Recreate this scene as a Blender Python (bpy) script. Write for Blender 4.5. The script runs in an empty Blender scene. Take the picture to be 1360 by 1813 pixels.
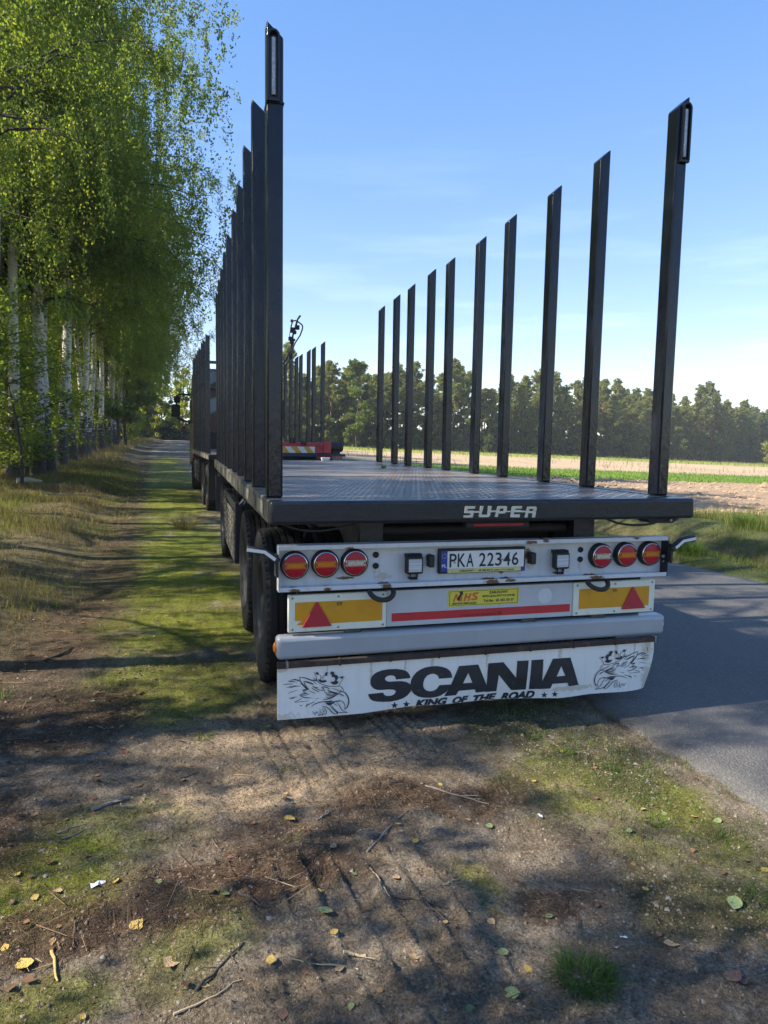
import bpy, bmesh, math, random
import numpy as np
from mathutils import Vector, Matrix

SC = bpy.context.scene
COL = SC.collection
rng = np.random.default_rng(7)
random.seed(7)
PI = math.pi

# ------------------------------------------------------------------ camera
cam_data = bpy.data.cameras.new('camera')
cam = bpy.data.objects.new('camera', cam_data)
COL.objects.link(cam)
_yaw, _pit, _rol = math.radians(15.8615), math.radians(-5.7537), math.radians(0.9446)
_f = Vector((math.sin(_yaw)*math.cos(_pit), math.cos(_yaw)*math.cos(_pit), math.sin(_pit)))
_r = Vector((math.cos(_yaw), -math.sin(_yaw), 0))
_u = _r.cross(_f)
_r2 = _r*math.cos(_rol) + _u*math.sin(_rol)
_u2 = -_r*math.sin(_rol) + _u*math.cos(_rol)
_m = Matrix((_r2, _u2, -_f)).transposed().to_4x4()
_m.translation = Vector((-1.670, -3.4924, 1.6073))
cam.matrix_world = _m
cam_data.sensor_fit = 'VERTICAL'
cam_data.sensor_height = 36.0
cam_data.lens = 36.0*1224.8/1813.0
cam_data.clip_start = 0.05
cam_data.clip_end = 3000
SC.camera = cam

# ------------------------------------------------------------------ light
SUN_AZ = math.radians(-87)      # measured from +Y towards +X
SUN_EL = math.radians(38)
world = bpy.data.worlds.new('World')
SC.world = world
world.use_nodes = True
wn, wl = world.node_tree.nodes, world.node_tree.links
wn.clear()
w_out = wn.new('ShaderNodeOutputWorld')
w_bg = wn.new('ShaderNodeBackground')
w_sky = wn.new('ShaderNodeTexSky')
w_sky.sky_type = 'NISHITA'
w_sky.sun_disc = False
w_sky.sun_elevation = SUN_EL
w_sky.sun_rotation = SUN_AZ
w_sky.altitude = 600
w_sky.air_density = 1.0
w_sky.dust_density = 0.15
w_sky.ozone_density = 1.6
w_bg.inputs['Strength'].default_value = 0.15
# faint high wisps of cirrus, low over the horizon
w_tc = wn.new('ShaderNodeTexCoord')
w_map = wn.new('ShaderNodeMapping')
w_map.inputs['Scale'].default_value = (1.6, 2.2, 15.0)
w_map.inputs['Rotation'].default_value = (0.10, 0.06, 0.3)
w_no = wn.new('ShaderNodeTexNoise')
w_no.inputs['Scale'].default_value = 1.7
w_no.inputs['Detail'].default_value = 7
w_no.inputs['Roughness'].default_value = 0.55
w_rp = wn.new('ShaderNodeMapRange')
w_rp.inputs['From Min'].default_value = 0.52
w_rp.inputs['From Max'].default_value = 0.80
w_rp.inputs['To Max'].default_value = 0.16
w_sep = wn.new('ShaderNodeSeparateXYZ')
w_hi = wn.new('ShaderNodeMapRange')
w_hi.inputs['From Min'].default_value = 0.42
w_hi.inputs['From Max'].default_value = 0.10
w_mul = wn.new('ShaderNodeMath'); w_mul.operation = 'MULTIPLY'
w_mix = wn.new('ShaderNodeMixRGB')
w_mix.inputs['Color2'].default_value = (6.0, 6.6, 7.4, 1)
wl.new(w_tc.outputs['Generated'], w_map.inputs['Vector'])
wl.new(w_map.outputs['Vector'], w_no.inputs['Vector'])
wl.new(w_no.outputs['Fac'], w_rp.inputs['Value'])
wl.new(w_tc.outputs['Generated'], w_sep.inputs['Vector'])
wl.new(w_sep.outputs['Z'], w_hi.inputs['Value'])
wl.new(w_rp.outputs['Result'], w_mul.inputs[0])
wl.new(w_hi.outputs['Result'], w_mul.inputs[1])
wl.new(w_mul.outputs['Value'], w_mix.inputs['Fac'])
w_hs = wn.new('ShaderNodeHueSaturation')
w_hs.inputs['Saturation'].default_value = 1.38
w_hs.inputs['Hue'].default_value = 0.521
w_hs.inputs['Value'].default_value = 1.18
wl.new(w_sky.outputs['Color'], w_hs.inputs['Color'])
w_gm = wn.new('ShaderNodeGamma')
w_gm.inputs['Gamma'].default_value = 0.58
wl.new(w_hs.outputs['Color'], w_gm.inputs['Color'])
wl.new(w_gm.outputs['Color'], w_mix.inputs['Color1'])
wl.new(w_mix.outputs['Color'], w_bg.inputs['Color'])
wl.new(w_bg.outputs['Background'], w_out.inputs['Surface'])

sun_data = bpy.data.lights.new('sun', 'SUN')
sun_data.energy = 4.2
sun_data.angle = math.radians(0.53)
sun_data.color = (1.0, 0.90, 0.74)
sun = bpy.data.objects.new('sun', sun_data)
COL.objects.link(sun)
_sd = Vector((math.sin(SUN_AZ)*math.cos(SUN_EL), math.cos(SUN_AZ)*math.cos(SUN_EL), math.sin(SUN_EL)))
sun.rotation_euler = _sd.to_track_quat('Z', 'Y').to_euler()
sun.location = _sd*40

SC.view_settings.view_transform = 'Standard'
SC.view_settings.look = 'None'
SC.view_settings.exposure = 1.63
SC.view_settings.gamma = 1.0
SC.view_settings.use_curve_mapping = False
SC.cycles.use_denoising = True
SC.cycles.max_bounces = 7
SC.cycles.diffuse_bounces = 4
SC.cycles.glossy_bounces = 3
SC.cycles.transmission_bounces = 4
SC.cycles.transparent_max_bounces = 8
SC.cycles.sample_clamp_indirect = 8.0
SC.render.film_transparent = False

# ------------------------------------------------------------------ helpers
ORG = {}          # world origin of every object placed by these helpers

def link(name, data, parent=None, at=(0, 0, 0)):
    o = bpy.data.objects.new(name, data)
    COL.objects.link(o)
    at = Vector(at)
    ORG[o] = at
    if parent is not None:
        o.parent = parent
        o.location = at - ORG[parent]
    else:
        o.location = at
    return o

def thing(name, label, cat, at=(0, 0, 0), group=None):
    o = link(name, None, None, at)
    o['label'] = label
    o['category'] = cat
    if group:
        o['group'] = group
    o.empty_display_size = 0.2
    return o

def tag(o, label=None, cat=None, group=None, kind=None):
    if label: o['label'] = label
    if cat: o['category'] = cat
    if group: o['group'] = group
    if kind: o['kind'] = kind
    return o

def copy_tree(o, parent=None):
    c = o.copy()
    COL.objects.link(c)
    if parent is not None:
        c.parent = parent
    for ch in list(o.children):
        copy_tree(ch, c)
    return c

class MB:
    """collects faces and links them as one mesh object"""
    def __init__(s):
        s.v, s.f, s.m = [], [], []
    def add(s, verts, faces, m=0):
        n = len(s.v)
        s.v += [tuple(p) for p in verts]
        for f in faces:
            s.f.append(tuple(i+n for i in f)); s.m.append(m)
        return s
    def box(s, x0, x1, y0, y1, z0, z1, m=0):
        v = [(x0,y0,z0),(x1,y0,z0),(x1,y1,z0),(x0,y1,z0),(x0,y0,z1),(x1,y0,z1),(x1,y1,z1),(x0,y1,z1)]
        return s.add(v, [(0,3,2,1),(4,5,6,7),(0,1,5,4),(1,2,6,5),(2,3,7,6),(3,0,4,7)], m)
    def tube(s, pts, r, n=8, m=0, cap=True):
        pts = [Vector(p) for p in pts]
        rs = r if isinstance(r, (list, tuple)) else [r]*len(pts)
        up = Vector((0.13, 0.21, 0.97))
        base = len(s.v); k = len(pts)
        for i, p in enumerate(pts):
            d = (pts[min(i+1, k-1)] - pts[max(i-1, 0)]).normalized()
            a = d.cross(up)
            if a.length < 0.15: a = d.cross(Vector((1, 0.1, 0)))
            a.normalize(); b = d.cross(a)
            for j in range(n):
                t = 2*PI*j/n
                q = p + (a*math.cos(t) + b*math.sin(t))*rs[i]
                s.v.append(tuple(q))
        for i in range(k-1):
            for j in range(n):
                s.f.append((base+i*n+j, base+i*n+(j+1) % n, base+(i+1)*n+(j+1) % n, base+(i+1)*n+j)); s.m.append(m)
        if cap:
            s.f.append(tuple(base+j for j in range(n))[::-1]); s.m.append(m)
            s.f.append(tuple(base+(k-1)*n+j for j in range(n))); s.m.append(m)
        return s
    def lathe(s, prof, c, axis='X', n=32, m=0, closed=False):
        """prof = [(radius, offset along axis)]"""
        base = len(s.v); k = len(prof)
        for r, h in prof:
            for j in range(n):
                t = 2*PI*j/n
                a, b = r*math.cos(t), r*math.sin(t)
                if axis == 'X': p = (c[0]+h, c[1]+a, c[2]+b)
                elif axis == 'Y': p = (c[0]+a, c[1]+h, c[2]+b)
                else: p = (c[0]+a, c[1]+b, c[2]+h)
                s.v.append(p)
        for i in range(k-1):
            for j in range(n):
                s.f.append((base+i*n+j, base+i*n+(j+1) % n, base+(i+1)*n+(j+1) % n, base+(i+1)*n+j)); s.m.append(m)
        if not closed:
            s.f.append(tuple(base+j for j in range(n))[::-1]); s.m.append(m)
            s.f.append(tuple(base+(k-1)*n+j for j in range(n))); s.m.append(m)
        return s
    def prism(s, pts, y0, y1, m=0):
        """polygon of (x, z) points extruded from y0 to y1"""
        n = len(pts)
        v = [(x, y0, z) for x, z in pts] + [(x, y1, z) for x, z in pts]
        f = [tuple(range(n)), tuple(range(2*n-1, n-1, -1))]
        f += [(i, n+i, n+(i+1) % n, (i+1) % n) for i in range(n)]
        return s.add(v, f, m)
    def build(s, name, mats, parent=None, at=(0, 0, 0), bevel=0, smooth=True, seg=2, local=False, fix=True):
        me = bpy.data.meshes.new(name)
        a = Vector((0, 0, 0)) if local else Vector(at)
        me.from_pydata([(p[0]-a.x, p[1]-a.y, p[2]-a.z) for p in s.v], [], s.f)
        for mm in (mats if isinstance(mats, (list, tuple)) else [mats]):
            me.materials.append(mm)
        me.polygons.foreach_set('material_index', s.m)
        if fix:
            bm = bmesh.new(); bm.from_mesh(me)
            bmesh.ops.recalc_face_normals(bm, faces=bm.faces)
            bm.to_mesh(me); bm.free()
        me.update()
        if smooth:
            me.shade_smooth()
            me.set_sharp_from_angle(angle=math.radians(38))
        o = link(name, me, parent, at)
        if bevel:
            b = o.modifiers.new('edge', 'BEVEL')
            b.width = bevel; b.segments = seg; b.limit_method = 'ANGLE'; b.angle_limit = math.radians(40)
            b.harden_normals = False
        return o

def np_mesh(name, co, quads=None, tris=None, mats=(), attrs=None, smooth=False):
    """fast mesh from arrays; attrs {name: per-face floats (quads first, then tris)}"""
    me = bpy.data.meshes.new(name)
    co = np.asarray(co, dtype=np.float32)
    me.vertices.add(len(co)); me.vertices.foreach_set('co', co.ravel())
    parts = []; starts = []; n = 0
    for arr, k in ((quads, 4), (tris, 3)):
        if arr is not None and len(arr):
            arr = np.asarray(arr, dtype=np.int32)
            parts.append(arr.ravel()); starts.append(n + np.arange(len(arr), dtype=np.int32)*k); n += arr.size
    li = np.concatenate(parts); st = np.concatenate(starts)
    me.loops.add(len(li)); me.loops.foreach_set('vertex_index', li)
    me.polygons.add(len(st)); me.polygons.foreach_set('loop_start', st)
    me.update(calc_edges=True)
    for mm in mats: me.materials.append(mm)
    for k, v in (attrs or {}).items():
        at = me.attributes.new(k, 'FLOAT', 'FACE')
        at.data.foreach_set('value', np.asarray(v, dtype=np.float32))
    if smooth: me.shade_smooth()
    return me

def _h(ix, iy, s):
    n = (ix*374761393 + iy*668265263 + s*974634777) & 0xffffffff
    n = ((n ^ (n >> 13))*1274126177) & 0xffffffff
    return ((n ^ (n >> 16)) & 0xffffff)/16777215.0

def vnoise(x, y, s=0):
    x = np.asarray(x, dtype=np.float64); y = np.asarray(y, dtype=np.float64)
    ix = np.floor(x).astype(np.int64); iy = np.floor(y).astype(np.int64)
    fx, fy = x-ix, y-iy
    fx = fx*fx*(3-2*fx); fy = fy*fy*(3-2*fy)
    a = _h(ix, iy, s); b = _h(ix+1, iy, s); c = _h(ix, iy+1, s); d = _h(ix+1, iy+1, s)
    return (a*(1-fx)+b*fx)*(1-fy) + (c*(1-fx)+d*fx)*fy

def fbm(x, y, o=4, s=0):
    t, a, n = 0, 1.0, 0
    for k in range(o):
        t = t + a*vnoise(x*2**k+17.3*k, y*2**k-9.1*k, s+k); n += a; a *= 0.5
    return t/n

def sstep(a, b, x):
    t = np.clip((np.asarray(x, dtype=float)-a)/(b-a), 0, 1)
    return t*t*(3-2*t)

# ------------------------------------------------------------------ materials
def new_mat(name):
    m = bpy.data.materials.new(name)
    m.use_nodes = True
    nt = m.node_tree
    b = nt.nodes['Principled BSDF']
    return m, nt.nodes, nt.links, b

def c4(c): return (c[0], c[1], c[2], 1)

def noise_node(N, L, scale, detail=4, rough=0.55, stretch=None, coord='Object', seed=0.0):
    tc = N.new('ShaderNodeTexCoord')
    mp = N.new('ShaderNodeMapping')
    mp.inputs['Scale'].default_value = stretch or (1, 1, 1)
    mp.inputs['Location'].default_value = (seed, seed*0.7, seed*1.3)
    no = N.new('ShaderNodeTexNoise')
    no.inputs['Scale'].default_value = scale
    no.inputs['Detail'].default_value = detail
    no.inputs['Roughness'].default_value = rough
    L.new(tc.outputs[coord], mp.inputs['Vector'])
    L.new(mp.outputs['Vector'], no.inputs['Vector'])
    return no

def mrange(N, L, src, a, b, lo=0.0, hi=1.0):
    r = N.new('ShaderNodeMapRange')
    r.inputs['From Min'].default_value = a; r.inputs['From Max'].default_value = b
    r.inputs['To Min'].default_value = lo; r.inputs['To Max'].default_value = hi
    L.new(src, r.inputs['Value'])
    return r.outputs['Result']

def mixc(N, L, fac, c1, c2, mode='MIX'):
    m = N.new('ShaderNodeMixRGB'); m.blend_type = mode
    if isinstance(fac, (int, float)): m.inputs['Fac'].default_value = fac
    else: L.new(fac, m.inputs['Fac'])
    for k, c in (('Color1', c1), ('Color2', c2)):
        if isinstance(c, (tuple, list)): m.inputs[k].default_value = c4(c)
        else: L.new(c, m.inputs[k])
    return m.outputs['Color']

def math_n(N, L, op, a, b=None):
    m = N.new('ShaderNodeMath'); m.operation = op
    for k, c in ((0, a), (1, b)):
        if c is None: continue
        if isinstance(c, (int, float)): m.inputs[k].default_value = c
        else: L.new(c, m.inputs[k])
    return m.outputs[0]

def paint(name, c1, c2=None, scale=6, rough=(0.3, 0.5), metal=0.0, bump=0.0, bscale=60, bdetail=4, grime=None, gscale=3, gth=(0.5, 0.75),
          gstretch=None, spec=0.5, coat=0.0, stretch=None, seed=0.0, grough=None, bstretch=None):
    m, N, L, b = new_mat(name)
    c2 = c2 or tuple(x*0.75 for x in c1)
    no = noise_node(N, L, scale, 5, 0.6, stretch, seed=seed)
    col = mixc(N, L, mrange(N, L, no.outputs['Fac'], 0.3, 0.7), c1, c2)
    rg = mrange(N, L, no.outputs['Fac'], 0.3, 0.7, rough[0], rough[1])
    if grime:
        g = noise_node(N, L, gscale, 7, 0.65, gstretch, seed=seed+3.3)
        gm = mrange(N, L, g.outputs['Fac'], gth[0], gth[1])
        col = mixc(N, L, gm, col, grime)
        if grough is not None:
            mm = N.new('ShaderNodeMix'); mm.data_type = 'FLOAT'
            L.new(gm, mm.inputs[0]); L.new(rg, mm.inputs[2]); mm.inputs[3].default_value = grough
            rg = mm.outputs[0]
    L.new(col, b.inputs['Base Color'])
    L.new(rg, b.inputs['Roughness'])
    b.inputs['Metallic'].default_value = metal
    b.inputs['Specular IOR Level'].default_value = spec
    b.inputs['Coat Weight'].default_value = coat
    b.inputs['Coat Roughness'].default_value = 0.15
    if bump:
        bn = noise_node(N, L, bscale, bdetail, 0.6, bstretch, seed=seed+1.1)
        bp = N.new('ShaderNodeBump')
        bp.inputs['Strength'].default_value = 1.0
        bp.inputs['Distance'].default_value = bump
        L.new(bn.outputs['Fac'], bp.inputs['Height'])
        L.new(bp.outputs['Normal'], b.inputs['Normal'])
    return m

def leaf_mat(name, cols, trans=0.45, rough=0.5, spec=0.25):
    """foliage: diffuse + translucent, the colour picked per leaf from the face attribute rnd and per tree"""
    m, N, L, b = new_mat(name)
    at = N.new('ShaderNodeAttribute'); at.attribute_name = 'rnd'
    oi = N.new('ShaderNodeObjectInfo')
    f = math_n(N, L, 'ADD', at.outputs['Fac'], math_n(N, L, 'MULTIPLY', math_n(N, L, 'SUBTRACT', oi.outputs['Random'], 0.5), 0.28))
    rp = N.new('ShaderNodeValToRGB')
    el = rp.color_ramp.elements
    while len(el) < len(cols): el.new(0.5)
    for e, (p, c) in zip(el, cols):
        e.position = p; e.color = c4(c)
    L.new(f, rp.inputs['Fac'])
    L.new(rp.outputs['Color'], b.inputs['Base Color'])
    b.inputs['Roughness'].default_value = rough
    b.inputs['Specular IOR Level'].default_value = spec
    tr = N.new('ShaderNodeBsdfTranslucent')
    tcol = mixc(N, L, 1.0, rp.outputs['Color'], (2.2, 2.1, 0.85), 'MULTIPLY')
    L.new(tcol, tr.inputs['Color'])
    mx = N.new('ShaderNodeMixShader')
    mx.inputs['Fac'].default_value = trans
    L.new(b.outputs['BSDF'], mx.inputs[1]); L.new(tr.outputs['BSDF'], mx.inputs[2])
    L.new(mx.outputs['Shader'], N['Material Output'].inputs['Surface'])
    return m
FLAP_LETTERS = {'LETTER_S': [(-470, -1022), (-555, -1023), (-557, -1011), (-567, -1000), (-582, -996), (-602, -997), (-616, -1005), (-620, -1014), (-613, -1025), (-596, -1032), (-562, -1033), (-523, -1035), (-493, -1042), (-471, -1055), (-461, -1071), (-460, -1085), (-464, -1102), (-482, -1123), (-506, -1138), (-540, -1147), (-580, -1151), (-628, -1148), (-662, -1143), (-691, -1133), (-706, -1120), (-713, -1106), (-716, -1093), (-627, -1093), (-625, -1102), (-614, -1112), (-595, -1116), (-575, -1115), (-561, -1108), (-554, -1097), (-556, -1087), (-571, -1081), (-600, -1077), (-634, -1077), (-663, -1074), (-683, -1065), (-697, -1051), (-705, -1031), (-704, -1010), (-694, -989), (-672, -973), (-641, -963), (-602, -959), (-554, -961), (-519, -968), (-492, -979), (-477, -997), (-470, -1012)], 'LETTER_C': [(-215, -1039), (-297, -1039), (-300, -1026), (-311, -1014), (-329, -1007), (-349, -1007), (-369, -1015), (-383, -1031), (-390, -1055), (-390, -1077), (-381, -1094), (-367, -1105), (-347, -1111), (-327, -1109), (-309, -1101), (-298, -1087), (-291, -1078), (-218, -1080), (-230, -1102), (-250, -1125), (-280, -1143), (-310, -1150), (-346, -1151), (-386, -1146), (-417, -1137), (-442, -1121), (-457, -1103), (-466, -1080), (-467, -1056), (-464, -1032), (-453, -1011), (-435, -990), (-410, -975), (-380, -965), (-345, -961), (-310, -962), (-280, -969), (-251, -980), (-230, -997), (-219, -1017)], 'LETTER_A': [(-176, -972), (-55, -972), (7, -1105), (13, -1146), (-58, -1147), (-66, -1125), (-170, -1124), (-184, -1150), (-259, -1149), (-220, -1080)], 'HOLE_A': [(-116, -1018), (-86, -1081), (-145, -1080)], 'LETTER_N': [(8, -970), (106, -970), (196, -1074), (195, -969), (270, -971), (268, -1157), (173, -1154), (82, -1048), (76, -1151), (4, -1149), (7, -1105)], 'LETTER_I': [(289, -971), (367, -971), (371, -1159), (288, -1157)], 'LETTER_A2': [(430, -972), (549, -973), (617, -1151), (550, -1156), (539, -1132), (440, -1132), (428, -1161), (352, -1160), (370, -1109)], 'HOLE_A2': [(489, -1023), (521, -1085), (464, -1086)], 'STAR0': [(-558, -1154), (-552, -1170), (-537, -1172), (-549, -1180), (-544, -1196), (-558, -1186), (-571, -1194), (-567, -1179), (-580, -1168), (-564, -1169)], 'STAR1': [(-488, -1155), (-482, -1170), (-466, -1172), (-478, -1181), (-474, -1196), (-487, -1187), (-500, -1194), (-496, -1179), (-509, -1169), (-493, -1169)], 'STAR2': [(392, -1180), (399, -1195), (415, -1197), (403, -1205), (408, -1221), (394, -1211), (380, -1218), (384, -1204), (371, -1193), (387, -1194)], 'STAR3': [(461, -1179), (467, -1194), (484, -1196), (471, -1204), (476, -1219), (462, -1210), (448, -1217), (452, -1202), (439, -1192), (455, -1193)], 'BOX_KING': [(-433, -1188), (-235, -1201), (-429, -1157), (-239, -1163)], 'BOX_OF': [(-203, -1199), (-111, -1197), (-197, -1162), (-104, -1163)], 'BOX_THE': [(-73, -1194), (78, -1199), (-69, -1162), (80, -1167)], 'BOX_ROAD': [(111, -1201), (327, -1218), (117, -1168), (333, -1176)], 'SU_S': [(-159, -32), (-163, -46), (-205, -47), (-206, -56), (-170, -56), (-166, -59), (-174, -94), (-229, -94), (-227, -82), (-189, -81), (-186, -71), (-220, -70), (-224, -67), (-220, -37), (-214, -32)], 'SU_U': [(-111, -32), (-123, -79), (-89, -80), (-83, -32), (-63, -32), (-71, -85), (-81, -93), (-133, -93), (-139, -88), (-130, -32)], 'SU_P': [(-27, -33), (23, -33), (30, -37), (28, -62), (17, -74), (-20, -74), (-25, -93), (-43, -92)], 'SU_Phole': [(-13, -47), (10, -46), (8, -61), (-16, -61)], 'SU_E': [(67, -34), (121, -34), (121, -47), (81, -48), (78, -55), (117, -56), (117, -68), (74, -68), (72, -80), (111, -80), (108, -97), (54, -96), (51, -90), (59, -41)], 'SU_R': [(155, -38), (207, -38), (213, -44), (210, -63), (205, -67), (209, -72), (204, -99), (185, -99), (188, -75), (161, -74), (157, -98), (138, -98)], 'SU_Rhole': [(167, -50), (191, -50), (189, -63), (165, -63)], 'SU_bars': [(-170, -59), (-135, -59), (-134, -69), (-171, -69), (-72, -57), (-32, -57), (-33, -66), (-72, -66), (26, -60), (60, -60), (60, -67), (26, -67), (114, -60), (150, -61), (149, -69), (114, -69)]}
GRIFFIN_STROKES = [(9, [(-1025, -942), (-1018, -952), (-1011, -971), (-1004, -995), (-988, -1009), (-958, -1023), (-928, -1030), (-897, -1032), (-884, -1031), (-882, -1025), (-875, -1012), (-864, -997), (-850, -983)]), (8, [(-1003, -958), (-991, -962), (-984, -973), (-986, -985), (-994, -988), (-1003, -983)]), (8, [(-958, -967), (-970, -969), (-975, -980), (-972, -990)]), (7, [(-871, -988), (-886, -982), (-896, -992), (-898, -1002)]), (14, [(-1104, -965), (-1077, -970), (-1057, -978), (-1036, -987), (-1018, -991), (-1004, -995)]), (12, [(-1102, -966), (-1098, -985), (-1086, -1004), (-1068, -1024), (-1053, -1037)]), (18, [(-1096, -997), (-1083, -1010), (-1068, -1027), (-1056, -1037)]), (7, [(-1056, -1037), (-1041, -1050), (-1026, -1057), (-1012, -1062)]), (20, [(-1080, -991), (-1065, -994), (-1048, -1000), (-1034, -1007), (-1025, -1011)]), (12, [(-1079, -993), (-1074, -1005), (-1065, -1021), (-1050, -1037)]), (10, [(-1146, -975), (-1130, -978), (-1113, -981), (-1095, -990)]), (14, [(-1132, -973), (-1116, -980), (-1095, -990)]), (8, [(-1164, -982), (-1151, -985), (-1136, -988), (-1114, -993)]), (7, [(-1164, -982), (-1148, -982), (-1132, -985)]), (9, [(-1190, -999), (-1177, -999), (-1162, -998), (-1136, -1001)]), (7, [(-1175, -1018), (-1159, -1015), (-1136, -1011), (-1118, -1012)]), (9, [(-1159, -1018), (-1142, -1018), (-1127, -1014), (-1095, -1015)]), (6, [(-1165, -1051), (-1148, -1044), (-1130, -1039), (-1111, -1036)]), (9, [(-1158, -1075), (-1145, -1077), (-1131, -1073), (-1114, -1075)]), (8, [(-1150, -1080), (-1140, -1079), (-1131, -1076)]), (8, [(-1130, -1102), (-1118, -1095), (-1103, -1089), (-1087, -1083)]), (7, [(-1130, -1102), (-1106, -1101), (-1080, -1101), (-1051, -1099)]), (7, [(-1102, -1121), (-1093, -1123), (-1085, -1118)]), (6, [(-1097, -1127), (-1091, -1122)]), (9, [(-1069, -1135), (-1062, -1126), (-1047, -1118), (-1029, -1111), (-1018, -1106)]), (8, [(-1068, -1135), (-1063, -1121), (-1056, -1115)]), (11, [(-1039, -1136), (-1026, -1125), (-1005, -1116), (-981, -1112), (-957, -1112), (-939, -1111), (-921, -1107)]), (13, [(-1087, -1037), (-1071, -1037), (-1055, -1037)]), (10, [(-1086, -1039), (-1074, -1052), (-1061, -1061), (-1050, -1063)]), (7, [(-1083, -1038), (-1071, -1043), (-1061, -1044)]), (12, [(-1103, -1064), (-1086, -1059), (-1068, -1059), (-1050, -1064)]), (11, [(-1103, -1065), (-1086, -1074), (-1068, -1081), (-1035, -1085)]), (7, [(-1098, -1066), (-1080, -1066), (-1064, -1070)]), (10, [(-1034, -1029), (-1021, -1041), (-1006, -1050), (-992, -1056)]), (12, [(-1032, -1019), (-1018, -1028), (-1000, -1031)]), (9, [(-1021, -1025), (-1009, -1036), (-988, -1046), (-967, -1050)]), (7, [(-1016, -1093), (-1005, -1091), (-998, -1090)]), (8, [(-1027, -974), (-1021, -983), (-1011, -989)]), (8, [(-1015, -978), (-1009, -986), (-1006, -995)]), (7, [(-1028, -990), (-1018, -1002), (-1007, -1010)]), (12, [(-981, -1028), (-958, -1031), (-934, -1044)]), (10, [(-980, -1028), (-970, -1039), (-976, -1033)]), (10, [(-980, -1029), (-964, -1051)]), (9, [(-925, -1040), (-903, -1048), (-879, -1061), (-867, -1066)]), (14, [(-949, -1046), (-934, -1056), (-909, -1066), (-891, -1069)]), (12, [(-967, -1052), (-958, -1063), (-942, -1074), (-927, -1078), (-909, -1077), (-894, -1070)]), (8, [(-959, -1072), (-942, -1082), (-921, -1085), (-909, -1081)]), (26, [(-933, -1058), (-930, -1063)]), (8, [(-946, -1055), (-939, -1065), (-927, -1067)]), (12, [(-927, -1063), (-909, -1071), (-891, -1071)]), (14, [(-974, -1099), (-951, -1099), (-927, -1094), (-903, -1082), (-885, -1073), (-873, -1063)]), (9, [(-957, -1085), (-939, -1093), (-915, -1088)]), (9, [(-884, -1031), (-870, -1038), (-861, -1052), (-859, -1064)]), (10, [(-873, -1063), (-873, -1052)]), (16, [(-873, -1063), (-858, -1066), (-842, -1082), (-831, -1105), (-829, -1127), (-834, -1148), (-844, -1161), (-853, -1166)]), (10, [(-853, -1166), (-850, -1153), (-854, -1134), (-863, -1121), (-878, -1114), (-897, -1113)]), (14, [(-880, -1078), (-868, -1082), (-857, -1091)]), (14, [(-963, -1115), (-936, -1114), (-909, -1117), (-878, -1116)]), (30, [(-957, -1120), (-942, -1125), (-927, -1121)]), (22, [(-948, -1127), (-936, -1130), (-909, -1118)]), (10, [(-897, -1121), (-881, -1141), (-872, -1160), (-859, -1174), (-835, -1185)]), (9, [(-835, -1186), (-859, -1184), (-878, -1181), (-893, -1175)]), (12, [(-981, -1136), (-960, -1141), (-942, -1152), (-926, -1171), (-911, -1184), (-896, -1189)]), (20, [(-914, -1156), (-902, -1170), (-893, -1180), (-894, -1189)]), (9, [(-939, -1129), (-927, -1146), (-911, -1163), (-896, -1176)]), (7, [(-930, -1127), (-918, -1147), (-908, -1160)]), (8, [(-915, -1124), (-904, -1134), (-893, -1140)]), (8, [(-1032, -1158), (-1024, -1172), (-1013, -1182)]), (7, [(-1017, -1161), (-1014, -1173), (-1008, -1163), (-1005, -1162)]), (8, [(-1005, -1162), (-1000, -1176), (-995, -1187), (-990, -1174), (-990, -1155), (-994, -1147)]), (8, [(-984, -1165), (-976, -1178), (-971, -1186)]), (7, [(-979, -1149), (-973, -1160), (-966, -1179)]), (7, [(-973, -1160), (-967, -1164), (-966, -1158)]), (9, [(-976, -1144), (-960, -1155), (-955, -1168), (-960, -1184), (-966, -1176)])]
GRIFFIN_FILLS = [[(-1015, -948), (-1011, -943), (-1005, -943), (-999, -947), (-998, -955), (-1002, -959), (-1008, -957), (-1013, -953)], [(-963, -967), (-963, -956), (-960, -949), (-952, -947), (-945, -950), (-949, -956), (-952, -968)], [(-934, -954), (-930, -947), (-921, -945), (-912, -951), (-909, -965), (-898, -967), (-890, -976), (-891, -988), (-898, -998), (-887, -1009), (-895, -1018), (-908, -1021), (-922, -1017), (-931, -1007), (-933, -1001), (-919, -1004), (-908, -1000), (-905, -991), (-910, -979), (-921, -976), (-925, -977), (-926, -964)], [(-999, -987), (-991, -986), (-976, -992), (-963, -990), (-953, -995), (-958, -1002), (-972, -1005), (-987, -1002), (-996, -996)], [(-878, -983), (-874, -978), (-866, -976), (-857, -981), (-864, -987), (-870, -992)]]
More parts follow.
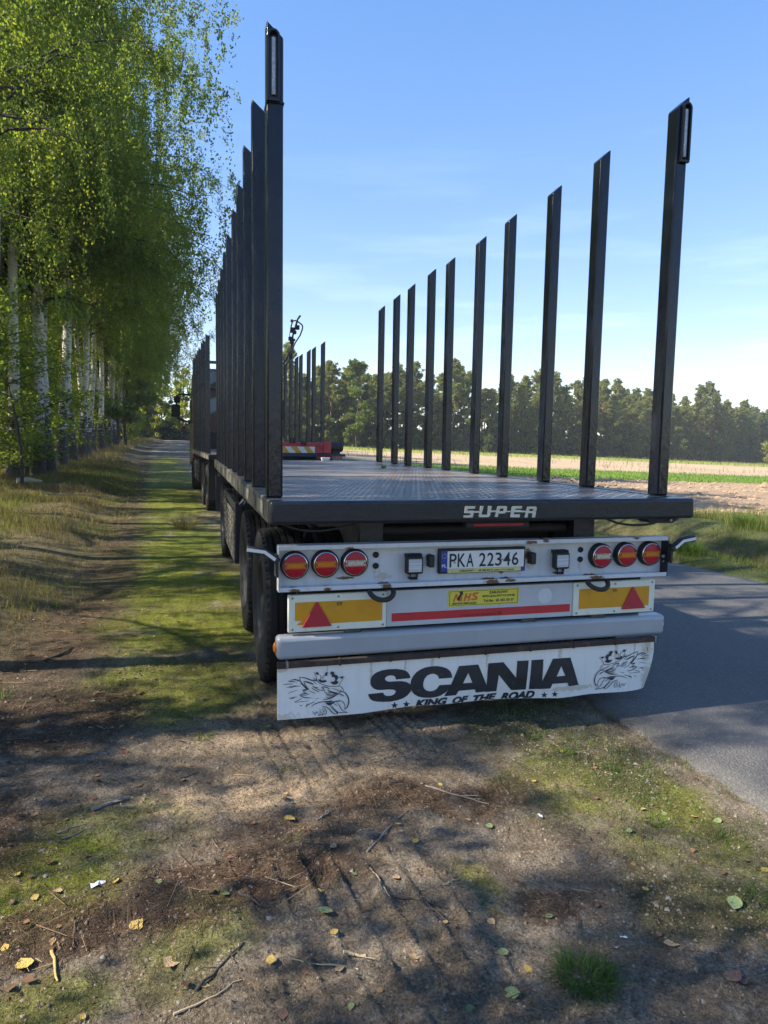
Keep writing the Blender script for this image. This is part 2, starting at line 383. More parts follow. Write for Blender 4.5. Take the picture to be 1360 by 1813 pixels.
# ------------------------------------------------------------------ terrain
def road_c(y):
    return -0.00064*np.maximum(0, np.asarray(y, dtype=float)-20)**2
def road_left(y):
    y = np.asarray(y, dtype=float)
    return 0.80 + road_c(y) + 0.05*(vnoise(y*1.3, y*0+3, 5)-0.5) + 0.04*(vnoise(y*7, y*0+1, 6)-0.5)
def road_right(y):
    y = np.asarray(y, dtype=float)
    return 4.95 - 0.42*sstep(2.5, 8, y) + road_c(y) + 0.10*(vnoise(y*0.9, y*0+8, 7)-0.5) + 0.06*(vnoise(y*5, y*0+4, 8)-0.5)
def bank_edge(y):
    return -2.62 - 0.045*np.clip(np.asarray(y, dtype=float)-3, 0, 60) - 0.45*sstep(4, -3, y)
def macro(x, y):
    x = np.asarray(x, dtype=float); y = np.asarray(y, dtype=float)
    h = -0.0268*(np.clip(x, 8, 200)-8) + 0.012*(np.clip(y, 9, 150)-9)
    bank = 0.18*sstep(0.0, 1.1, bank_edge(y)-x)*sstep(0.0, 3.5, y) + 0.05*sstep(0.2, 3.5, bank_edge(y)-x)
    h = h + bank*(1+0.35*(fbm(x*0.5, y*0.5, 2, 31)-0.5))
    c = road_c(y)
    near = sstep(30, 11, y)
    h = h - 0.34*np.exp(-((x-c-6.75)/0.62)**2)*(0.55+0.9*fbm(y*0.35, x*0.2, 2, 21)) + 0.16*np.exp(-((x-c-8.4)/0.8)**2) + 0.05*np.exp(-((x-c-5.4)/0.4)**2)*near
    inroad = sstep(0.0, 0.12, x-road_left(y)-0.03)*sstep(0.0, 0.12, road_right(y)-0.03-x)
    h = h - 0.07*inroad
    return h

MOSS = [(-2.19,-0.89,0.35,0.33,1),(-1.98,-0.64,0.36,0.26,0.6),(-1.81,1.26,0.64,0.47,0.9),(-1.39,2.14,0.55,0.5,0.8),(-1.7,3.93,1.06,0.84,1),(-1.54,7.64,0.96,1.58,1),(-2.1,13.24,1.02,2.82,1),(0.14,-0.79,0.43,0.34,0.8),(0.25,-1.16,0.29,0.23,0.7),(-0.68,-1.34,0.1,0.19,0.6),(0.3,-1.49,0.17,0.23,0.6),(-1.6,-1.28,0.22,0.17,0.6),(-2.11,-1.48,0.25,0.11,0.7),(-1.69,-1.46,0.15,0.12,0.4),(-2.2,22,1.0,5,0.9),(-2.9,36,1.0,8,0.9),(-1.75,1.0,0.62,0.55,0.9),(-1.75,2.6,0.95,0.9,1),(-2.05,4.6,1.1,1.3,1),(-2.15,6.6,1.1,1.5,1),(-2.35,9.5,1.15,1.9,1),(-2.4,16,1.2,3.6,1),(-2.6,23,1.2,4,0.9),(-2.4,28,0.9,4,0.9),(0.05,-0.55,0.3,0.25,0.8),(0.42,-0.95,0.22,0.22,0.9),(-0.25,-0.62,0.2,0.12,0.6)]
SUN_PAINTED_SAND = [(-0.89,-0.18,0.52,0.39,1),(-1.32,-0.43,0.47,0.21,1),(-0.62,0.12,0.32,0.16,1),(-0.07,-0.68,0.22,0.11,0.8),(-1.49,0.25,0.46,0.3,0.6),(-1.0,1.2,0.4,0.6,0.6),(-1.15,3.0,0.3,0.8,0.5)]  # pale sand laid where sun patches fall, their light put into the colour
NEEDLE = [(-2.07,-1.19,0.4,0.2,1),(-1.35,-1.03,0.38,0.25,1),(-1.69,-1.14,0.23,0.18,1),(-0.58,-0.67,0.52,0.15,1),(-1.07,-0.74,0.49,0.22,0.7),(-2.42,0.72,0.48,0.54,1),(-2.79,2.45,0.44,1.07,1),(-0.42,-1.41,0.12,0.1,0.8),(-2.6,-0.6,0.4,0.5,0.9),(-2.65,4.6,0.35,1.6,0.9),(-2.9,8.5,0.35,2.5,0.8)]
TURF = [(0.22,-0.08,0.42,0.58,1),(0.44,-0.57,0.23,0.41,1),(0.08,-1.6,0.28,0.34,0.8),(0.57,-1.28,0.14,0.19,0.7),(0.45,1.4,0.32,1.4,1),(0.4,5,0.35,3,1),(0.3,14,0.5,7,1)]
def blobs(lst, x, y, sc, seed, warp=0.30):
    wx = x + warp*(fbm(x*2.3, y*2.3, 4, seed)-0.5)
    wy = y + warp*(fbm(x*2.3, y*2.3, 4, seed+40)-0.5)
    m = np.zeros_like(wx)
    for cx, cy, rx, ry, w in lst:
        d = np.sqrt(((wx-cx)/rx)**2 + ((wy-cy)/ry)**2)
        m = np.maximum(m, w*sstep(1.35, 0.55, d))
    n = fbm(x*sc, y*sc, 4, seed+80)
    return np.clip(m*sstep(0.27, 0.60, n+0.20*m), 0, 1)

def micro(x, y):
    d = np.hypot(x+1, y+1)
    a = 0.05*(fbm(x*0.7, y*0.7, 3, 1)-0.5) + 0.028*(fbm(x*3.1, y*3.1, 3, 4)-0.5)
    b = 0.020*(fbm(x*14, y*14, 3, 9)-0.5)*sstep(9, 3, d) + 0.014*(fbm(x*40, y*40, 2, 11)-0.5)*sstep(4, 2, d)
    # tyre tread marks pressed into the soft dirt
    u = x + 0.15*(y+1.8) + 0.012*np.sin(y*3.0)
    band = sstep(-1.42, -1.36, u)*sstep(-0.64, -0.70, u)*sstep(-0.85, -1.05, y)
    ph = (u+1.385)/0.1125
    rid = np.exp(-((ph-np.round(ph))*0.1125/0.011)**2)*(0.45+1.1*vnoise(u*9, y*6, 77))
    r1 = 0.019*rid*band*(0.4+0.8*vnoise(x*25, y*12, 55))
    u2 = x + 0.10*(y-0.2)
    band2 = sstep(-1.36, -1.28, u2)*sstep(-0.78, -0.84, u2)*sstep(-0.62, -0.45, y)*sstep(1.4, 0.8, y)
    ph2 = (u2+1.3)/0.105
    r2 = -0.014*np.exp(-((ph2-np.round(ph2))*0.105/0.011)**2)*band2*sstep(0.25, 0.6, vnoise(x*8, y*5, 56))
    u3 = x + 0.26*(y+1.2) + 0.10*(y+1.2)**2
    band3 = sstep(-0.34, -0.28, u3)*sstep(0.12, 0.06, u3)*sstep(-1.85, -1.6, y)*sstep(-0.75, -0.95, y)
    r3 = 0.006*np.sin((u3*1.0+0.55*y)*150)*band3*sstep(0.3, 0.6, vnoise(x*4, y*4, 58))
    u4 = x + 0.10*(y-0.1)
    band4 = sstep(-0.72, -0.66, u4)*sstep(-0.36, -0.42, u4)*sstep(-0.35, -0.15, y)*sstep(1.0, 0.6, y)
    r4 = 0.006*np.sin(u4*110)*band4 + 0.004*np.sin(y*170+np.sin(u4*60)*2)*band4
    # clods of the ploughed strip
    pl = sstep(8.3, 9.2, x)*sstep(10.2, 11.2, y)*sstep(28, 26.5, y)
    cl = 0.15*(fbm(x*1.5, y*1.5, 3, 91)-0.5)*pl
    grass = 0.10*(fbm(x*1.1, y*1.1, 3, 61)-0.5)*sstep(4.9, 6, x)*sstep(40, 10, d)
    return a*sstep(200, 60, d) + b + r1 + r2 + r3 + r4 + cl + grass
def gh(x, y):
    x = np.asarray(x, dtype=float); y = np.asarray(y, dtype=float)
    inroad = sstep(-0.05, 0.25, x-road_left(y))*sstep(-0.05, 0.25, road_right(y)-x)
    return macro(x, y) + micro(x, y)*(1-0.95*inroad)
def ghs(x, y): return float(gh(np.array([x]), np.array([y]))[0])

def grow(lo, hi, d0, k, far_lo, far_hi, extra=()):
    c = list(np.arange(lo, hi, d0))
    d, p = d0, c[-1]
    while p < far_hi:
        d *= k; p += d; c.append(p)
    d, p = d0, lo
    out = []
    while p > far_lo:
        d *= k; p -= d; out.append(p)
    c = np.array(out[::-1]+c)
    for e, w in extra:
        c = np.concatenate([c[(c < e-w) | (c > e+w)], np.linspace(e-w, e+w, 7)])
    return np.sort(c)
gx = grow(-2.75, 0.85, 0.0125, 1.062, -420, 620)
gy = grow(-2.25, 0.45, 0.0125, 1.058, -300, 620, extra=((27.5, 0.5), (39, 0.5), (80, 1.2), (10.9, 0.4)))
X, Y = np.meshgrid(gx, gy)
Z = gh(X, Y)
nx, ny = len(gx), len(gy)
idx = np.arange(nx*ny).reshape(ny, nx)
gq = np.stack([idx[:-1, :-1].ravel(), idx[:-1, 1:].ravel(), idx[1:, 1:].ravel(), idx[1:, :-1].ravel()], 1)

# what the soil is made of, sun patches coloured in, vertex by vertex
moss = blobs(MOSS, X, Y, 5.0, 101)
sun_painted_sand = blobs(SUN_PAINTED_SAND, X, Y, 4.0, 111)
needle = blobs(NEEDLE, X, Y, 6.0, 121)
turf = blobs(TURF, X, Y, 5.0, 131)
n1 = fbm(X*1.3, Y*1.3, 4, 141)[..., None]
n2 = fbm(X*9, Y*9, 4, 151)[..., None]
n3 = fbm(X*38, Y*38, 2, 161)[..., None]
def colr(*c): return np.array(c)
soil = colr(0.205, 0.165, 0.120)*(0.72+0.55*n1)
grey = colr(0.29, 0.245, 0.19)
soil = soil + (grey-soil)*np.clip(sstep(0.42, 0.66, n2[..., 0])[..., None]*0.8, 0, 1)
gcol = soil
def lay(base, c, m): return base + (c-base)*np.clip(m, 0, 1)[..., None]
gcol = lay(gcol, colr(0.46, 0.345, 0.225)*(0.8+0.4*n2), sun_painted_sand*0.92)
mosscol = colr(0.165, 0.192, 0.022)*(0.6+0.8*n2)
mosscol = mosscol*(0.62+0.76*n1)
mosscol = mosscol + (colr(0.225, 0.222, 0.040)-mosscol)*sstep(0.50, 0.74, n3[..., 0])[..., None]*0.8
gcol = lay(gcol, mosscol, moss*0.95)
gcol = lay(gcol, colr(0.085, 0.052, 0.034)*(0.6+0.9*n3), needle*0.85*sstep(0.2, 0.6, n2[..., 0]+0.25))
gcol = lay(gcol, colr(0.075, 0.085, 0.030)*(0.6+0.8*n3), turf*0.85)
bank = sstep(-0.1, 0.5, bank_edge(Y)-X)*sstep(0.3, 2.2, Y)
edge = sstep(0.55, 0.15, np.abs(X-bank_edge(Y)-0.12))*sstep(0.2, 1.5, Y)*sstep(0.3, 0.55, n1[..., 0]+0.1)
gcol = lay(gcol, colr(0.105, 0.075, 0.047)*(0.5+1.0*n2), edge*0.85)
gcol = lay(gcol, colr(0.15, 0.125, 0.068)*(0.5+1.0*n2), bank*0.95)
litter = sstep(-0.2, 0.6, -2.75-X)*sstep(2.2, 0.3, Y)
gcol = lay(gcol, colr(0.115, 0.078, 0.048)*(0.5+1.0*n2), litter*0.85)
rv = sstep(4.6, 5.0, X-road_c(Y))
gcol = lay(gcol, colr(0.10, 0.115, 0.042)*(0.5+1.0*n2), rv)
dit = np.exp(-((X-road_c(Y)-6.75)/0.6)**2)*rv
gcol = lay(gcol, colr(0.16, 0.115, 0.06)*(0.5+1.0*n2), dit*0.9)
fld = sstep(7.9, 8.7, X-road_c(Y)+0.8*(fbm(Y*0.6, X*0.3, 3, 171)-0.5))
wob = 0.8*(fbm(X*0.25, Y*0.1, 3, 181)-0.5)
YY = Y + wob
pl = fld*sstep(10.4, 11.4, YY)*sstep(27.9, 27.2, YY)
gcol = lay(gcol, colr(0.40, 0.285, 0.185)*(0.68+0.6*n2), pl)
pl2 = fld*sstep(27.2, 27.9, YY)*sstep(39.5, 38.6, YY)
gcol = lay(gcol, colr(0.165, 0.265, 0.032)*(0.7+0.5*n2), pl2)
pl3 = fld*sstep(38.6, 39.5, YY)*sstep(81, 79, YY)
gcol = lay(gcol, colr(0.47, 0.355, 0.225)*(0.75+0.45*n2), pl3)
pl4 = fld*sstep(79, 81, YY)*sstep(112, 106, Y)
gcol = lay(gcol, colr(0.27, 0.30, 0.062)*(0.75+0.45*n2), pl4)
fo = sstep(104, 112, Y-0.12*np.maximum(X, 0))
gcol = lay(gcol, colr(0.06, 0.052, 0.030), fo)

ground_me = np_mesh('ground', np.stack([X.ravel(), Y.ravel(), Z.ravel()], 1), gq, smooth=True)
ca = ground_me.attributes.new('soil', 'FLOAT_COLOR', 'POINT')
ca.data.foreach_set('color', np.concatenate([gcol.reshape(-1, 3), np.ones((nx*ny, 1))], 1).astype(np.float32).ravel())
m_ground, N, L, B = new_mat('ground_soil')
at = N.new('ShaderNodeAttribute'); at.attribute_name = 'soil'
fn = noise_node(N, L, 95, 6, 0.7)
f2 = noise_node(N, L, 420, 3, 0.7, seed=4)
f3 = noise_node(N, L, 22, 5, 0.7, seed=7)
gv0 = mrange(N, L, fn.outputs['Fac'], 0.30, 0.70, 0.30, 1.62)
gv = math_n(N, L, 'MULTIPLY', gv0, mrange(N, L, f3.outputs['Fac'], 0.3, 0.7, 0.72, 1.25))
gv2 = mrange(N, L, f2.outputs['Fac'], 0.32, 0.68, 0.45, 1.5)
cc = N.new('ShaderNodeCombineColor')
gm = math_n(N, L, 'MULTIPLY', gv, gv2)
for k in ('Red', 'Green', 'Blue'): L.new(gm, cc.inputs[k])
L.new(mixc(N, L, 1.0, at.outputs['Color'], cc.outputs['Color'], 'MULTIPLY'), B.inputs['Base Color'])
B.inputs['Roughness'].default_value = 0.95
B.inputs['Specular IOR Level'].default_value = 0.15
bsum = math_n(N, L, 'ADD', math_n(N, L, 'MULTIPLY', fn.outputs['Fac'], 1.0), math_n(N, L, 'MULTIPLY', f2.outputs['Fac'], 0.35))
fb = N.new('ShaderNodeBump'); fb.inputs['Distance'].default_value = 0.022; fb.inputs['Strength'].default_value = 1.0
L.new(bsum, fb.inputs['Height']); L.new(fb.outputs['Normal'], B.inputs['Normal'])
ground_me.materials.append(m_ground)
tag(link('ground', ground_me), kind='structure')
del X, Y, Z

# ------------------------------------------------------------------ road
ry = np.concatenate([np.arange(-60, -6, 3.0), np.arange(-6, 14, 0.08), np.arange(14, 40, 0.5), np.arange(40, 160, 2.0)])
nt = 26
tt = np.linspace(0, 1, nt)
RL, RR = road_left(ry), road_right(ry)
RX = RL[:, None] + (RR-RL)[:, None]*tt[None, :]
RB = 0.012*(np.clip(ry, 9, 150)-9)
RZ = RB[:, None] + 0.004 + 0.030*(1-(2*tt-1)**2)[None, :] + 0.004*(fbm(RX*3, ry[:, None]*3, 2, 201)-0.5)
co = np.stack([RX, np.repeat(ry[:, None], nt, 1), RZ], 2).reshape(-1, 3)
ii = np.arange(len(ry)*nt).reshape(len(ry), nt)
rq = np.stack([ii[:-1, :-1].ravel(), ii[:-1, 1:].ravel(), ii[1:, 1:].ravel(), ii[1:, :-1].ravel()], 1)
# broken asphalt edge down into the verge
base = len(co)
sl = np.stack([RL-0.03, ry, RB-0.06], 1); sr = np.stack([RR+0.03, ry, RB-0.06], 1)
co = np.concatenate([co, sl, sr])
k = np.arange(len(ry)-1)
rq = np.concatenate([rq, np.stack([base+k, ii[:-1, 0], ii[1:, 0], base+k+1], 1),
                     np.stack([ii[:-1, -1], base+len(ry)+k, base+len(ry)+k+1, ii[1:, -1]], 1)])
m_road, N, L, B = new_mat('asphalt')
a1 = noise_node(N, L, 130, 3, 0.7)
a2 = noise_node(N, L, 1.1, 5, 0.6, (1, 0.35, 1))
vo = N.new('ShaderNodeTexVoronoi'); vo.inputs['Scale'].default_value = 85
tc = N.new('ShaderNodeTexCoord'); L.new(tc.outputs['Object'], vo.inputs['Vector'])
col = mixc(N, L, mrange(N, L, a2.outputs['Fac'], 0.3, 0.7), (0.060, 0.059, 0.058), (0.098, 0.094, 0.090))
col = mixc(N, L, mrange(N, L, vo.outputs['Color'], 0.6, 1.0), col, (0.145, 0.138, 0.128))
col = mixc(N, L, mrange(N, L, a1.outputs['Fac'], 0.55, 0.78), col, (0.040, 0.040, 0.041))
L.new(col, B.inputs['Base Color'])
B.inputs['Roughness'].default_value = 0.78
bp = N.new('ShaderNodeBump'); bp.inputs['Distance'].default_value = 0.006
L.new(vo.outputs['Distance'], bp.inputs['Height']); L.new(bp.outputs['Normal'], B.inputs['Normal'])
tag(link('road', np_mesh('road', co, rq, mats=[m_road], smooth=True)), kind='structure')
# ------------------------------------------------------------------ trees
m_birch_leaf = leaf_mat('birch_leaf', [(0.0, (0.062, 0.102, 0.022)), (0.45, (0.102, 0.146, 0.031)), (0.85, (0.150, 0.176, 0.038)), (1.0, (0.27, 0.225, 0.04))], 0.58, 0.5, 0.22)
m_oak_leaf = leaf_mat('sapling_leaf', [(0.0, (0.060, 0.105, 0.018)), (0.6, (0.110, 0.155, 0.026)), (1.0, (0.20, 0.21, 0.035))], 0.55, 0.45, 0.35)
m_pine = leaf_mat('pine_needles', [(0.0, (0.085, 0.110, 0.044)), (0.5, (0.135, 0.158, 0.062)), (1.0, (0.19, 0.195, 0.080))], 0.5, 0.5, 0.3)
m_broad = leaf_mat('broadleaf', [(0.0, (0.060, 0.092, 0.026)), (0.6, (0.100, 0.130, 0.036)), (1.0, (0.16, 0.17, 0.05))], 0.5, 0.5, 0.3)

m_birch, N, L, B = new_mat('birch_bark')
tc = N.new('ShaderNodeTexCoord'); sp = N.new('ShaderNodeSeparateXYZ'); L.new(tc.outputs['Object'], sp.inputs['Vector'])
oi = N.new('ShaderNodeObjectInfo')
b1 = noise_node(N, L, 4.0, 6, 0.65, (1.0, 1.0, 2.6))
b2 = noise_node(N, L, 3.0, 4, 0.6, (1, 1, 14), seed=5)
b3 = noise_node(N, L, 9.0, 6, 0.7, (1, 1, 0.35), seed=9)
low = mrange(N, L, sp.outputs['Z'], 0.3, 3.4, 0.34, -0.10)
dark = math_n(N, L, 'ADD', b1.outputs['Fac'], low)
dm = mrange(N, L, dark, 0.60, 0.66)
ln = mrange(N, L, b2.outputs['Fac'], 0.60, 0.66)
wht = mixc(N, L, mrange(N, L, b3.outputs['Fac'], 0.3, 0.7), (0.66, 0.63, 0.58), (0.42, 0.39, 0.34))
col = mixc(N, L, math_n(N, L, 'MULTIPLY', ln, 0.85), wht, (0.05, 0.042, 0.036))
col = mixc(N, L, dm, col, mixc(N, L, b3.outputs['Fac'], (0.020, 0.017, 0.014), (0.085, 0.072, 0.058)))
up = mrange(N, L, sp.outputs['Z'], 6.5, 10.5)
col = mixc(N, L, up, col, (0.16, 0.115, 0.085))
L.new(col, B.inputs['Base Color']); B.inputs['Roughness'].default_value = 0.85
bp = N.new('ShaderNodeBump'); bp.inputs['Distance'].default_value = 0.02
L.new(math_n(N, L, 'SUBTRACT', b3.outputs['Fac'], dm), bp.inputs['Height']); L.new(bp.outputs['Normal'], B.inputs['Normal'])
m_twig = paint('dark_branch_bark', (0.055, 0.045, 0.036), (0.028, 0.023, 0.019), 12, (0.8, 0.9), bump=0.01, bscale=30)
m_pinebark, N, L, B = new_mat('pine_bark')
tc = N.new('ShaderNodeTexCoord'); sp = N.new('ShaderNodeSeparateXYZ'); L.new(tc.outputs['Object'], sp.inputs['Vector'])
pn = noise_node(N, L, 5, 5, 0.6, (1, 1, 0.4))
h1 = mrange(N, L, sp.outputs['Z'], 3.0, 8.0)
col = mixc(N, L, h1, (0.13, 0.085, 0.060), (0.36, 0.185, 0.095))
L.new(mixc(N, L, mrange(N, L, pn.outputs['Fac'], 0.35, 0.7), col, (0.06, 0.045, 0.035)), B.inputs['Base Color'])
B.inputs['Roughness'].default_value = 0.9

def unit(v): return v/np.maximum(np.linalg.norm(v, axis=-1, keepdims=True), 1e-9)

def leaf_quads(c, axis, n, ln, wd):
    """rhombic leaf blades: centres, length axis, rough normal, sizes"""
    axis = unit(axis); w = unit(np.cross(axis, n))
    ln = np.asarray(ln)[:, None]; wd = np.asarray(wd)[:, None]
    k = len(c)
    v = np.stack([c-axis*ln*0.5, c+w*wd*0.5-axis*ln*0.08, c+axis*ln*0.5, c-w*wd*0.5-axis*ln*0.08], 1).reshape(-1, 3)
    return v, np.arange(4*k).reshape(k, 4)

def wood_mesh(name, tubes, mats, n_big=10):
    mb = MB()
    for pts, rs, n, m in tubes:
        mb.tube(pts, rs, n, m, cap=False)
    me = bpy.data.meshes.new(name)
    me.from_pydata(mb.v, [], mb.f)
    for q in mats: me.materials.append(q)
    me.polygons.foreach_set('material_index', mb.m)
    me.shade_smooth()
    return me

def birch_variant(seed, H=14.0, n_limb=46, per=15, nl=42, bias=0.8, zlow=0.24, R=2.7, leaf=0.066, lean=0.3, r0=0.135, spread=0.25, cap=5.2):
    r = np.random.default_rng(seed)
    zs = np.linspace(0, H, 16)
    ph = r.uniform(0, 6.28, 2)
    tx = lean*(zs/H)**1.3 + 0.10*np.sin(zs*0.55+ph[0]) - 0.10*math.sin(ph[0])
    ty = 0.12*np.sin(zs*0.45+ph[1]) - 0.12*math.sin(ph[1])
    rad = r0*(1-zs/H)**0.75 + 0.012
    rad[0] *= 1.45; rad[1] *= 1.08
    tubes = [(list(zip(tx, ty, zs)), list(rad), 12, 0)]
    LC, LA = [], []
    for i in range(n_limb):
        u = (i+r.uniform(0, 1))/n_limb
        z0 = H*(zlow + (0.97-zlow)*u)
        az = r.uniform(0, 2*PI)
        w = 1+bias*max(0, math.cos(az))**1.0
        sh = (0.55+0.75*math.sin(PI*min(1, 0.18+0.9*u))) * (1.0 if u < 0.8 else 0.65)
        ln = min(R*sh*w*r.uniform(0.6, 1.15), cap)
        el = math.radians(r.uniform(25, 55) + 18*u)
        d = np.array([math.cos(az)*math.cos(el), math.sin(az)*math.cos(el), math.sin(el)])
        p0 = np.array([np.interp(z0, zs, tx), np.interp(z0, zs, ty), z0])
        t = np.linspace(0, 1, 7)
        P = p0 + np.outer(t, d*ln) + np.outer(t**2.2, [0, 0, -0.62*ln]) + np.concatenate([np.zeros((1, 3)), np.cumsum(r.normal(0, 0.045*ln/2.5, (6, 3)), 0)])
        rr = float(np.interp(z0, zs, rad))*0.42
        tubes.append(([tuple(q) for q in P], list(rr*(1-t*0.93)+0.0015), 5, 1))
        # side twigs
        for j in range(4):
            tq = r.uniform(0.3, 0.95)
            q0 = np.array([np.interp(tq, t, P[:, k]) for k in range(3)])
            a2 = az + r.uniform(-1.3, 1.3)
            l2 = ln*r.uniform(0.10, 0.24)
            q1 = q0 + np.array([math.cos(a2), math.sin(a2), 0.25])*l2*0.6
            q2 = q0 + np.array([math.cos(a2), math.sin(a2), -0.35])*l2
            tubes.append(([tuple(q0), tuple(q1), tuple(q2)], [rr*0.25+0.001, rr*0.15+0.001, 0.001], 4, 1))
        ns = int(per*ln/2.6)+3
        cen = np.append(r.uniform(0.25, 0.95, 4), 0.97)
        ts = np.clip(cen[r.integers(0, 5, ns)]+r.normal(0, 0.065, ns), 0.12, 1.06)
        S = np.stack([np.interp(ts, t, P[:, k]) for k in range(3)], 1)
        S += r.normal(0, spread, (ns, 3))*np.array([1, 1, 0.45])*(0.4+ln/3.5)
        lowk = 0.55+0.45*min(1, u*3)
        sl = lowk*np.where(r.uniform(0, 1, ns) < 0.35, r.uniform(0.1, 0.5, ns), r.uniform(0.35, 1.9, ns))*(0.7+0.5*(1-u))
        nn = nl
        s = r.uniform(-0.12, 1, (ns, nn))
        sway = r.normal(0, 0.16, (ns, 1, 3))*np.array([1, 1, 0])
        c = S[:, None, :] + s[..., None]*sl[:, None, None]*np.array([0, 0, -1.0]) + np.abs(s[..., None])**1.5*sway + r.normal(0, 0.055, (ns, nn, 3))
        ax = np.array([0, 0, -1.0]) + r.normal(0, 0.55, (ns, nn, 3))
        LC.append(c.reshape(-1, 3)); LA.append(ax.reshape(-1, 3))
    c = np.concatenate(LC); ax = np.concatenate(LA)
    c = c[c[:, 2] > 1.7]; ax = ax[:len(c)]
    k = len(c)
    sz = leaf*r.uniform(0.7, 1.25, k)
    v, q = leaf_quads(c, ax, r.normal(0, 1, (k, 3)), sz, sz*0.78)
    crown = np_mesh('birch_crown', v, q, mats=[m_birch_leaf], attrs={'rnd': np.clip(r.beta(2.2, 2.6, k), 0, 1)})
    trunk = wood_mesh('birch_trunk', tubes, [m_birch, m_twig])
    return trunk, crown

def sapling_variant(seed, H=5.5, n_limb=24, leaf=0.105, R=1.9, per=9, nl=26, zlow=0.08):
    r = np.random.default_rng(seed)
    zs = np.linspace(0, H, 9)
    tx = 0.25*np.sin(zs*0.7+r.uniform(0, 6)); tx -= tx[0]
    ty = 0.2*np.sin(zs*0.6+r.uniform(0, 6)); ty -= ty[0]
    rad = 0.05*(1-zs/H)+0.006
    tubes = [(list(zip(tx, ty, zs)), list(rad), 7, 1)]
    LC, LA, LN = [], [], []
    for i in range(n_limb):
        u = (i+r.uniform(0, 1))/n_limb
        z0 = H*(zlow+(0.98-zlow)*u); az = r.uniform(0, 2*PI)
        ln = R*(0.55+0.6*math.sin(PI*(0.15+0.8*u)))*r.uniform(0.6, 1.15)
        d = np.array([math.cos(az), math.sin(az), r.uniform(0.05, 0.55)])
        p0 = np.array([np.interp(z0, zs, tx), np.interp(z0, zs, ty), z0])
        t = np.linspace(0, 1, 5)
        P = p0 + np.outer(t, d*ln) + np.outer(t**2, [0, 0, -0.18*ln])
        tubes.append(([tuple(q) for q in P], list(0.018*(1-t)+0.003), 4, 1))
        ts = r.uniform(0.2, 1.05, per)
        S = np.stack([np.interp(ts, t, P[:, k]) for k in range(3)], 1) + r.normal(0, 0.2, (per, 3))*np.array([1, 1, 0.4])
        c = S[:, None, :] + r.normal(0, 0.20, (per, nl, 3))*np.array([1.2, 1.2, 0.45])
        LC.append(c.reshape(-1, 3))
        LA.append((d*np.array([1, 1, 0]) + r.normal(0, 0.7, (per*nl, 3))*np.array([1, 1, 0.6]) + np.array([0, 0, -0.35])))
        LN.append(np.array([0, 0, 1.0]) + r.normal(0, 0.5, (per*nl, 3)))
    c = np.concatenate(LC); ax = np.concatenate(LA); nn = np.concatenate(LN)
    k = len(c); sz = leaf*r.uniform(0.65, 1.25, k)
    v, q = leaf_quads(c, ax, nn, sz, sz*0.72)
    crown = np_mesh('sapling_crown', v, q, mats=[m_oak_leaf], attrs={'rnd': r.beta(2, 2.3, k)})
    return wood_mesh('sapling_trunk', tubes, [m_birch, m_twig]), crown

def pine_variant(seed, H=15.0, zc=0.45, leaf=0.46):
    r = np.random.default_rng(seed)
    zs = np.linspace(0, H, 10)
    tx = 0.3*np.sin(zs*0.25+r.uniform(0, 6)); tx -= tx[0]; ty = tx*r.uniform(-1, 1)
    rad = 0.16*(1-zs/H)**0.7+0.02
    tubes = [(list(zip(tx, ty, zs)), list(rad), 6, 0)]
    LC, LA = [], []
    n = 52
    for i in range(n):
        u = (i+r.uniform(0, 1))/n
        z0 = H*(zc+(0.99-zc)*u); az = r.uniform(0, 2*PI)
        ln = (2.7*(1-u)**0.7+0.4)*r.uniform(0.45, 1.15)
        p0 = np.array([np.interp(z0, zs, tx), np.interp(z0, zs, ty), z0])
        p1 = p0 + np.array([math.cos(az)*ln, math.sin(az)*ln, ln*r.uniform(0.1, 0.55)])
        tubes.append(([tuple(p0), tuple(p1)], [0.04, 0.012], 4, 0))
        for j in range(4):
            cc = p0+(p1-p0)*r.uniform(0.5, 1.05)+r.normal(0, 0.25, 3)
            m = 26
            d = unit(r.normal(0, 1, (m, 3))+np.array([math.cos(az)*0.5, math.sin(az)*0.5, 0.5]))
            LC.append(cc+d*r.uniform(0.1, 0.55, (m, 1))*np.array([1, 1, 0.62])); LA.append(d)
    for i in range(14):          # dead lower branches
        z0 = H*r.uniform(0.2, zc); az = r.uniform(0, 6.28); ln = r.uniform(0.5, 1.5)
        p0 = np.array([np.interp(z0, zs, tx), np.interp(z0, zs, ty), z0])
        tubes.append(([tuple(p0), tuple(p0+np.array([math.cos(az)*ln, math.sin(az)*ln, r.uniform(-0.3, 0.2)]))], [0.03, 0.008], 3, 0))
    c = np.concatenate(LC); ax = np.concatenate(LA); k = len(c)
    v, q = leaf_quads(c, ax, r.normal(0, 1, (k, 3)), leaf*1.1*r.uniform(0.7, 1.2, k), leaf*0.55*r.uniform(0.7, 1.2, k))
    crown = np_mesh('pine_crown', v, q, mats=[m_pine], attrs={'rnd': r.beta(2, 2, k)})
    return wood_mesh('pine_trunk', tubes, [m_pinebark]), crown

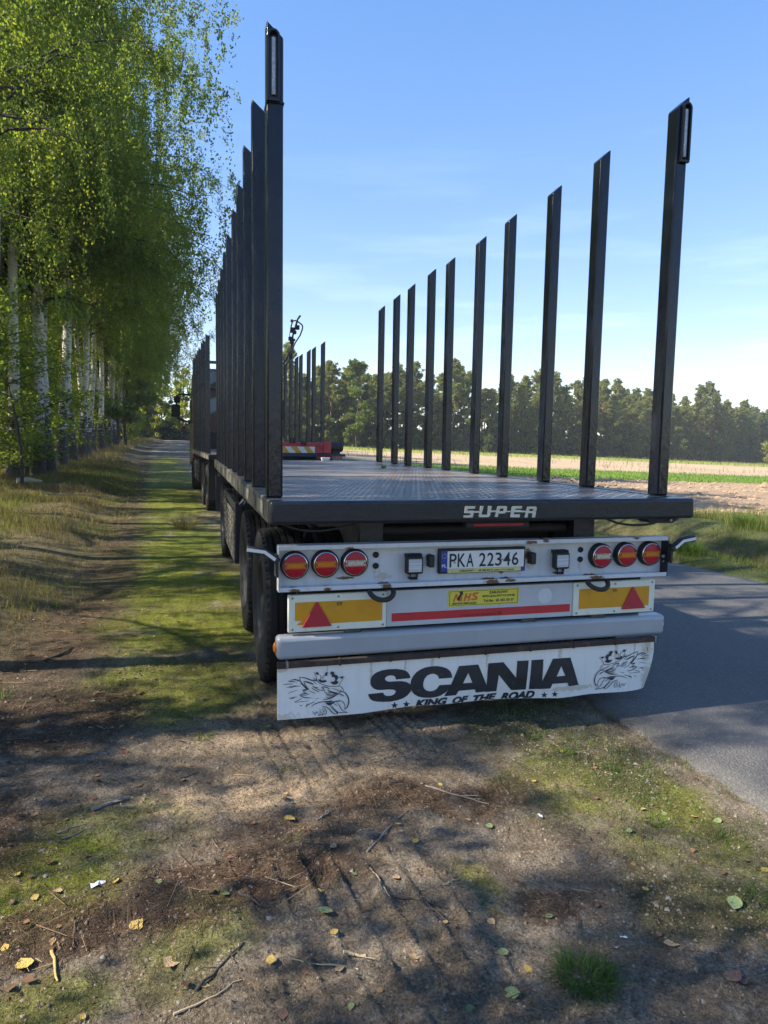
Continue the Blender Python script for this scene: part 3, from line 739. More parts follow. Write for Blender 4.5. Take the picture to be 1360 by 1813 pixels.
def broad_variant(seed, H=8.0, R=2.4, zl=0.05, leaf=0.36, n=3600, mat=None, clumps=26):
    r = np.random.default_rng(seed)
    zs = np.linspace(0, H*0.9, 8)
    tx = 0.25*np.sin(zs*0.5+r.uniform(0, 6)); tx -= tx[0]
    tubes = [(list(zip(tx, -tx*0.6, zs)), list(0.11*(1-zs/H)+0.015), 6, 0)]
    LC = []
    for i in range(clumps):
        u = r.uniform(0, 1)
        z0 = H*(zl+(0.93-zl)*u); rr = R*math.sin(PI*(0.12+0.82*u))**0.7*r.uniform(0.2, 0.95); az = r.uniform(0, 6.28)
        cc = np.array([math.cos(az)*rr, math.sin(az)*rr, z0]); s = r.uniform(0.45, 1.0)*R*0.36
        m = n//clumps
        d = unit(r.normal(0, 1, (m, 3)))
        LC.append(cc+d*s*r.uniform(0.45, 1.1, (m, 1))*np.array([1, 1, 0.72]))
        tubes.append(([(float(np.interp(z0*0.7, zs, tx)), 0, z0*0.7), tuple(cc)], [0.035, 0.01], 4, 0))
    c = np.concatenate(LC); k = len(c)
    v, q = leaf_quads(c, r.normal(0, 1, (k, 3)), r.normal(0, 1, (k, 3))+np.array([0, 0, 0.6]), leaf*r.uniform(0.6, 1.3, k), leaf*0.75*r.uniform(0.6, 1.3, k))
    crown = np_mesh('broadleaf_crown', v, q, mats=[mat or m_broad], attrs={'rnd': r.beta(2, 2, k)})
    return wood_mesh('broadleaf_trunk', tubes, [m_twig]), crown

def plant_tree(name, var, x, y, rot, s, label, cat, group=None, sz=None, dz=0.0):
    o = thing(name, label, cat, (x, y, ghs(x, y)-0.06+dz), group)
    o.rotation_euler = (0, 0, rot); o.scale = (s, s, sz or s)
    t = bpy.data.objects.new('trunk', var[0]); COL.objects.link(t); t.parent = o
    c = bpy.data.objects.new('crown', var[1]); COL.objects.link(c); c.parent = o
    return o

birches = [birch_variant(11, 14.5, 46, 24, 56, bias=1.1, lean=0.7, R=3.1, zlow=0.36, cap=6.2), birch_variant(12, 13.2, 44, 23, 54, bias=0.7, lean=0.3, R=3.0, zlow=0.36), birch_variant(13, 15.4, 46, 23, 54, bias=1.2, lean=1.1, r0=0.15, R=3.2, zlow=0.37, cap=6.0), birch_variant(14, 13.8, 44, 23, 54, bias=0.9, lean=0.5, R=3.0, zlow=0.38)]
birches.append(birch_variant(17, 16.5, 46, 22, 50, bias=0.8, lean=1.2, r0=0.15, R=2.8, zlow=0.36))
slim = [birch_variant(18, 13.5, 22, 16, 40, bias=0.2, lean=0.3, R=2.0, zlow=0.52, r0=0.085), birch_variant(19, 12.5, 20, 16, 40, bias=0.2, lean=-0.4, R=2.0, zlow=0.55, r0=0.095)]
birches_near = [birch_variant(15, 13.0, 30, 17, 44, bias=0.30, spread=0.2, R=2.7, zlow=0.26, leaf=0.06), birch_variant(16, 12.4, 30, 17, 44, bias=0.35, spread=0.2, R=2.7, zlow=0.30, lean=0.3, leaf=0.06)]
for _b in birches+birches_near: print('birch leaves', len(_b[1].polygons))
saplings = [sapling_variant(21), sapling_variant(22, 3.4, 18, 0.10, 1.5), sapling_variant(23, 7.0, 28, 0.11, 2.2, zlow=0.25)]
shrubs = [broad_variant(45, 3.4, 2.6, 0.0, 0.34, 2600), broad_variant(46, 4.4, 2.4, 0.0, 0.34, 2800)]
pines = [pine_variant(31, 15.5), pine_variant(32, 16.5, 0.5), pine_variant(33, 14.5, 0.38), pine_variant(34, 15.8, 0.55)]
broads = [broad_variant(41), broad_variant(42, 6.5, 2.0), broad_variant(43, 10.5, 2.4, 0.2)]

# the front row of birches along the verge, trunks in view
G1 = 'birches standing in a row along the verge'
front = [
 (-6.55, 18.9, 0, 'birch with thick leaning trunk, nearest of the trunk cluster by the grassy bank'),
 (-6.15, 20.2, 1, 'birch with straight white trunk, middle of the near trunk cluster'),
 (-5.95, 20.9, 3, 'birch with pale mottled trunk, on the track side of the near trunk cluster'),
 (-6.55, 26.6, 2, 'birch with curved white trunk and black flared foot, alone after the near cluster'),
 (-6.75, 31.0, 0, 'slim birch with dark foot close behind the curved trunked birch'),
 (-6.80, 34.2, 3, 'birch with very dark cracked lower trunk in the middle of the row'),
 (-7.0, 37.2, 1, None), (-7.15, 40.0, 2, None), (-7.35, 43.0, 0, None), (-7.3, 46.5, 3, None), (-7.75, 50.0, 1, None), (-7.6, 54.0, 2, None),
 (-8.0, 58.0, 0, None), (-7.9, 62.5, 1, None), (-8.3, 67.0, 3, None), (-8.5, 72.0, 2, None), (-8.8, 78.0, 0, None), (-9.2, 84.0, 1, None), (-9.6, 91.0, 2, None), (-10.3, 98.0, 3, None), (-11.0, 106.0, 0, None)]
for x, y, k, lab in front:
    bt = plant_tree('birch_tree', birches[k], x+random.uniform(-0.25, 0.25)*(lab is None), y, random.uniform(-0.5, 0.5), random.uniform(0.98, 1.26) if y < 45 else random.uniform(1.0, 1.28), lab or 'slender white trunked birch farther along the row beside the mossy track', 'tree', G1)
    bt.rotation_euler.x = random.uniform(-0.05, 0.05); bt.rotation_euler.y = random.uniform(-0.07, 0.06)
# nearer trees of the same row beside and behind the camera: their crowns hang into the picture and shade the trailer
for x, y, k, s in [(-6.0, 10.4, 1, 0.98), (-6.5, 6.4, 0, 0.95), (-6.2, 2.0, 1, 0.95), (-6.6, -2.4, 0, 1.0)]:
    plant_tree('birch_tree', birches_near[k], x, y, random.uniform(-0.4, 0.4), s, {10.4: 'near birch with leafy twigs in the upper left corner, standing beyond the trailer front axle', 6.4: 'near birch casting dappled shade, standing level with the trailer front axle', 2.0: 'near birch casting dappled shade on the track beside the trailer rear wheels', -2.4: 'nearest birch, shading the leafy dirt in the lower foreground'}[y], 'tree', 'birches with overhanging crowns beside the trailer')
plant_tree('birch_tree', birches[4], -6.3, 14.4, 0.55, 0.97, 'tall birch just outside the left picture edge whose hanging twigs reach farthest over the trailer', 'tree', 'birches with overhanging crowns beside the trailer')
plant_tree('birch_tree', birches[4], -6.9, 23.4, 0.2, 1.0, 'leaning tall birch in the gap behind the near trunk cluster', 'tree', 'birches standing in a row along the verge')
for x, y, k, s in [(-9.4, 13.0, 1, 1.05), (-9.1, 8.6, 0, 1.05), (-9.7, 5.0, 1, 1.0), (-9.0, 16.4, 0, 1.0), (-9.6, 0.8, 1, 1.1), (-9.2, -3.6, 0, 1.05), (-9.3, 19.5, 0, 1.1)]:  # second row outside the frame, added to shade the track and foreground
    plant_tree('birch_tree', birches_near[k], x, y, random.uniform(0, 6), s, 'birch of an unseen second row, added to shade the track', 'tree', 'birches with overhanging crowns beside the trailer')
# the wood behind the front row
G2 = 'birches inside the wood behind the front row'
rr = np.random.default_rng(5)
for row, (xo, st) in enumerate(((-8.9, 3.6), (-11.3, 4.2), (-14.5, 5.0), (-19.0, 6.5))):
    y = (21.0, 30.0, 42.0, 60.0)[row]
    while y < 112:
        x = xo - 0.05*max(0, y-20) + rr.uniform(-1.0, 1.0)
        plant_tree('birch_tree', slim[int(rr.integers(2))] if rr.uniform() < 0.75 else birches[int(rr.integers(4))], x, y+rr.uniform(-1, 1), rr.uniform(0, 6.28), rr.uniform(0.9, 1.1), 'thin birch trunk inside the wood behind the front row', 'tree', G2)
        y += st*rr.uniform(0.7, 1.4)
G3 = 'leafy saplings under the birches'
for x, y, k, s, lab in [(-5.7, 15.7, 0, 0.85, 'bright green leafy sapling at the left picture edge in front of the near birch trunks'), (-6.35, 19.6, 1, 1.15, 'low leafy sapling growing against the near birch trunk cluster'),
        (-7.1, 22.6, 0, 0.9, 'leafy sapling between the trunk cluster and the curved birch'), (-7.9, 25.4, 2, 0.85, 'tall sapling with layered branches behind the curved birch'), (-8.2, 28.5, 0, 1.0, None), (-9.0, 34, 2, 0.9, None), (-8.9, 41, 0, 0.9, None), (-9.2, 17.5, 2, 1.1, None),
        (-7.4, 20.6, 1, 1.2, None), (-7.9, 47.5, 1, 1.2, None), (-6.9, 24.6, 0, 0.7, None), (-7.6, 18.6, 0, 1.1, None), (-7.6, 25.5, 2, 0.85, None), (-7.9, 31.5, 0, 1.0, None), (-8.0, 37.5, 2, 0.8, None), (-8.3, 44.5, 0, 1.0, None), (-8.9, 53, 2, 0.9, None), (-11, 24, 2, 1.2, None), (-12, 31, 0, 1.2, None), (-10.5, 49, 2, 0.9, None), (-13, 40, 2, 1.1, None), (-15, 27, 2, 1.2, None), (-15, 50, 2, 1.2, None), (-18, 36, 2, 1.2, None), (-11, 60, 0, 1, None), (-12, 72, 2, 1, None), (-12.5, 86, 2, 1, None), (-19, 60, 2, 1.2, None), (-21, 46, 2, 1.3, None), (-24, 58, 2, 1.3, None)]:
    plant_tree('sapling', saplings[k], x, y, rr.uniform(0, 6.28), s, lab or 'leafy sapling deeper in the shade among the birch trunks', 'tree', G3)

# the pine wood beyond the field
G4, G5 = 'pines along the far edge of the field', 'leafy trees under the far pines'
fp = [(-34, 118), (-14, 122), (2, 118), (22, 109), (60, 112), (100, 121), (150, 140), (215, 165)]
def along(s):
    d = 0
    for a, b in zip(fp[:-1], fp[1:]):
        l = math.hypot(b[0]-a[0], b[1]-a[1])
        if s <= d+l:
            t = (s-d)/l
            return a[0]+(b[0]-a[0])*t, a[1]+(b[1]-a[1])*t, (b[0]-a[0])/l, (b[1]-a[1])/l
        d += l
    return None
for row in range(4):
    s = rr.uniform(0, 3)
    while True:
        q = along(s)
        if q is None: break
        off = row*4.2 + rr.uniform(-1.2, 1.2) + 1.0
        x, y = q[0]-q[3]*off, q[1]+q[2]*off
        if x < 4: s += 2.0; continue
        hs = rr.uniform(0.72, 0.95)*(1.0 if x > 40 else 0.98)
        plant_tree('pine_tree', pines[int(rr.integers(4))], x, y, rr.uniform(0, 6.28), hs, 'tall pine with bare reddish trunk in the far wood edge', 'tree', G4, sz=hs*rr.uniform(0.84, 1.18))
        s += rr.uniform(2.9, 5.2) + row*0.7
for row in range(4):
    s = rr.uniform(0, 2)
    while True:
        q = along(s)
        if q is None: break
        off = row*3.2 + rr.uniform(-1.8, 1.0)
        x, y = q[0]-q[3]*off, q[1]+q[2]*off
        if x < 4: s += 2.0; continue
        k = int(rr.integers(3)) if row in (1, 2) else int(rr.choice([0, 1, 1, 2]))
        plant_tree('broadleaf_tree', broads[k], x, y, rr.uniform(0, 6.28), rr.uniform(0.75, 1.15), 'bushy dark green leafy tree below the far pines', 'tree', G5)
        s += rr.uniform(2.4, 4.4)+row*0.5
for row in range(3):
    s = rr.uniform(0, 2)
    while True:
        q = along(s)
        if q is None: break
        off = 3.0+row*5.0 + rr.uniform(-1.2, 1.2)
        x, y = q[0]-q[3]*off, q[1]+q[2]*off
        plant_tree('shrub', shrubs[int(rr.integers(2))], x, y, rr.uniform(0, 6.28), rr.uniform(0.8, 1.25), 'low dark shrub between the trunks of the far wood', 'shrub', 'undergrowth shrubs of the far wood')
        s += rr.uniform(2.6, 4.2)
plant_tree('broadleaf_tree', broads[2], 24.5, 105.5, 1.0, 1.38, 'tallest pale leafy tree at the wood edge left of the trailer stakes', 'tree', None)
wil = broad_variant(44, 3.6, 3.0, 0.02, 0.26, 3600, leaf_mat('willow_leaf', [(0, (0.10, 0.12, 0.035)), (1, (0.19, 0.20, 0.07))], 0.4, 0.5, 0.3), 30)
plant_tree('willow_bush', wil, 80.5, 78.5, 0.3, 1.0, 'round pale green bush alone at the field end by the right picture edge', 'bush')
# the wood closing the view where the road goes
m_painted_sunlit = leaf_mat('leaf_painted_sunlit', [(0, (0.11, 0.15, 0.028)), (0.6, (0.17, 0.205, 0.036)), (1, (0.25, 0.255, 0.05))], 0.55, 0.5, 0.2)  # brighter leaf copy, the sunlight is put into its colour
painted_sunlit_trees = [broad_variant(51, 8.5, 2.6, 0.05, 0.30, 3600, m_painted_sunlit), broad_variant(52, 10.5, 2.8, 0.1, 0.30, 3800, m_painted_sunlit)]
G6 = 'trees where the road enters the wood'
for i in range(32):
    x = -46+i*1.7+rr.uniform(-1, 1); y = 124+rr.uniform(-4, 8)
    plant_tree('broadleaf_tree', painted_sunlit_trees[int(rr.integers(2))], x, y, rr.uniform(0, 6.28), rr.uniform(0.9, 1.5), 'yellowish green tree in the wood where the road ends', 'tree', G6)

for y in (52, 59, 66, 73, 81, 89, 97, 106):
    plant_tree('broadleaf_tree', painted_sunlit_trees[int(rr.integers(2))] if y > 78 else broads[2], -7.0-0.045*(y-50)+rr.uniform(-0.6, 0.6), y, rr.uniform(0, 6.28), rr.uniform(1.0, 1.3), 'leafy tree filling the gap between the far birches and the track', 'tree', 'leafy trees among the far birches of the row')
# ------------------------------------------------------------------ vehicle materials
m_black = paint('black_gloss_paint', (0.004, 0.007, 0.016), (0.008, 0.011, 0.020), 5, (0.14, 0.24), bump=0.004, bscale=26, bdetail=5, grime=(0.030, 0.030, 0.030), gscale=2.2, gth=(0.66, 1.0), gstretch=(3, 3, 0.8), spec=0.42, coat=0.0, grough=0.7, bstretch=(1, 1, 0.4))
m_beam = paint('black_frame_paint', (0.007, 0.010, 0.018), (0.014, 0.017, 0.024), 4, (0.24, 0.42), bump=0.002, bscale=30, grime=(0.06, 0.056, 0.052), gscale=3.2, gth=(0.64, 0.95), gstretch=(0.7, 1, 1.6), spec=0.42, coat=0.0, grough=0.75)
m_chassis = paint('dull_black_chassis', (0.012, 0.012, 0.013), (0.030, 0.027, 0.024), 8, (0.6, 0.85), bump=0.003, bscale=40)
m_rubber = paint('black_rubber', (0.014, 0.014, 0.015), (0.026, 0.025, 0.024), 20, (0.55, 0.8), bump=0.001, bscale=150)
m_tyre = paint('tyre_rubber', (0.009, 0.009, 0.010), (0.016, 0.0155, 0.015), 6, (0.6, 0.85), bump=0.001, bscale=80, grime=(0.032, 0.028, 0.024), gscale=5, gth=(0.62, 0.95), spec=0.3)
m_rim = paint('wheel_steel', (0.020, 0.020, 0.021), (0.040, 0.037, 0.034), 7, (0.5, 0.7), metal=0.0, bump=0.001)
m_sidegrime = paint('grimy_side_rail', (0.075, 0.070, 0.058), (0.025, 0.025, 0.026), 5, (0.45, 0.7), bump=0.003, bscale=35, grime=(0.20, 0.175, 0.125), gscale=6, gth=(0.45, 0.75))
m_tape = paint('dirty_reflective_tape', (0.30, 0.285, 0.245), (0.16, 0.145, 0.11), 9, (0.35, 0.6), bump=0.0006, bscale=90, grime=(0.12, 0.10, 0.07), gscale=9, gth=(0.5, 0.75))
m_slat = paint('weathered_slats', (0.10, 0.09, 0.075), (0.05, 0.044, 0.037), 7, (0.6, 0.85), bump=0.002, bscale=50, grime=(0.045, 0.04, 0.033), gscale=11, gth=(0.5, 0.7))
m_red = paint('red_lamp_lens', (0.40, 0.008, 0.022), (0.33, 0.007, 0.018), 20, (0.28, 0.38), bump=0.0012, bscale=140, spec=0.35, coat=0.0)
m_amber = paint('amber_lamp_lens', (0.62, 0.19, 0.012), (0.50, 0.13, 0.008), 40, (0.25, 0.35), bump=0.0015, bscale=160, coat=0.0, spec=0.35)
m_clear = paint('clear_lamp_lens', (0.62, 0.53, 0.42), (0.40, 0.30, 0.20), 70, (0.15, 0.3), bump=0.002, bscale=160, coat=0.5)
m_chrome = paint('chrome_ring', (0.70, 0.71, 0.73), (0.55, 0.56, 0.58), 8, (0.12, 0.3), metal=1.0)
m_dots = paint('black_led_frame', (0.02, 0.018, 0.016), None, 8, (0.4, 0.5))
m_cream = paint('cream_board', (0.70, 0.72, 0.62), (0.60, 0.62, 0.53), 5, (0.35, 0.55), grime=(0.30, 0.26, 0.18), gscale=4, gth=(0.60, 0.85), gstretch=(2, 2, 0.7))
m_reflamber = paint('amber_retroreflector', (0.62, 0.295, 0.006), (0.54, 0.245, 0.005), 7, (0.35, 0.5), bump=0.0004, bscale=400, grime=(0.40, 0.21, 0.03), gscale=6, gth=(0.55, 0.8))
m_reflred = paint('red_retroreflector', (0.42, 0.018, 0.035), (0.35, 0.014, 0.028), 9, (0.3, 0.45), bump=0.0006, bscale=300, coat=0.3)
m_redtape = paint('red_tape', (0.50, 0.022, 0.030), (0.42, 0.018, 0.026), 5, (0.35, 0.5), grime=(0.34, 0.06, 0.055), gscale=12, gth=(0.6, 0.85))
m_greyboard = paint('pale_grey_board', (0.46, 0.485, 0.515), (0.40, 0.42, 0.45), 4, (0.4, 0.55), grime=(0.27, 0.26, 0.24), gscale=5, gth=(0.62, 0.9), gstretch=(3, 3, 0.5))
m_ghost = paint('sticker_residue', (0.56, 0.58, 0.60), (0.49, 0.51, 0.54), 14, (0.5, 0.7))
m_bumper = paint('grey_bumper_paint', (0.34, 0.365, 0.395), (0.29, 0.31, 0.335), 3, (0.30, 0.45), bump=0.0012, bscale=14, grime=(0.15, 0.105, 0.065), gscale=7, gth=(0.66, 0.80), coat=0.2, grough=0.75)
m_railrust = paint('rusty_dark_rail', (0.055, 0.036, 0.028), (0.025, 0.019, 0.017), 11, (0.7, 0.9), bump=0.003, bscale=60, grime=(0.13, 0.06, 0.028), gscale=13, gth=(0.55, 0.7))
m_plate = paint('number_plate_white', (0.68, 0.69, 0.69), (0.62, 0.63, 0.63), 6, (0.3, 0.45), grime=(0.4, 0.37, 0.31), gscale=14, gth=(0.62, 0.85))
m_blue = paint('eu_band_blue', (0.012, 0.045, 0.30), (0.010, 0.038, 0.25), 9, (0.3, 0.4))
m_ink = paint('black_print', (0.018, 0.021, 0.028), (0.030, 0.033, 0.040), 9, (0.4, 0.6), grime=(0.09, 0.09, 0.095), gscale=22, gth=(0.62, 0.80))
m_inkpure = paint('plain_black_print', (0.015, 0.016, 0.018), None, 9, (0.4, 0.55))
m_whiteink = paint('white_print', (0.75, 0.75, 0.74), None, 9, (0.4, 0.5))
m_redink = paint('dark_red_print', (0.09, 0.006, 0.01), None, 9, (0.4, 0.5))
m_orange = paint('orange_print', (0.62, 0.13, 0.045), (0.54, 0.11, 0.04), 9, (0.4, 0.5))
m_yellow = paint('yellow_sticker', (0.66, 0.57, 0.060), (0.60, 0.51, 0.055), 8, (0.35, 0.5), grime=(0.45, 0.38, 0.10), gscale=14, gth=(0.6, 0.85))
m_footer = paint('yellow_plate_strip', (0.62, 0.57, 0.22), (0.5, 0.47, 0.20), 12, (0.35, 0.5))
m_badge = paint('worn_cream_letters', (0.66, 0.63, 0.53), (0.50, 0.46, 0.36), 28, (0.4, 0.6), grime=(0.33, 0.25, 0.14), gscale=45, gth=(0.55, 0.8))
m_steel = paint('plain_steel', (0.42, 0.42, 0.42), (0.22, 0.21, 0.20), 20, (0.35, 0.55), metal=0.7)
m_lens = paint('striped_lamp_glass', (0.60, 0.63, 0.66), (0.30, 0.32, 0.34), 3, (0.12, 0.2), stretch=(1, 1, 45), coat=0.7)
m_led = paint('led_strip', (0.55, 0.57, 0.60), (0.25, 0.26, 0.28), 60, (0.2, 0.3), coat=0.4)

def spots(nt_parts, lst, amp=0.5):
    """soft mask of rust patches at the given (x, z, radius) of the sheet, broken up by noise"""
    N, L = nt_parts
    tc = N.new('ShaderNodeTexCoord')
    no = noise_node(N, L, 46, 6, 0.75)
    nn = mrange(N, L, no.outputs['Fac'], 0.25, 0.75, -0.55, 0.75)
    tot = None
    for x, z, rx, rz in lst:
        mp = N.new('ShaderNodeMapping'); mp.vector_type = 'POINT'
        mp.inputs['Location'].default_value = (-x/rx, 0, -z/rz); mp.inputs['Scale'].default_value = (1/rx, 0, 1/rz)
        ln = N.new('ShaderNodeVectorMath'); ln.operation = 'LENGTH'
        L.new(tc.outputs['Object'], mp.inputs['Vector']); L.new(mp.outputs['Vector'], ln.inputs[0])
        v = mrange(N, L, ln.outputs['Value'], 1.5, 0.0)
        tot = v if tot is None else math_n(N, L, 'MAXIMUM', tot, v)
    s = math_n(N, L, 'ADD', tot, math_n(N, L, 'MULTIPLY', nn, amp))
    return mrange(N, L, s, 0.52, 0.68)

def sheet_mat(name, base, base2, rust, stains, rough=0.45, streak=0.5):
    m, N, L, B = new_mat(name)
    n1 = noise_node(N, L, 3, 5, 0.6)
    col = mixc(N, L, mrange(N, L, n1.outputs['Fac'], 0.3, 0.7), base, base2)
    st = noise_node(N, L, 9, 6, 0.65, (3.5, 1, 0.35))
    col = mixc(N, L, math_n(N, L, 'MULTIPLY', mrange(N, L, st.outputs['Fac'], 0.52, 0.85), streak), col, (0.33, 0.29, 0.22))
    if stains:
        sm = spots((N, L), stains, 0.9)
        col = mixc(N, L, math_n(N, L, 'MULTIPLY', sm, 0.45), col, (0.34, 0.245, 0.12))
    if rust:
        rm = spots((N, L), rust)
        rn = noise_node(N, L, 90, 3, 0.6)
        col = mixc(N, L, rm, col, mixc(N, L, rn.outputs['Fac'], (0.045, 0.025, 0.015), (0.20, 0.095, 0.035)))
    L.new(col, B.inputs['Base Color']); B.inputs['Roughness'].default_value = rough
    bn = noise_node(N, L, 7, 3, 0.5)
    bp = N.new('ShaderNodeBump'); bp.inputs['Distance'].default_value = 0.004
    L.new(bn.outputs['Fac'], bp.inputs['Height']); L.new(bp.outputs['Normal'], B.inputs['Normal'])
    return m

m_deck, N, L, B = new_mat('chequer_plate')
tc = N.new('ShaderNodeTexCoord')
def lozenge(rot, shift):
    mp = N.new('ShaderNodeMapping'); mp.inputs['Rotation'].default_value = (0, 0, rot); mp.inputs['Location'].default_value = (shift, shift*0.5, 0)
    L.new(tc.outputs['Object'], mp.inputs['Vector'])
    sp = N.new('ShaderNodeSeparateXYZ'); L.new(mp.outputs['Vector'], sp.inputs['Vector'])
    def fr(s, sc):
        f = math_n(N, L, 'FRACT', math_n(N, L, 'MULTIPLY', s, sc))
        return math_n(N, L, 'ABSOLUTE', math_n(N, L, 'SUBTRACT', f, 0.5))
    a = fr(sp.outputs['X'], 1/0.080); b = fr(sp.outputs['Y'], 1/0.040)
    d = math_n(N, L, 'ADD', math_n(N, L, 'MULTIPLY', a, 2.1), math_n(N, L, 'MULTIPLY', b, 2.6))
    return mrange(N, L, d, 0.85, 0.55)
ch = math_n(N, L, 'MAXIMUM', lozenge(PI/4, 0.0), lozenge(-PI/4, 0.040))
d1 = noise_node(N, L, 1.3, 6, 0.65, (1, 0.45, 1))
d2 = noise_node(N, L, 40, 4, 0.6)
col = mixc(N, L, mrange(N, L, d1.outputs['Fac'], 0.35, 0.68), (0.060, 0.052, 0.047), (0.175, 0.132, 0.100))
col = mixc(N, L, mrange(N, L, d2.outputs['Fac'], 0.45, 0.75), col, (0.075, 0.060, 0.050))
col = mixc(N, L, math_n(N, L, 'MULTIPLY', ch, 0.65), col, (0.34, 0.33, 0.32))
L.new(col, B.inputs['Base Color'])
rmix = N.new('ShaderNodeMix'); rmix.data_type = 'FLOAT'
L.new(math_n(N, L, 'MULTIPLY', ch, 0.85), rmix.inputs[0]); L.new(mrange(N, L, d1.outputs['Fac'], 0.35, 0.65, 0.42, 0.70), rmix.inputs[2]); rmix.inputs[3].default_value = 0.20
L.new(rmix.outputs[0], B.inputs['Roughness'])
B.inputs['Metallic'].default_value = 0.05; B.inputs['Specular IOR Level'].default_value = 0.45
bp = N.new('ShaderNodeBump'); bp.inputs['Distance'].default_value = 0.007
L.new(ch, bp.inputs['Height']); L.new(bp.outputs['Normal'], B.inputs['Normal'])

# ------------------------------------------------------------------ lettering helpers
from mathutils.geometry import tessellate_polygon
def poly_faces(outer, holes=()):
    loops = [[Vector((x, z, 0)) for x, z in outer]] + [[Vector((x, z, 0)) for x, z in h] for h in holes]
    pts = [p for l in loops for p in l]
    return [(p.x, p.y) for p in pts], [tuple(t) for t in tessellate_polygon(loops)]

def text_flat(body, x0, x1, z0, z1, bold=0.0, shear=0.0):
    cu = bpy.data.curves.new('lettering', 'FONT')
    cu.body = body; cu.offset = bold; cu.shear = shear; cu.resolution_u = 3
    cu.fill_mode = 'FRONT'
    tmp = bpy.data.objects.new('lettering', cu)
    me = bpy.data.meshes.new_from_object(tmp)
    v = np.array([p.co[:2] for p in me.vertices]); f = [tuple(p.vertices) for p in me.polygons]
    bpy.data.objects.remove(tmp); bpy.data.curves.remove(cu); bpy.data.meshes.remove(me)
    lo, hi = v.min(0), v.max(0)
    v = (v-lo)/np.maximum(hi-lo, 1e-6)
    return [(x0+(x1-x0)*a, z0+(z1-z0)*b) for a, b in v], f

def flat_obj(name, pieces, mat, parent, y, yfun=None, lift=0.0015, clip=None):
    """flat print: pieces = [(points, faces)]; faces point to -Y"""
    mb = MB()
    for i, (p, f) in enumerate(pieces):
        yy = (lambda x, z: y) if yfun is None else yfun
        mb.add([(x, yy(x, z)-lift-0.00006*i, z) for x, z in p], f)
    me = bpy.data.meshes.new(name)
    me.from_pydata(mb.v, [], mb.f)
    bm = bmesh.new(); bm.from_mesh(me)
    if clip is not None:
        bmesh.ops.bisect_plane(bm, geom=bm.verts[:]+bm.edges[:]+bm.faces[:], plane_co=(0, 0, clip[0]), plane_no=Vector((-clip[1], 0, 1)), clear_inner=True)
    bm.normal_update()
    for fc in bm.faces:
        if fc.normal.y > 0: fc.normal_flip()
    o0 = Vector((0, 0, 0)) if parent is None else ORG[parent]
    bmesh.ops.translate(bm, verts=bm.verts, vec=-o0)
    bm.to_mesh(me); bm.free()
    me.materials.append(mat)
    return link(name, me, parent, o0)

def rect(x0, x1, z0, z1): return ([(x0, z0), (x1, z0), (x1, z1), (x0, z1)], [(0, 1, 2, 3)])
def disc(x, z, r, n=24, rz=None): return ([(x+r*math.cos(2*PI*k/n), z+(rz or r)*math.sin(2*PI*k/n)) for k in range(n)], [tuple(range(n))])

# ------------------------------------------------------------------ the log trailer
TR = thing('log_trailer', 'black flat log trailer with tall stakes, red round tail lights and white printed mud flap', 'trailer', (0, 3.6, 0))
DT = 1.300
def tp(mb, name, mats, at=(0, 0, 0), bevel=0.0, parent=None, **k):
    return mb.build(name, mats, parent or TR, at, bevel, **k)

deckp = tp(MB().box(-1.2, 1.2, 0.119, 7.5, 1.270, DT-0.003), 'deck_plate', m_deck, (0, 3.6, 1.3))
# welded seams of the plate sheets
for yy in (2.5, 5.0):
    tp(MB().box(-1.19, 1.19, yy-0.006, yy+0.006, DT-0.004, DT-0.0005), 'weld_seam', m_chassis, (0, yy, DT), parent=deckp)
# rear cross beam
rb = tp(MB().box(-1.275, 1.275, 0.0, 0.118, 1.180, 1.302), 'rear_beam', m_beam, (0, 0, 1.24), bevel=0.018, seg=3)
for hx in (-0.690, 0.679):
    tp(MB().lathe([(0.0135, 0), (0.0135, 0.01), (0.010, 0.012)], (hx, -0.002, 1.243), 'Y', 16), 'bolt_hole', m_inkpure, (hx, 0, 1.243), parent=rb)
SU = FLAP_LETTERS
def mm(pts, dz=1.3): return [(x/1000, z/1000+dz) for x, z in pts]
badge = [poly_faces(mm(SU['SU_S'])), poly_faces(mm(SU['SU_U'])), poly_faces(mm(SU['SU_P']), [mm(SU['SU_Phole'])]), poly_faces(mm(SU['SU_E'])), poly_faces(mm(SU['SU_R']), [mm(SU['SU_Rhole'])])]
bb = mm(SU['SU_bars'])
for k in range(0, len(bb), 4): badge.append(poly_faces(bb[k:k+4]))
bo = flat_obj('badge_lettering', badge, m_badge, TR, 0.0, lift=0.005)
sm = bo.modifiers.new('thick', 'SOLIDIFY'); sm.thickness = 0.0045; sm.offset = -1
# side rails with the worn reflective tape
for sx in (-1, 1):
    x0, x1 = (-1.275, -1.2) if sx < 0 else (1.2, 1.275)
    sr = tp(MB().box(x0, x1, 0.119, 7.6, 1.175, 1.301), 'side_rail', m_sidegrime if sx < 0 else m_beam, (x0, 3.6, 1.24), bevel=0.008)
    xo = x0-0.0015 if sx < 0 else x1+0.0015
    for k in range(15):
        ya = 0.28+k*0.485+random.uniform(-0.03, 0.03)
        yb = ya + (0.16 if k % 2 else 0.33)
        tp(MB().box(min(xo, xo+sx*0.0015), max(xo, xo+sx*0.0015), ya, yb, 1.197+random.uniform(0, 0.006), 1.275), 'reflective_tape', m_tape if (k % 3 != 1) else m_slat, (xo, ya, 1.23), parent=sr, smooth=False)
tp(MB().box(-1.275, 1.275, 7.5, 7.6, 1.18, 1.300), 'front_beam', m_beam, (0, 7.55, 1.24), bevel=0.01)

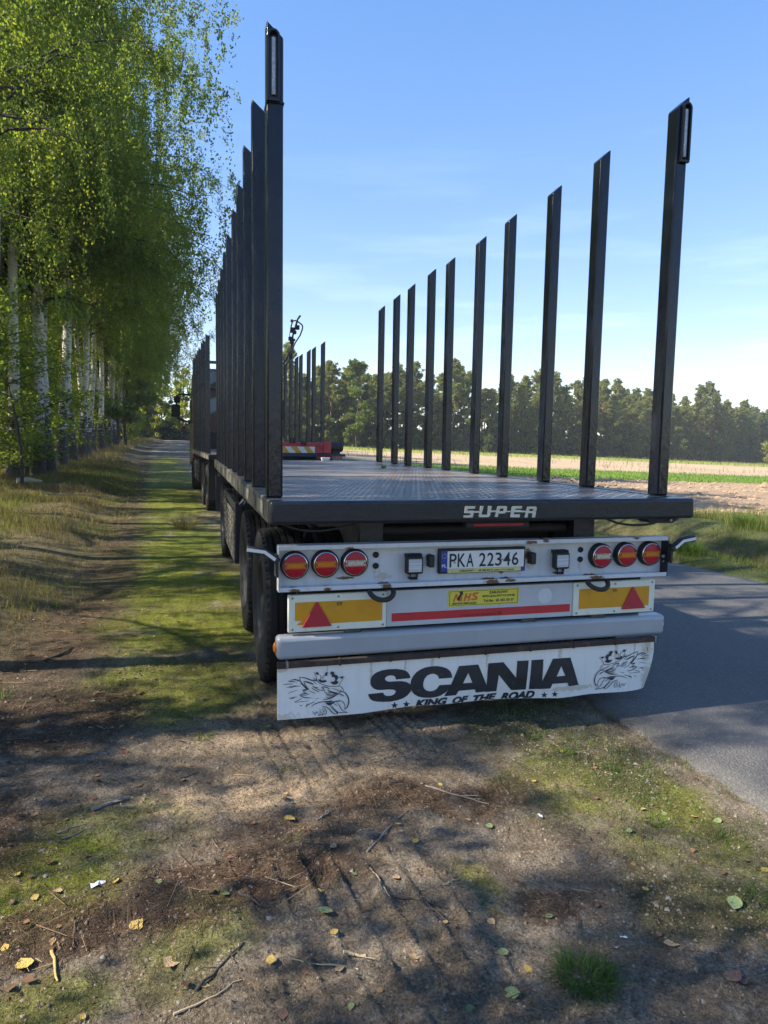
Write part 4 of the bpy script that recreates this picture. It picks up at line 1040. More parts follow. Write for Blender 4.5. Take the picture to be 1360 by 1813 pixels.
# stakes: sloped rectangular tubes
SY = [0.2316, 1.0486, 1.7167, 2.5172, 3.1973, 4.0196, 4.6619, 5.4794, 6.13, 6.9514]
def stake_mesh(side, h_out, h_in, d=0.104, w=0.084):
    xi, xo = 1.180*side, (1.180+w)*side
    v = [(xi, 0, 0), (xo, 0.008, 0), (xo, d-0.008, 0), (xi, d, 0), (xi, 0, h_in), (xo, 0.008, h_out), (xo, d-0.008, h_out), (xi, d, h_in)]
    return MB().add(v, [(3, 2, 1, 0), (4, 5, 6, 7), (0, 1, 5, 4), (1, 2, 6, 5), (2, 3, 7, 6), (3, 0, 4, 7)])
proto = {}
for side in (-1, 1):
    for i, sy in enumerate(SY):
        if side in proto:
            o = proto[side].copy(); COL.objects.link(o); o.parent = TR
            ORG[o] = Vector((0, sy, DT)); o.location = ORG[o]-ORG[TR]
            o.scale = (1, 1, random.uniform(0.994, 1.004))
            o.rotation_euler = (random.uniform(-0.004, 0.004), random.uniform(-0.002, 0.002), 0)
        else:
            o = stake_mesh(side, 2.41, 2.335).build('stake', m_black, TR, (0, sy, DT), bevel=0.010, seg=2, local=True)
            proto[side] = o
        if i == 0:
            # marker lamp let into the top of the rear stake
            xc = side*1.232; y0 = sy+DT*0
            zt, zb = 3.660, 3.330
            fr = MB()
            fr.box(xc-0.032, xc-0.022, sy-0.018, sy+0.004, zb, zt-0.03)
            fr.box(xc+0.022, xc+0.032, sy-0.018, sy+0.004, zb, zt-0.03)
            fr.box(xc-0.0319, xc+0.0319, sy-0.016, sy+0.004, zb-0.012, zb+0.0005)
            n = 8
            arch = [(xc+0.032*math.cos(PI*k/n), zt-0.031+0.032*math.sin(PI*k/n)) for k in range(n+1)] + [(xc-0.022*math.cos(PI*k/n), zt-0.031+0.022*math.sin(PI*k/n)) for k in range(n+1)]
            fr.prism(arch, sy-0.018, sy+0.004)
            ORGs = ORG[o]
            lp = fr.build('marker_lamp', m_inkpure, o, (xc, sy, 3.5))
            tp(MB().box(xc-0.009, xc+0.011, sy-0.008, sy+0.003, zb+0.02, zt-0.035), 'led_strip', m_led, (xc, sy, 3.5), parent=o, bevel=0.003)
            if side < 0:
                tp(MB().box(-1.268, -1.176, sy-0.004, sy+0.108, 3.312, 3.322), 'weld_collar', m_black, (xc, sy, 3.3), parent=o, bevel=0.002)

# chassis below the deck
for x0, x1 in ((-0.755, -0.620), (0.583, 0.726)):
    c = MB().box(x0, x1, 0.27, 7.3, 1.150, 1.269).box(x0, x1, 0.275, 7.3, 0.93, 0.95).box((x0+x1)/2-0.012, (x0+x1)/2+0.012, 0.28, 7.3, 0.9501, 1.1499)
    tp(c, 'chassis_rail', m_chassis, (x0, 3.6, 1.1))
    tp(MB().box(x0, x1, 0.21, 0.265, 0.95, 1.269), 'hanger_plate', m_beam, (x0, 0.1, 1.1), bevel=0.003)
tp(MB().tube([(-0.62, 0.32, 1.10), (0.583, 0.32, 1.10)], 0.028, 12), 'cross_tube', m_chassis, (0, 0.32, 1.1))
tp(MB().box(-0.62, 0.583, 0.52, 0.54, 0.86, 1.2695), 'added_dark_plate', m_chassis, (0, 0.53, 1.05))  # dark sheet added so the gap below the beam stays black
tp(MB().box(-0.62, 0.583, 0.30, 0.40, 1.145, 1.178), 'cross_member', m_chassis, (0, 0.35, 1.16))
for yy in (1.9, 3.2, 4.6, 5.9):
    tp(MB().box(-1.19, 1.19, yy, yy+0.08, 1.16, 1.2695), 'cross_member', m_chassis, (0, yy, 1.2))
tp(MB().tube([(0.727, 0.5, 1.07), (0.80, 0.5, 1.07)], [0.05, 0.05], 14), 'air_bag', m_rubber, (0.76, 0.5, 1.07))
def cable(pts, r=0.007, name='cable'):
    P = [Vector(p) for p in pts]; out = []
    for i in range(len(P)-1):
        a, b, c, d = P[max(i-1, 0)], P[i], P[i+1], P[min(i+2, len(P)-1)]
        for t in np.linspace(0, 1, 7, endpoint=False):
            out.append(0.5*((2*b)+(c-a)*t+(2*a-5*b+4*c-d)*t*t+(3*b-a-3*c+d)*t**3))
    out.append(P[-1])
    return tp(MB().tube(out, r, 7), name, m_rubber, P[0])
cable([(0.70, 0.09, 1.185), (0.80, 0.07, 1.150), (0.92, 0.06, 1.138), (1.04, 0.07, 1.146), (1.12, 0.08, 1.178)])
cable([(-1.20, 0.09, 1.175), (-1.12, 0.07, 1.148), (-1.02, 0.06, 1.140), (-0.90, 0.07, 1.152), (-0.78, 0.09, 1.178)], 0.0055)
tp(MB().prism([(0.97, 1.179), (1.215, 1.179), (1.16, 1.148), (1.01, 1.150)], 0.05, 0.16), 'cable_bracket', m_chassis, (1.1, 0.1, 1.16))
tp(MB().lathe([(0.008, 0), (0.008, -0.02)], (1.135, 0.048, 1.168), 'Y', 10), 'bolt', m_steel, (1.135, 0.05, 1.168))

# wheels
def tyre_prof(r=0.515, w=0.285):
    h = w/2
    p = [(0.30, -h*0.72), (0.36, -h*0.98), (0.44, -h), (r-0.022, -h*0.93), (r-0.004, -h*0.80)]
    for g in (-0.48, -0.16, 0.16, 0.48):
        p += [(r, h*(g-0.055)), (r-0.014, h*(g-0.045)), (r-0.014, h*(g+0.045)), (r, h*(g+0.055))]
    p += [(r-0.004, h*0.80), (r-0.022, h*0.93), (0.44, h), (0.36, h*0.98), (0.30, h*0.72)]
    return p
def make_wheel(side, parent, cx, cy, cz, dual=True, first=None):
    """wheel part > tyre, rim, wheel_nut; origin at the hub"""
    org = Vector((cx, cy, cz))
    if first is not None:
        w = copy_tree(first, parent)
        ORG[w] = org; w.location = org-ORG[parent]
        w.rotation_euler = (random.uniform(0, 6), 0, 0)
        return w
    hub = MB().lathe([(0.06, -0.05), (0.10, -0.04), (0.105, 0.04), (0.075, 0.10), (0.05, 0.12)] if side > 0 else [(0.06, 0.05), (0.10, 0.04), (0.105, -0.04), (0.075, -0.10), (0.05, -0.12)], (0, 0, 0), 'X', 20)
    w = hub.build('wheel', m_rim, parent, org, local=True)
    for off in ((0, -0.335) if dual else (0,)):
        t = MB().lathe(tyre_prof(), (off*side, 0, 0), 'X', 56, closed=True)
        # tread blocks cut into the shoulders
        for k in range(56):
            a = 2*PI*k/56
            for s2 in (-1, 1):
                ca, sa = math.cos(a), math.sin(a)
                x = off*side + s2*0.122
                rr_ = 0.512
                tx, tz = -sa, ca
                q = []
                for dx, dt, dr in ((-0.014, -0.014, -0.02), (0.014, -0.014, -0.02), (0.014, 0.014, -0.02), (-0.014, 0.014, -0.02), (-0.014, -0.012, 0.0022), (0.014, -0.012, -0.009), (0.014, 0.012, -0.009), (-0.014, 0.012, 0.0022)):
                    q.append((x+dx*s2, (rr_+dr)*ca+dt*tx, (rr_+dr)*sa+dt*tz))
                t.add(q, [(4, 5, 6, 7), (0, 1, 5, 4), (1, 2, 6, 5), (2, 3, 7, 6), (3, 0, 4, 7)])
        t.build('tyre', m_tyre, w, org, local=True)
        s = side if off == 0 else -side
        rm = MB().lathe([(0.315, -0.10*s), (0.318, 0.118*s), (0.300, 0.122*s), (0.285, 0.10*s), (0.27, -0.005*s), (0.20, 0.01*s), (0.17, 0.055*s), (0.10, 0.06*s)], (off*side, 0, 0), 'X', 36, closed=True)
        rm.build('rim', m_rim, w, org, local=True)
    for k in range(10):
        a = 2*PI*k/10
        MB().lathe([(0.016, 0), (0.016, 0.04*side), (0.010, 0.05*side)], (0.012*side, 0.225*math.cos(a), 0.225*math.sin(a)), 'X', 6).build('wheel_nut', m_steel, w, org, local=True)
    return w
wl_first = {}
TYR = 0.515
for side in (-1, 1):
    for ay in (1.12, 2.43, 6.30):
        cx = side*1.085
        wh = make_wheel(side, TR, cx, ay, TYR-0.012+ghs(cx, ay), first=wl_first.get(side))
        wl_first.setdefault(side, wh)
for ay in (1.12, 2.43, 6.30):
    tp(MB().tube([(-0.95, ay, 0.51), (0.95, ay, 0.51)], 0.075, 14), 'axle', m_chassis, (0, ay, 0.51))
    for s in (-1, 1):
        tp(MB().box(s*0.50-0.05, s*0.50+0.05, ay-0.45, ay+0.45, 0.60, 0.66).box(s*0.50-0.04, s*0.50+0.04, ay-0.5, ay-0.42, 0.66, 0.949), 'leaf_spring', m_chassis, (s*0.5, ay, 0.7))

# slatted side guard between the axles
gd = tp(MB().box(-1.262, -1.215, 2.95, 4.75, 0.955, 1.035).box(-1.262, -1.19, 2.93, 2.985, 0.47, 1.036).box(-1.262, -1.19, 4.72, 4.775, 0.47, 1.036).box(-1.215, -0.75, 2.95, 2.985, 0.96, 1.03), 'side_guard', m_beam, (-1.24, 3.8, 0.75), bevel=0.004)
for k in range(7):
    z = 0.905-k*0.068
    tp(MB().box(-1.268, -1.250, 2.99, 4.715, z-0.024, z+0.024), 'slat', m_slat, (-1.26, 3.8, z), parent=gd, bevel=0.004)
tp(MB().box(-1.10, -0.72, 3.2, 4.5, 0.55, 0.95), 'air_tank_box', m_chassis, (-0.9, 3.8, 0.75), bevel=0.03)
tp(MB().tube([(-1.27, 1.75, 1.165), (-1.30, 1.76, 1.13), (-1.27, 1.80, 1.115), (-1.23, 1.84, 1.16)], 0.008, 8), 'lashing_ring', m_steel, (-1.27, 1.8, 1.14))

# lamp panel: a channel of white sheet
rust_p = [(0.278, 0.955, 0.045, 0.05), (-0.352, 0.955, 0.030, 0.035), (0.25, 1.040, 0.055, 0.016), (0.35, 1.045, 0.03, 0.014), (-0.83, 1.030, 0.05, 0.014), (-0.84, 0.858, 0.07, 0.012), (-0.62, 0.815, 0.045, 0.02), (0.02, 0.815, 0.07, 0.02), (0.13, 0.818, 0.05, 0.015), (0.70, 0.815, 0.08, 0.016), (0.10, 0.856, 0.02, 0.012), (0.97, 1.050, 0.04, 0.015), (-1.13, 0.812, 0.04, 0.014), (-0.95, 0.812, 0.03, 0.012)]
stain_p = [(-0.672, 0.885, 0.012, 0.05), (0.620, 0.885, 0.012, 0.05), (0.29, 0.895, 0.030, 0.04), (-0.62, 0.86, 0.05, 0.03)]
m_panel = sheet_mat('white_lamp_panel', (0.57, 0.59, 0.61), (0.50, 0.52, 0.54), rust_p, stain_p)
PY = 0.190
pn = MB()
pn.box(-1.212, 1.198, PY, PY+0.005, 0.806, 1.054)
pn.box(-1.212, 1.198, 0.1275, PY-0.0005, 1.050, 1.0535)
pn.box(-1.212, 1.198, 0.1235, 0.1270, 1.030, 1.0540)
pn.box(-1.212, 1.198, 0.1275, PY-0.0005, 0.8065, 0.810)
pn.box(-1.212, 1.198, 0.1235, 0.1270, 0.806, 0.830)
lamp_panel = pn.build('lamp_panel', m_panel, TR, (0, 0, 0), bevel=0.0012)
tp(MB().box(1.1985, 1.2025, 0.122, PY+0.004, 0.806, 1.0545), 'end_plate', m_beam, (1.2, 0.15, 0.93), parent=lamp_panel, bevel=0.001)
tp(MB().box(-1.2165, -1.2125, 0.122, PY+0.004, 0.806, 1.0545), 'end_plate', m_panel, (-1.21, 0.15, 0.93), parent=lamp_panel, bevel=0.001)
tp(MB().lathe([(0.012, 0), (0.012, -0.01), (0.006, -0.018)], (1.1984, 0.158, 0.925), 'X', 10).lathe([(0.007, 0), (0.007, -0.008)], (1.1984, 0.158, 0.893), 'X', 8), 'bolt', m_steel, (1.19, 0.158, 0.925), parent=lamp_panel)
for gx_, gz_ in ((-0.668, 0.983), (-0.668, 0.921), (0.622, 0.977), (0.622, 0.918)):
    tp(MB().lathe([(0.017, 0), (0.017, -0.008), (0.013, -0.012), (0.011, -0.003)], (gx_, PY, gz_), 'Y', 20), 'rubber_grommet', m_rubber, (gx_, PY, gz_), parent=lamp_panel)

def tail_light(x, z, insert, lab=None):
    R0 = 0.0765
    h = MB().lathe([(R0, 0.0), (R0, -0.030), (R0-0.005, -0.040), (R0-0.010, -0.040), (R0-0.011, -0.02)], (x, PY-0.001, z), 'Y', 48)
    o = h.build('tail_light', m_rubber, TR, (x, PY, z))
    if lab: o['label'] = lab
    tp(MB().lathe([(0.0665, -0.034), (0.0665, -0.043), (0.0635, -0.0445), (0.0615, -0.040)], (x, PY-0.001, z), 'Y', 48, closed=True), 'chrome_ring', m_chrome, (x, PY, z), parent=o)
    tp(MB().lathe([(0.0618, -0.026), (0.0618, -0.0385), (0.050, -0.0425), (0.025, -0.0450), (0.004, -0.0455)], (x, PY-0.001, z), 'Y', 48), 'lens', m_red, (x, PY, z), parent=o)
    tp(MB().box(x-0.0565, x+0.0565, PY-0.0475, PY-0.040, z-0.0175, z+0.0175), 'insert_frame', m_chrome if insert is m_clear else m_amber, (x, PY, z), parent=o, bevel=0.001)
    tp(MB().box(x-0.0475, x+0.0475, PY-0.0485, PY-0.0476, z-0.0145, z+0.0145), 'led_field', m_dots, (x, PY, z), parent=o, smooth=False)
    tp(MB().box(x-0.0455, x+0.0455, PY-0.0500, PY-0.0486, z-0.0128, z+0.0128), 'insert', insert, (x, PY, z), parent=o, bevel=0.0008)
    tp(MB().lathe([(0.0035, 0), (0.0035, -0.002)], (x-0.0520, PY-0.0475, z), 'Y', 8).lathe([(0.0035, 0), (0.0035, -0.002)], (x+0.0520, PY-0.0475, z), 'Y', 8), 'screw', m_dots, (x, PY, z), parent=o)
    return o
for x, z, ins in ((-1.124, 0.942, m_amber), (-0.957, 0.945, m_amber), (-0.793, 0.946, m_clear), (0.752, 0.939, m_clear), (0.926, 0.942, m_amber), (1.099, 0.944, m_amber)):
    tail_light(x, z, ins)

def work_lamp(x, z):
    h = MB().box(x-0.050, x+0.050, PY-0.075, PY-0.028, z-0.052, z+0.048)
    o = h.build('work_lamp', m_rubber, TR, (x, PY, z), bevel=0.012, seg=3)
    for k in range(7):
        xx = x-0.042+k*0.014
        tp(MB().box(xx-0.0028, xx+0.0028, PY-0.062, PY-0.012, z+0.040, z+0.060), 'cooling_fin', m_rubber, (xx, PY, z), parent=o, bevel=0.001)
    tp(MB().box(x-0.038, x+0.038, PY-0.0785, PY-0.0748, z-0.038, z+0.034), 'lens', m_lens, (x, PY, z), parent=o, bevel=0.004)
    tp(MB().box(x-0.022, x-0.016, PY-0.055, PY-0.030, z-0.082, z-0.045).box(x+0.016, x+0.022, PY-0.055, PY-0.030, z-0.082, z-0.045).box(x-0.0225, x+0.0225, PY-0.056, PY-0.001, z-0.086, z-0.0805), 'bracket', m_rubber, (x, PY, z-0.06), parent=o, bevel=0.001)
    tp(MB().lathe([(0.007, -0.03), (0.007, 0.03)], (x, PY-0.042, z-0.066), 'X', 8), 'bolt', m_steel, (x, PY, z-0.066), parent=o)
work_lamp(-0.459, 0.929)
work_lamp(0.462, 0.926)
for x, z in ((-0.352, 0.944), (0.283, 0.941)):
    tp(MB().box(x-0.017, x+0.017, PY-0.055, PY-0.001, z-0.036, z+0.034), 'plate_lamp', m_rubber, (x, PY, z), bevel=0.007)

# number plate
NX0, NX1, NZ0, NZ1 = -0.297, 0.235, 0.868, 1.003
NY = PY-0.030
fr = MB().box(NX0-0.006, NX1+0.006, NY, PY-0.001, NZ0-0.003, NZ1+0.006)
npl = fr.build('number_plate', m_inkpure, TR, (0, NY, 0.93), bevel=0.006)
tp(MB().box(NX0+0.045, NX1-0.006, NY-0.003, NY-0.0003, NZ0+0.025, NZ1-0.008), 'plate_face', m_plate, (0, NY, 0.93), parent=npl, bevel=0.001)
tp(MB().box(NX0+0.006, NX0+0.0447, NY-0.0031, NY-0.0003, NZ0+0.010, NZ1-0.008), 'country_band', m_blue, (NX0, NY, 0.93), parent=npl, bevel=0.001)
st = [disc(NX0+0.0255+0.0125*math.sin(2*PI*k/12), 0.968+0.0125*math.cos(2*PI*k/12), 0.0018, 6) for k in range(12)]
flat_obj('band_stars', st, m_footer, npl, NY-0.0031, lift=0.0006)
flat_obj('country_code', [text_flat('PL', NX0+0.012, NX0+0.040, 0.902, 0.920, 0.02)], m_whiteink, npl, NY-0.0031, lift=0.0006)
pz0, pz1 = 0.902, 0.981
digits = []
for ch_, xa, xb in (('P', -0.243, -0.199), ('K', -0.193, -0.144), ('A', -0.139, -0.094), ('2', -0.060, -0.018), ('2', -0.009, 0.032), ('3', 0.041, 0.083), ('4', 0.093, 0.138), ('6', 0.147, 0.190)):
    digits.append(text_flat(ch_, xa+0.003, xb+0.003, pz0, pz1, 0.012))
flat_obj('registration_characters', digits, m_inkpure, npl, NY-0.003, lift=0.0012)
for sx_, sz_ in ((-0.208, 0.930), (0.089, 0.941)):
    tp(MB().lathe([(0.006, 0), (0.006, -0.003), (0.003, -0.004)], (sx_, NY-0.003, sz_), 'Y', 10), 'screw', m_steel, (sx_, NY, sz_), parent=npl)
flat_obj('seal_sticker', [rect(-0.086, -0.072, 0.936, 0.956)], m_whiteink, npl, NY-0.003, lift=0.0008)
tp(MB().box(NX0+0.046, NX1-0.024, NY-0.004, NY-0.0003, NZ0+0.001, NZ0+0.0242), 'footer_strip', m_footer, (0, NY, NZ0), parent=npl, bevel=0.001)
tp(MB().box(NX1-0.0238, NX1+0.001, NY-0.004, NY-0.0003, NZ0+0.001, NZ0+0.0242), 'footer_strip', m_blue, (0, NY, NZ0), parent=npl, bevel=0.001)
flat_obj('footer_lettering', [text_flat('/', -0.225, -0.219, 0.873, 0.887, 0.01), text_flat('ZABUDOWY', -0.180, -0.085, 0.874, 0.886, 0.03, 0.2), text_flat('-', -0.077, -0.069, 0.879, 0.881), text_flat('68 382 84 61', -0.060, 0.032, 0.874, 0.886, 0.03, 0.2), text_flat('www.', 0.037, 0.074, 0.874, 0.882, 0.03, 0.2), text_flat('.com.pl', 0.118, 0.166, 0.872, 0.885, 0.03, 0.2)], m_inkpure, npl, NY-0.004, lift=0.0008)
flat_obj('footer_logo_lettering', [text_flat('mhs', 0.077, 0.115, 0.874, 0.886, 0.02, 0.2)], m_orange, npl, NY-0.004, lift=0.0008)

# lower board with red tape and sticker, warning boards at its ends
BY = 0.172
lb = tp(MB().box(-0.604, 0.572, BY, BY+0.03, 0.572, 0.778), 'lower_board', m_greyboard, (0, BY, 0.67), bevel=0.003)
tp(MB().box(-0.574, 0.556, BY-0.0015, BY-0.0002, 0.601, 0.648), 'red_tape', m_redtape, (0, BY, 0.62), parent=lb, smooth=False)
flat_obj('tape_lettering', [text_flat('U DZIADA SIĘ NIE JEŹDZI', -0.162, 0.066, 0.605, 0.624, 0.015)], m_redink, lb, BY-0.0015, lift=0.0008)
hx_, hz_ = 0.090, 0.615
flat_obj('tape_emblem', [poly_faces([(hx_, hz_-0.010), (hx_+0.017, hz_+0.004), (hx_+0.010, hz_+0.010), (hx_-0.010, hz_+0.010), (hx_-0.017, hz_+0.004)], [[(hx_, hz_-0.005), (hx_+0.010, hz_+0.003), (hx_+0.006, hz_+0.006), (hx_-0.006, hz_+0.006), (hx_-0.010, hz_+0.003)]]), rect(hx_-0.004, hz_*0+hx_+0.004, hz_-0.001, hz_+0.003)], m_redink, lb, BY-0.0015, lift=0.0008)
flat_obj('sticker_residue', [disc(0.385, 0.705, 0.047, 32)], m_ghost, lb, BY, lift=0.0012)
sk = tp(MB().box(-0.236, 0.210, BY-0.0022, BY-0.0002, 0.668, 0.764), 'service_sticker', m_yellow, (0, BY, 0.71), parent=TR, smooth=False)
SX0, SX1, SZ0, SZ1 = -0.236, 0.210, 0.668, 0.764
bd = []
for a, b, c, d in ((SX0+0.007, SX1-0.007, SZ0+0.006, SZ0+0.0085), (SX0+0.007, SX1-0.007, SZ1-0.0085, SZ1-0.006), (SX0+0.007, SX0+0.0095, SZ0+0.006, SZ1-0.006), (SX1-0.0095, SX1-0.007, SZ0+0.006, SZ1-0.006)):
    bd.append(rect(a, b, c, d))
ar = poly_faces([(-0.178, 0.700), (-0.168, 0.704), (-0.152, 0.740), (-0.143, 0.736), (-0.149, 0.758), (-0.171, 0.752), (-0.163, 0.746), (-0.181, 0.713)])
flat_obj('sticker_lettering', bd+[ar, text_flat('SERWIS MIKULSKI', -0.212, -0.060, 0.680, 0.692, 0.03), text_flat('ZABUDOWY', 0.018, 0.140, 0.735, 0.751, 0.03), text_flat('SPECJALISTYCZNE', -0.025, 0.185, 0.712, 0.728, 0.03), text_flat('Tel./fax  68 382 50 37', -0.016, 0.178, 0.687, 0.703, 0.02)], m_inkpure, sk, BY-0.0022, lift=0.0009)
def skew(pts, x0, z0): return [(x0+x+0.28*z, z0+z) for x, z in pts]
mhs = [poly_faces(skew([(0, 0), (0.012, 0), (0.014, 0.028), (0.026, 0.008), (0.034, 0.028), (0.040, 0), (0.058, 0), (0.050, 0.046), (0.034, 0.046), (0.026, 0.026), (0.018, 0.046), (0.006, 0.046)], -0.210, 0.697)),
       poly_faces(skew([(0, 0), (0.013, 0), (0.013, 0.018), (0.026, 0.018), (0.026, 0), (0.039, 0), (0.039, 0.046), (0.026, 0.046), (0.026, 0.029), (0.013, 0.029), (0.013, 0.046), (0, 0.046)], -0.143, 0.699)),
       poly_faces(skew([(0, 0), (0.034, 0), (0.040, 0.006), (0.038, 0.020), (0.014, 0.032), (0.014, 0.035), (0.034, 0.035), (0.036, 0.046), (0.004, 0.046), (0, 0.040), (0.001, 0.028), (0.024, 0.016), (0.024, 0.011), (0.0, 0.011)], -0.097, 0.701)),
       disc(-0.048, 0.744, 0.0028, 10)]
flat_obj('sticker_logo', mhs, m_orange, sk, BY-0.0022, lift=0.0010)

def warn_board(x0, x1, ax0, ax1, apex, b0, b1, chip=False):
    o = tp(MB().box(x0, x1, BY-0.008, BY+0.02, 0.572, 0.778), 'warning_board', m_cream, ((x0+x1)/2, BY, 0.67), bevel=0.006)
    yf = BY-0.008
    rf = [(ax0, 0.615), (ax1, 0.615), (ax1, 0.738), (ax0, 0.738)]
    if chip: rf = [(ax0+0.013, 0.612), (ax1, 0.614), (ax1, 0.737), (ax0, 0.738), (ax0, 0.636), (ax0+0.030, 0.635), (ax0+0.033, 0.629), (ax0+0.016, 0.622)]
    tp(MB().prism(rf, yf-0.0013, yf-0.0001), 'amber_reflector', m_reflamber, ((x0+x1)/2, BY, 0.67), parent=o, smooth=False)
    tp(MB().prism([(b0, 0.599), (b1, 0.601), (b1-0.001, 0.605), (apex+0.004, 0.7375), (apex-0.004, 0.7375), (b0, 0.603)], yf-0.0125, yf-0.0014), 'red_triangle', m_reflred, (apex, BY, 0.66), parent=o, bevel=0.002)
    xm = (ax0+ax1)/2
    flat_obj('maker_mark', [poly_faces([(xm-0.017, 0.721), (xm-0.010, 0.729), (xm+0.010, 0.729), (xm+0.017, 0.721), (xm+0.010, 0.716), (xm-0.010, 0.716)], [[(xm-0.010, 0.720), (xm+0.010, 0.720), (xm+0.008, 0.725), (xm-0.008, 0.725)]]), rect(xm-0.018, xm+0.016, 0.711, 0.7128)], m_inkpure, o, yf-0.0013, lift=0.0005)
    for sx_ in (x0+0.024, (x0+x1)/2, x1-0.022):
        for sz_ in (0.590, 0.762):
            tp(MB().lathe([(0.0065, 0), (0.0065, -0.003), (0.003, -0.0045)], (sx_, yf, sz_), 'Y', 10), 'screw', m_steel, (sx_, BY, sz_), parent=o)
    return o
warn_board(-1.160, -0.606, -1.122, -0.632, -1.003, -1.082, -0.921, True)
warn_board(0.574, 1.150, 0.612, 1.108, 0.984, 0.912, 1.078)
# small hangers in the gap below the boards
for x in (-0.80, 0.75, 0.28):
    tp(MB().box(x-0.045, x+0.045, 0.16, 0.21, 0.553, 0.571), 'hanger', m_slat, (x, 0.18, 0.56), bevel=0.003)
tp(MB().box(-1.10, 1.10, 0.245, 0.275, 0.42, 0.80), 'back_plate', m_chassis, (0, 0.24, 0.6))

# rubber tow loops under the panel
for x in (-0.655, 0.700):
    pts = []
    for k in range(15):
        a = PI*1.02*k/14 - 0.03
        pts.append((x+0.068*math.cos(a+PI)+0.004, 0.120-0.052*math.sin(a), 0.792-0.040*math.sin(a)))
    tp(MB().tube(pts, 0.0145, 10), 'tow_loop', m_rubber, (x, 0.1, 0.77))

# bumper beam
bmp = tp(MB().box(-1.222, 1.222, 0.140, 0.240, 0.4275, 0.553), 'bumper', m_bumper, (0, 0.1, 0.5), bevel=0.024, seg=4)
tp(MB().lathe([(0.030, 0), (0.030, -0.006), (0.018, -0.014)], (-1.2222, 0.19, 0.488), 'X', 24), 'side_marker', m_amber, (-1.22, 0.1, 0.5), parent=bmp)
tp(MB().lathe([(0.030, 0), (0.030, 0.006), (0.018, 0.013)], (1.2222, 0.19, 0.488), 'X', 24), 'side_marker', m_whiteink, (1.22, 0.1, 0.5), parent=bmp)
tp(MB().tube([(-1.12, 0.36, 0.40), (-1.12, 0.34, 0.62), (-1.12, 0.29, 0.66)], 0.012, 8), 'bumper_stay', m_chassis, (-1.1, 0.3, 0.5))
for x in (-0.68, 0.66):
    tp(MB().box(x-0.05, x+0.05, 0.277, 0.45, 0.42, 1.15), 'bumper_stay', m_chassis, (x, 0.3, 0.8))

# flap rail and printed mud flap
fr_ = tp(MB().box(-1.224, 1.150, 0.108, 0.142, 0.392, 0.4245), 'flap_rail', m_railrust, (0, 0.12, 0.41), bevel=0.003)
for k in range(9):
    x = -1.17+k*0.288
    tp(MB().box(x-0.006, x+0.006, 0.1045, 0.1455, 0.389, 0.4275), 'clip', m_steel if k in (0, 8) else m_railrust, (x, 0.12, 0.41), parent=fr_, bevel=0.002)
FX0, FX1, FZT = -1.222, 1.150, 0.3985
def flap_bottom(x):
    return float(np.interp(x, [-1.23, -0.95, -0.75, -0.45, -0.25, 0.0, 0.33, 0.5, 0.7, 0.9, 1.16], [0.108, 0.104, 0.098, 0.108, 0.100, 0.100, 0.082, 0.072, 0.083, 0.078, 0.078]))
def flap_y(x, z):
    t = min(1.0, max(0.0, (FZT-z)/0.30))
    y = 0.128
    y += 0.030*t*t*math.exp(-((x-0.1)/0.55)**2)
    y -= 0.016*t*t*math.exp(-((x+1.22)/0.30)**2)
    e = max(0.0, x-0.93)/0.22
    y += 0.050*e*e*(0.35+0.65*t)
    y += 0.004*math.sin(x*9.0)*t
    return y
nxf, nzf = 96, 14
fm = MB()
for side_ in (0, 1):
    for j in range(nzf+1):
        for i in range(nxf+1):
            x = FX0+(FX1-FX0)*i/nxf
            e = max(0.0, x-1.0)
            zb = flap_bottom(x)
            z = FZT+(zb-FZT)*j/nzf
            xx = x + (0.0 if x < 1.0 else -0.05*((x-1.0)/0.15)**2*max(0, (j/nzf-0.25))**1.3) + (0.012*math.sin(j/nzf*PI) if i == nxf else 0)
            fm.v.append((xx, flap_y(x, z)+0.006*side_, z))
n1_ = (nxf+1)*(nzf+1)
for j in range(nzf):
    for i in range(nxf):
        a = j*(nxf+1)+i
        fm.f.append((a, a+nxf+1, a+nxf+2, a+1)); fm.m.append(0)
        fm.f.append((n1_+a, n1_+a+1, n1_+a+nxf+2, n1_+a+nxf+1)); fm.m.append(0)
for i in range(nxf):
    for j in (0, nzf):
        a = j*(nxf+1)+i
        fm.f.append((a, a+1, n1_+a+1, n1_+a)); fm.m.append(0)
for j in range(nzf):
    for i in (0, nxf):
        a = j*(nxf+1)+i
        fm.f.append((a, a+nxf+1, n1_+a+nxf+1, n1_+a)); fm.m.append(0)
flap_stains = [(-1.20, 0.385, 0.05, 0.02), (-0.70, 0.34, 0.010, 0.12), (-0.50, 0.36, 0.010, 0.09), (-0.34, 0.37, 0.012, 0.07), (0.0, 0.37, 0.012, 0.07), (0.48, 0.365, 0.018, 0.06), (0.87, 0.35, 0.018, 0.08), (1.10, 0.34, 0.05, 0.10), (1.12, 0.15, 0.06, 0.12), (-1.18, 0.12, 0.09, 0.03), (0.60, 0.13, 0.2, 0.02), (1.0, 0.36, 0.01, 0.08), (-0.95, 0.37, 0.006, 0.06)]
m_flap = sheet_mat('white_flap_rubber', (0.76, 0.76, 0.74), (0.70, 0.70, 0.67), [(1.105, 0.335, 0.006, 0.03), (-0.68, 0.25, 0.010, 0.006), (1.09, 0.20, 0.012, 0.006), (-0.98, 0.115, 0.015, 0.005)], flap_stains, 0.5, 0.28)
flap = fm.build('mud_flap', m_flap, TR, (0, 0, 0), fix=True)
FL = FLAP_LETTERS
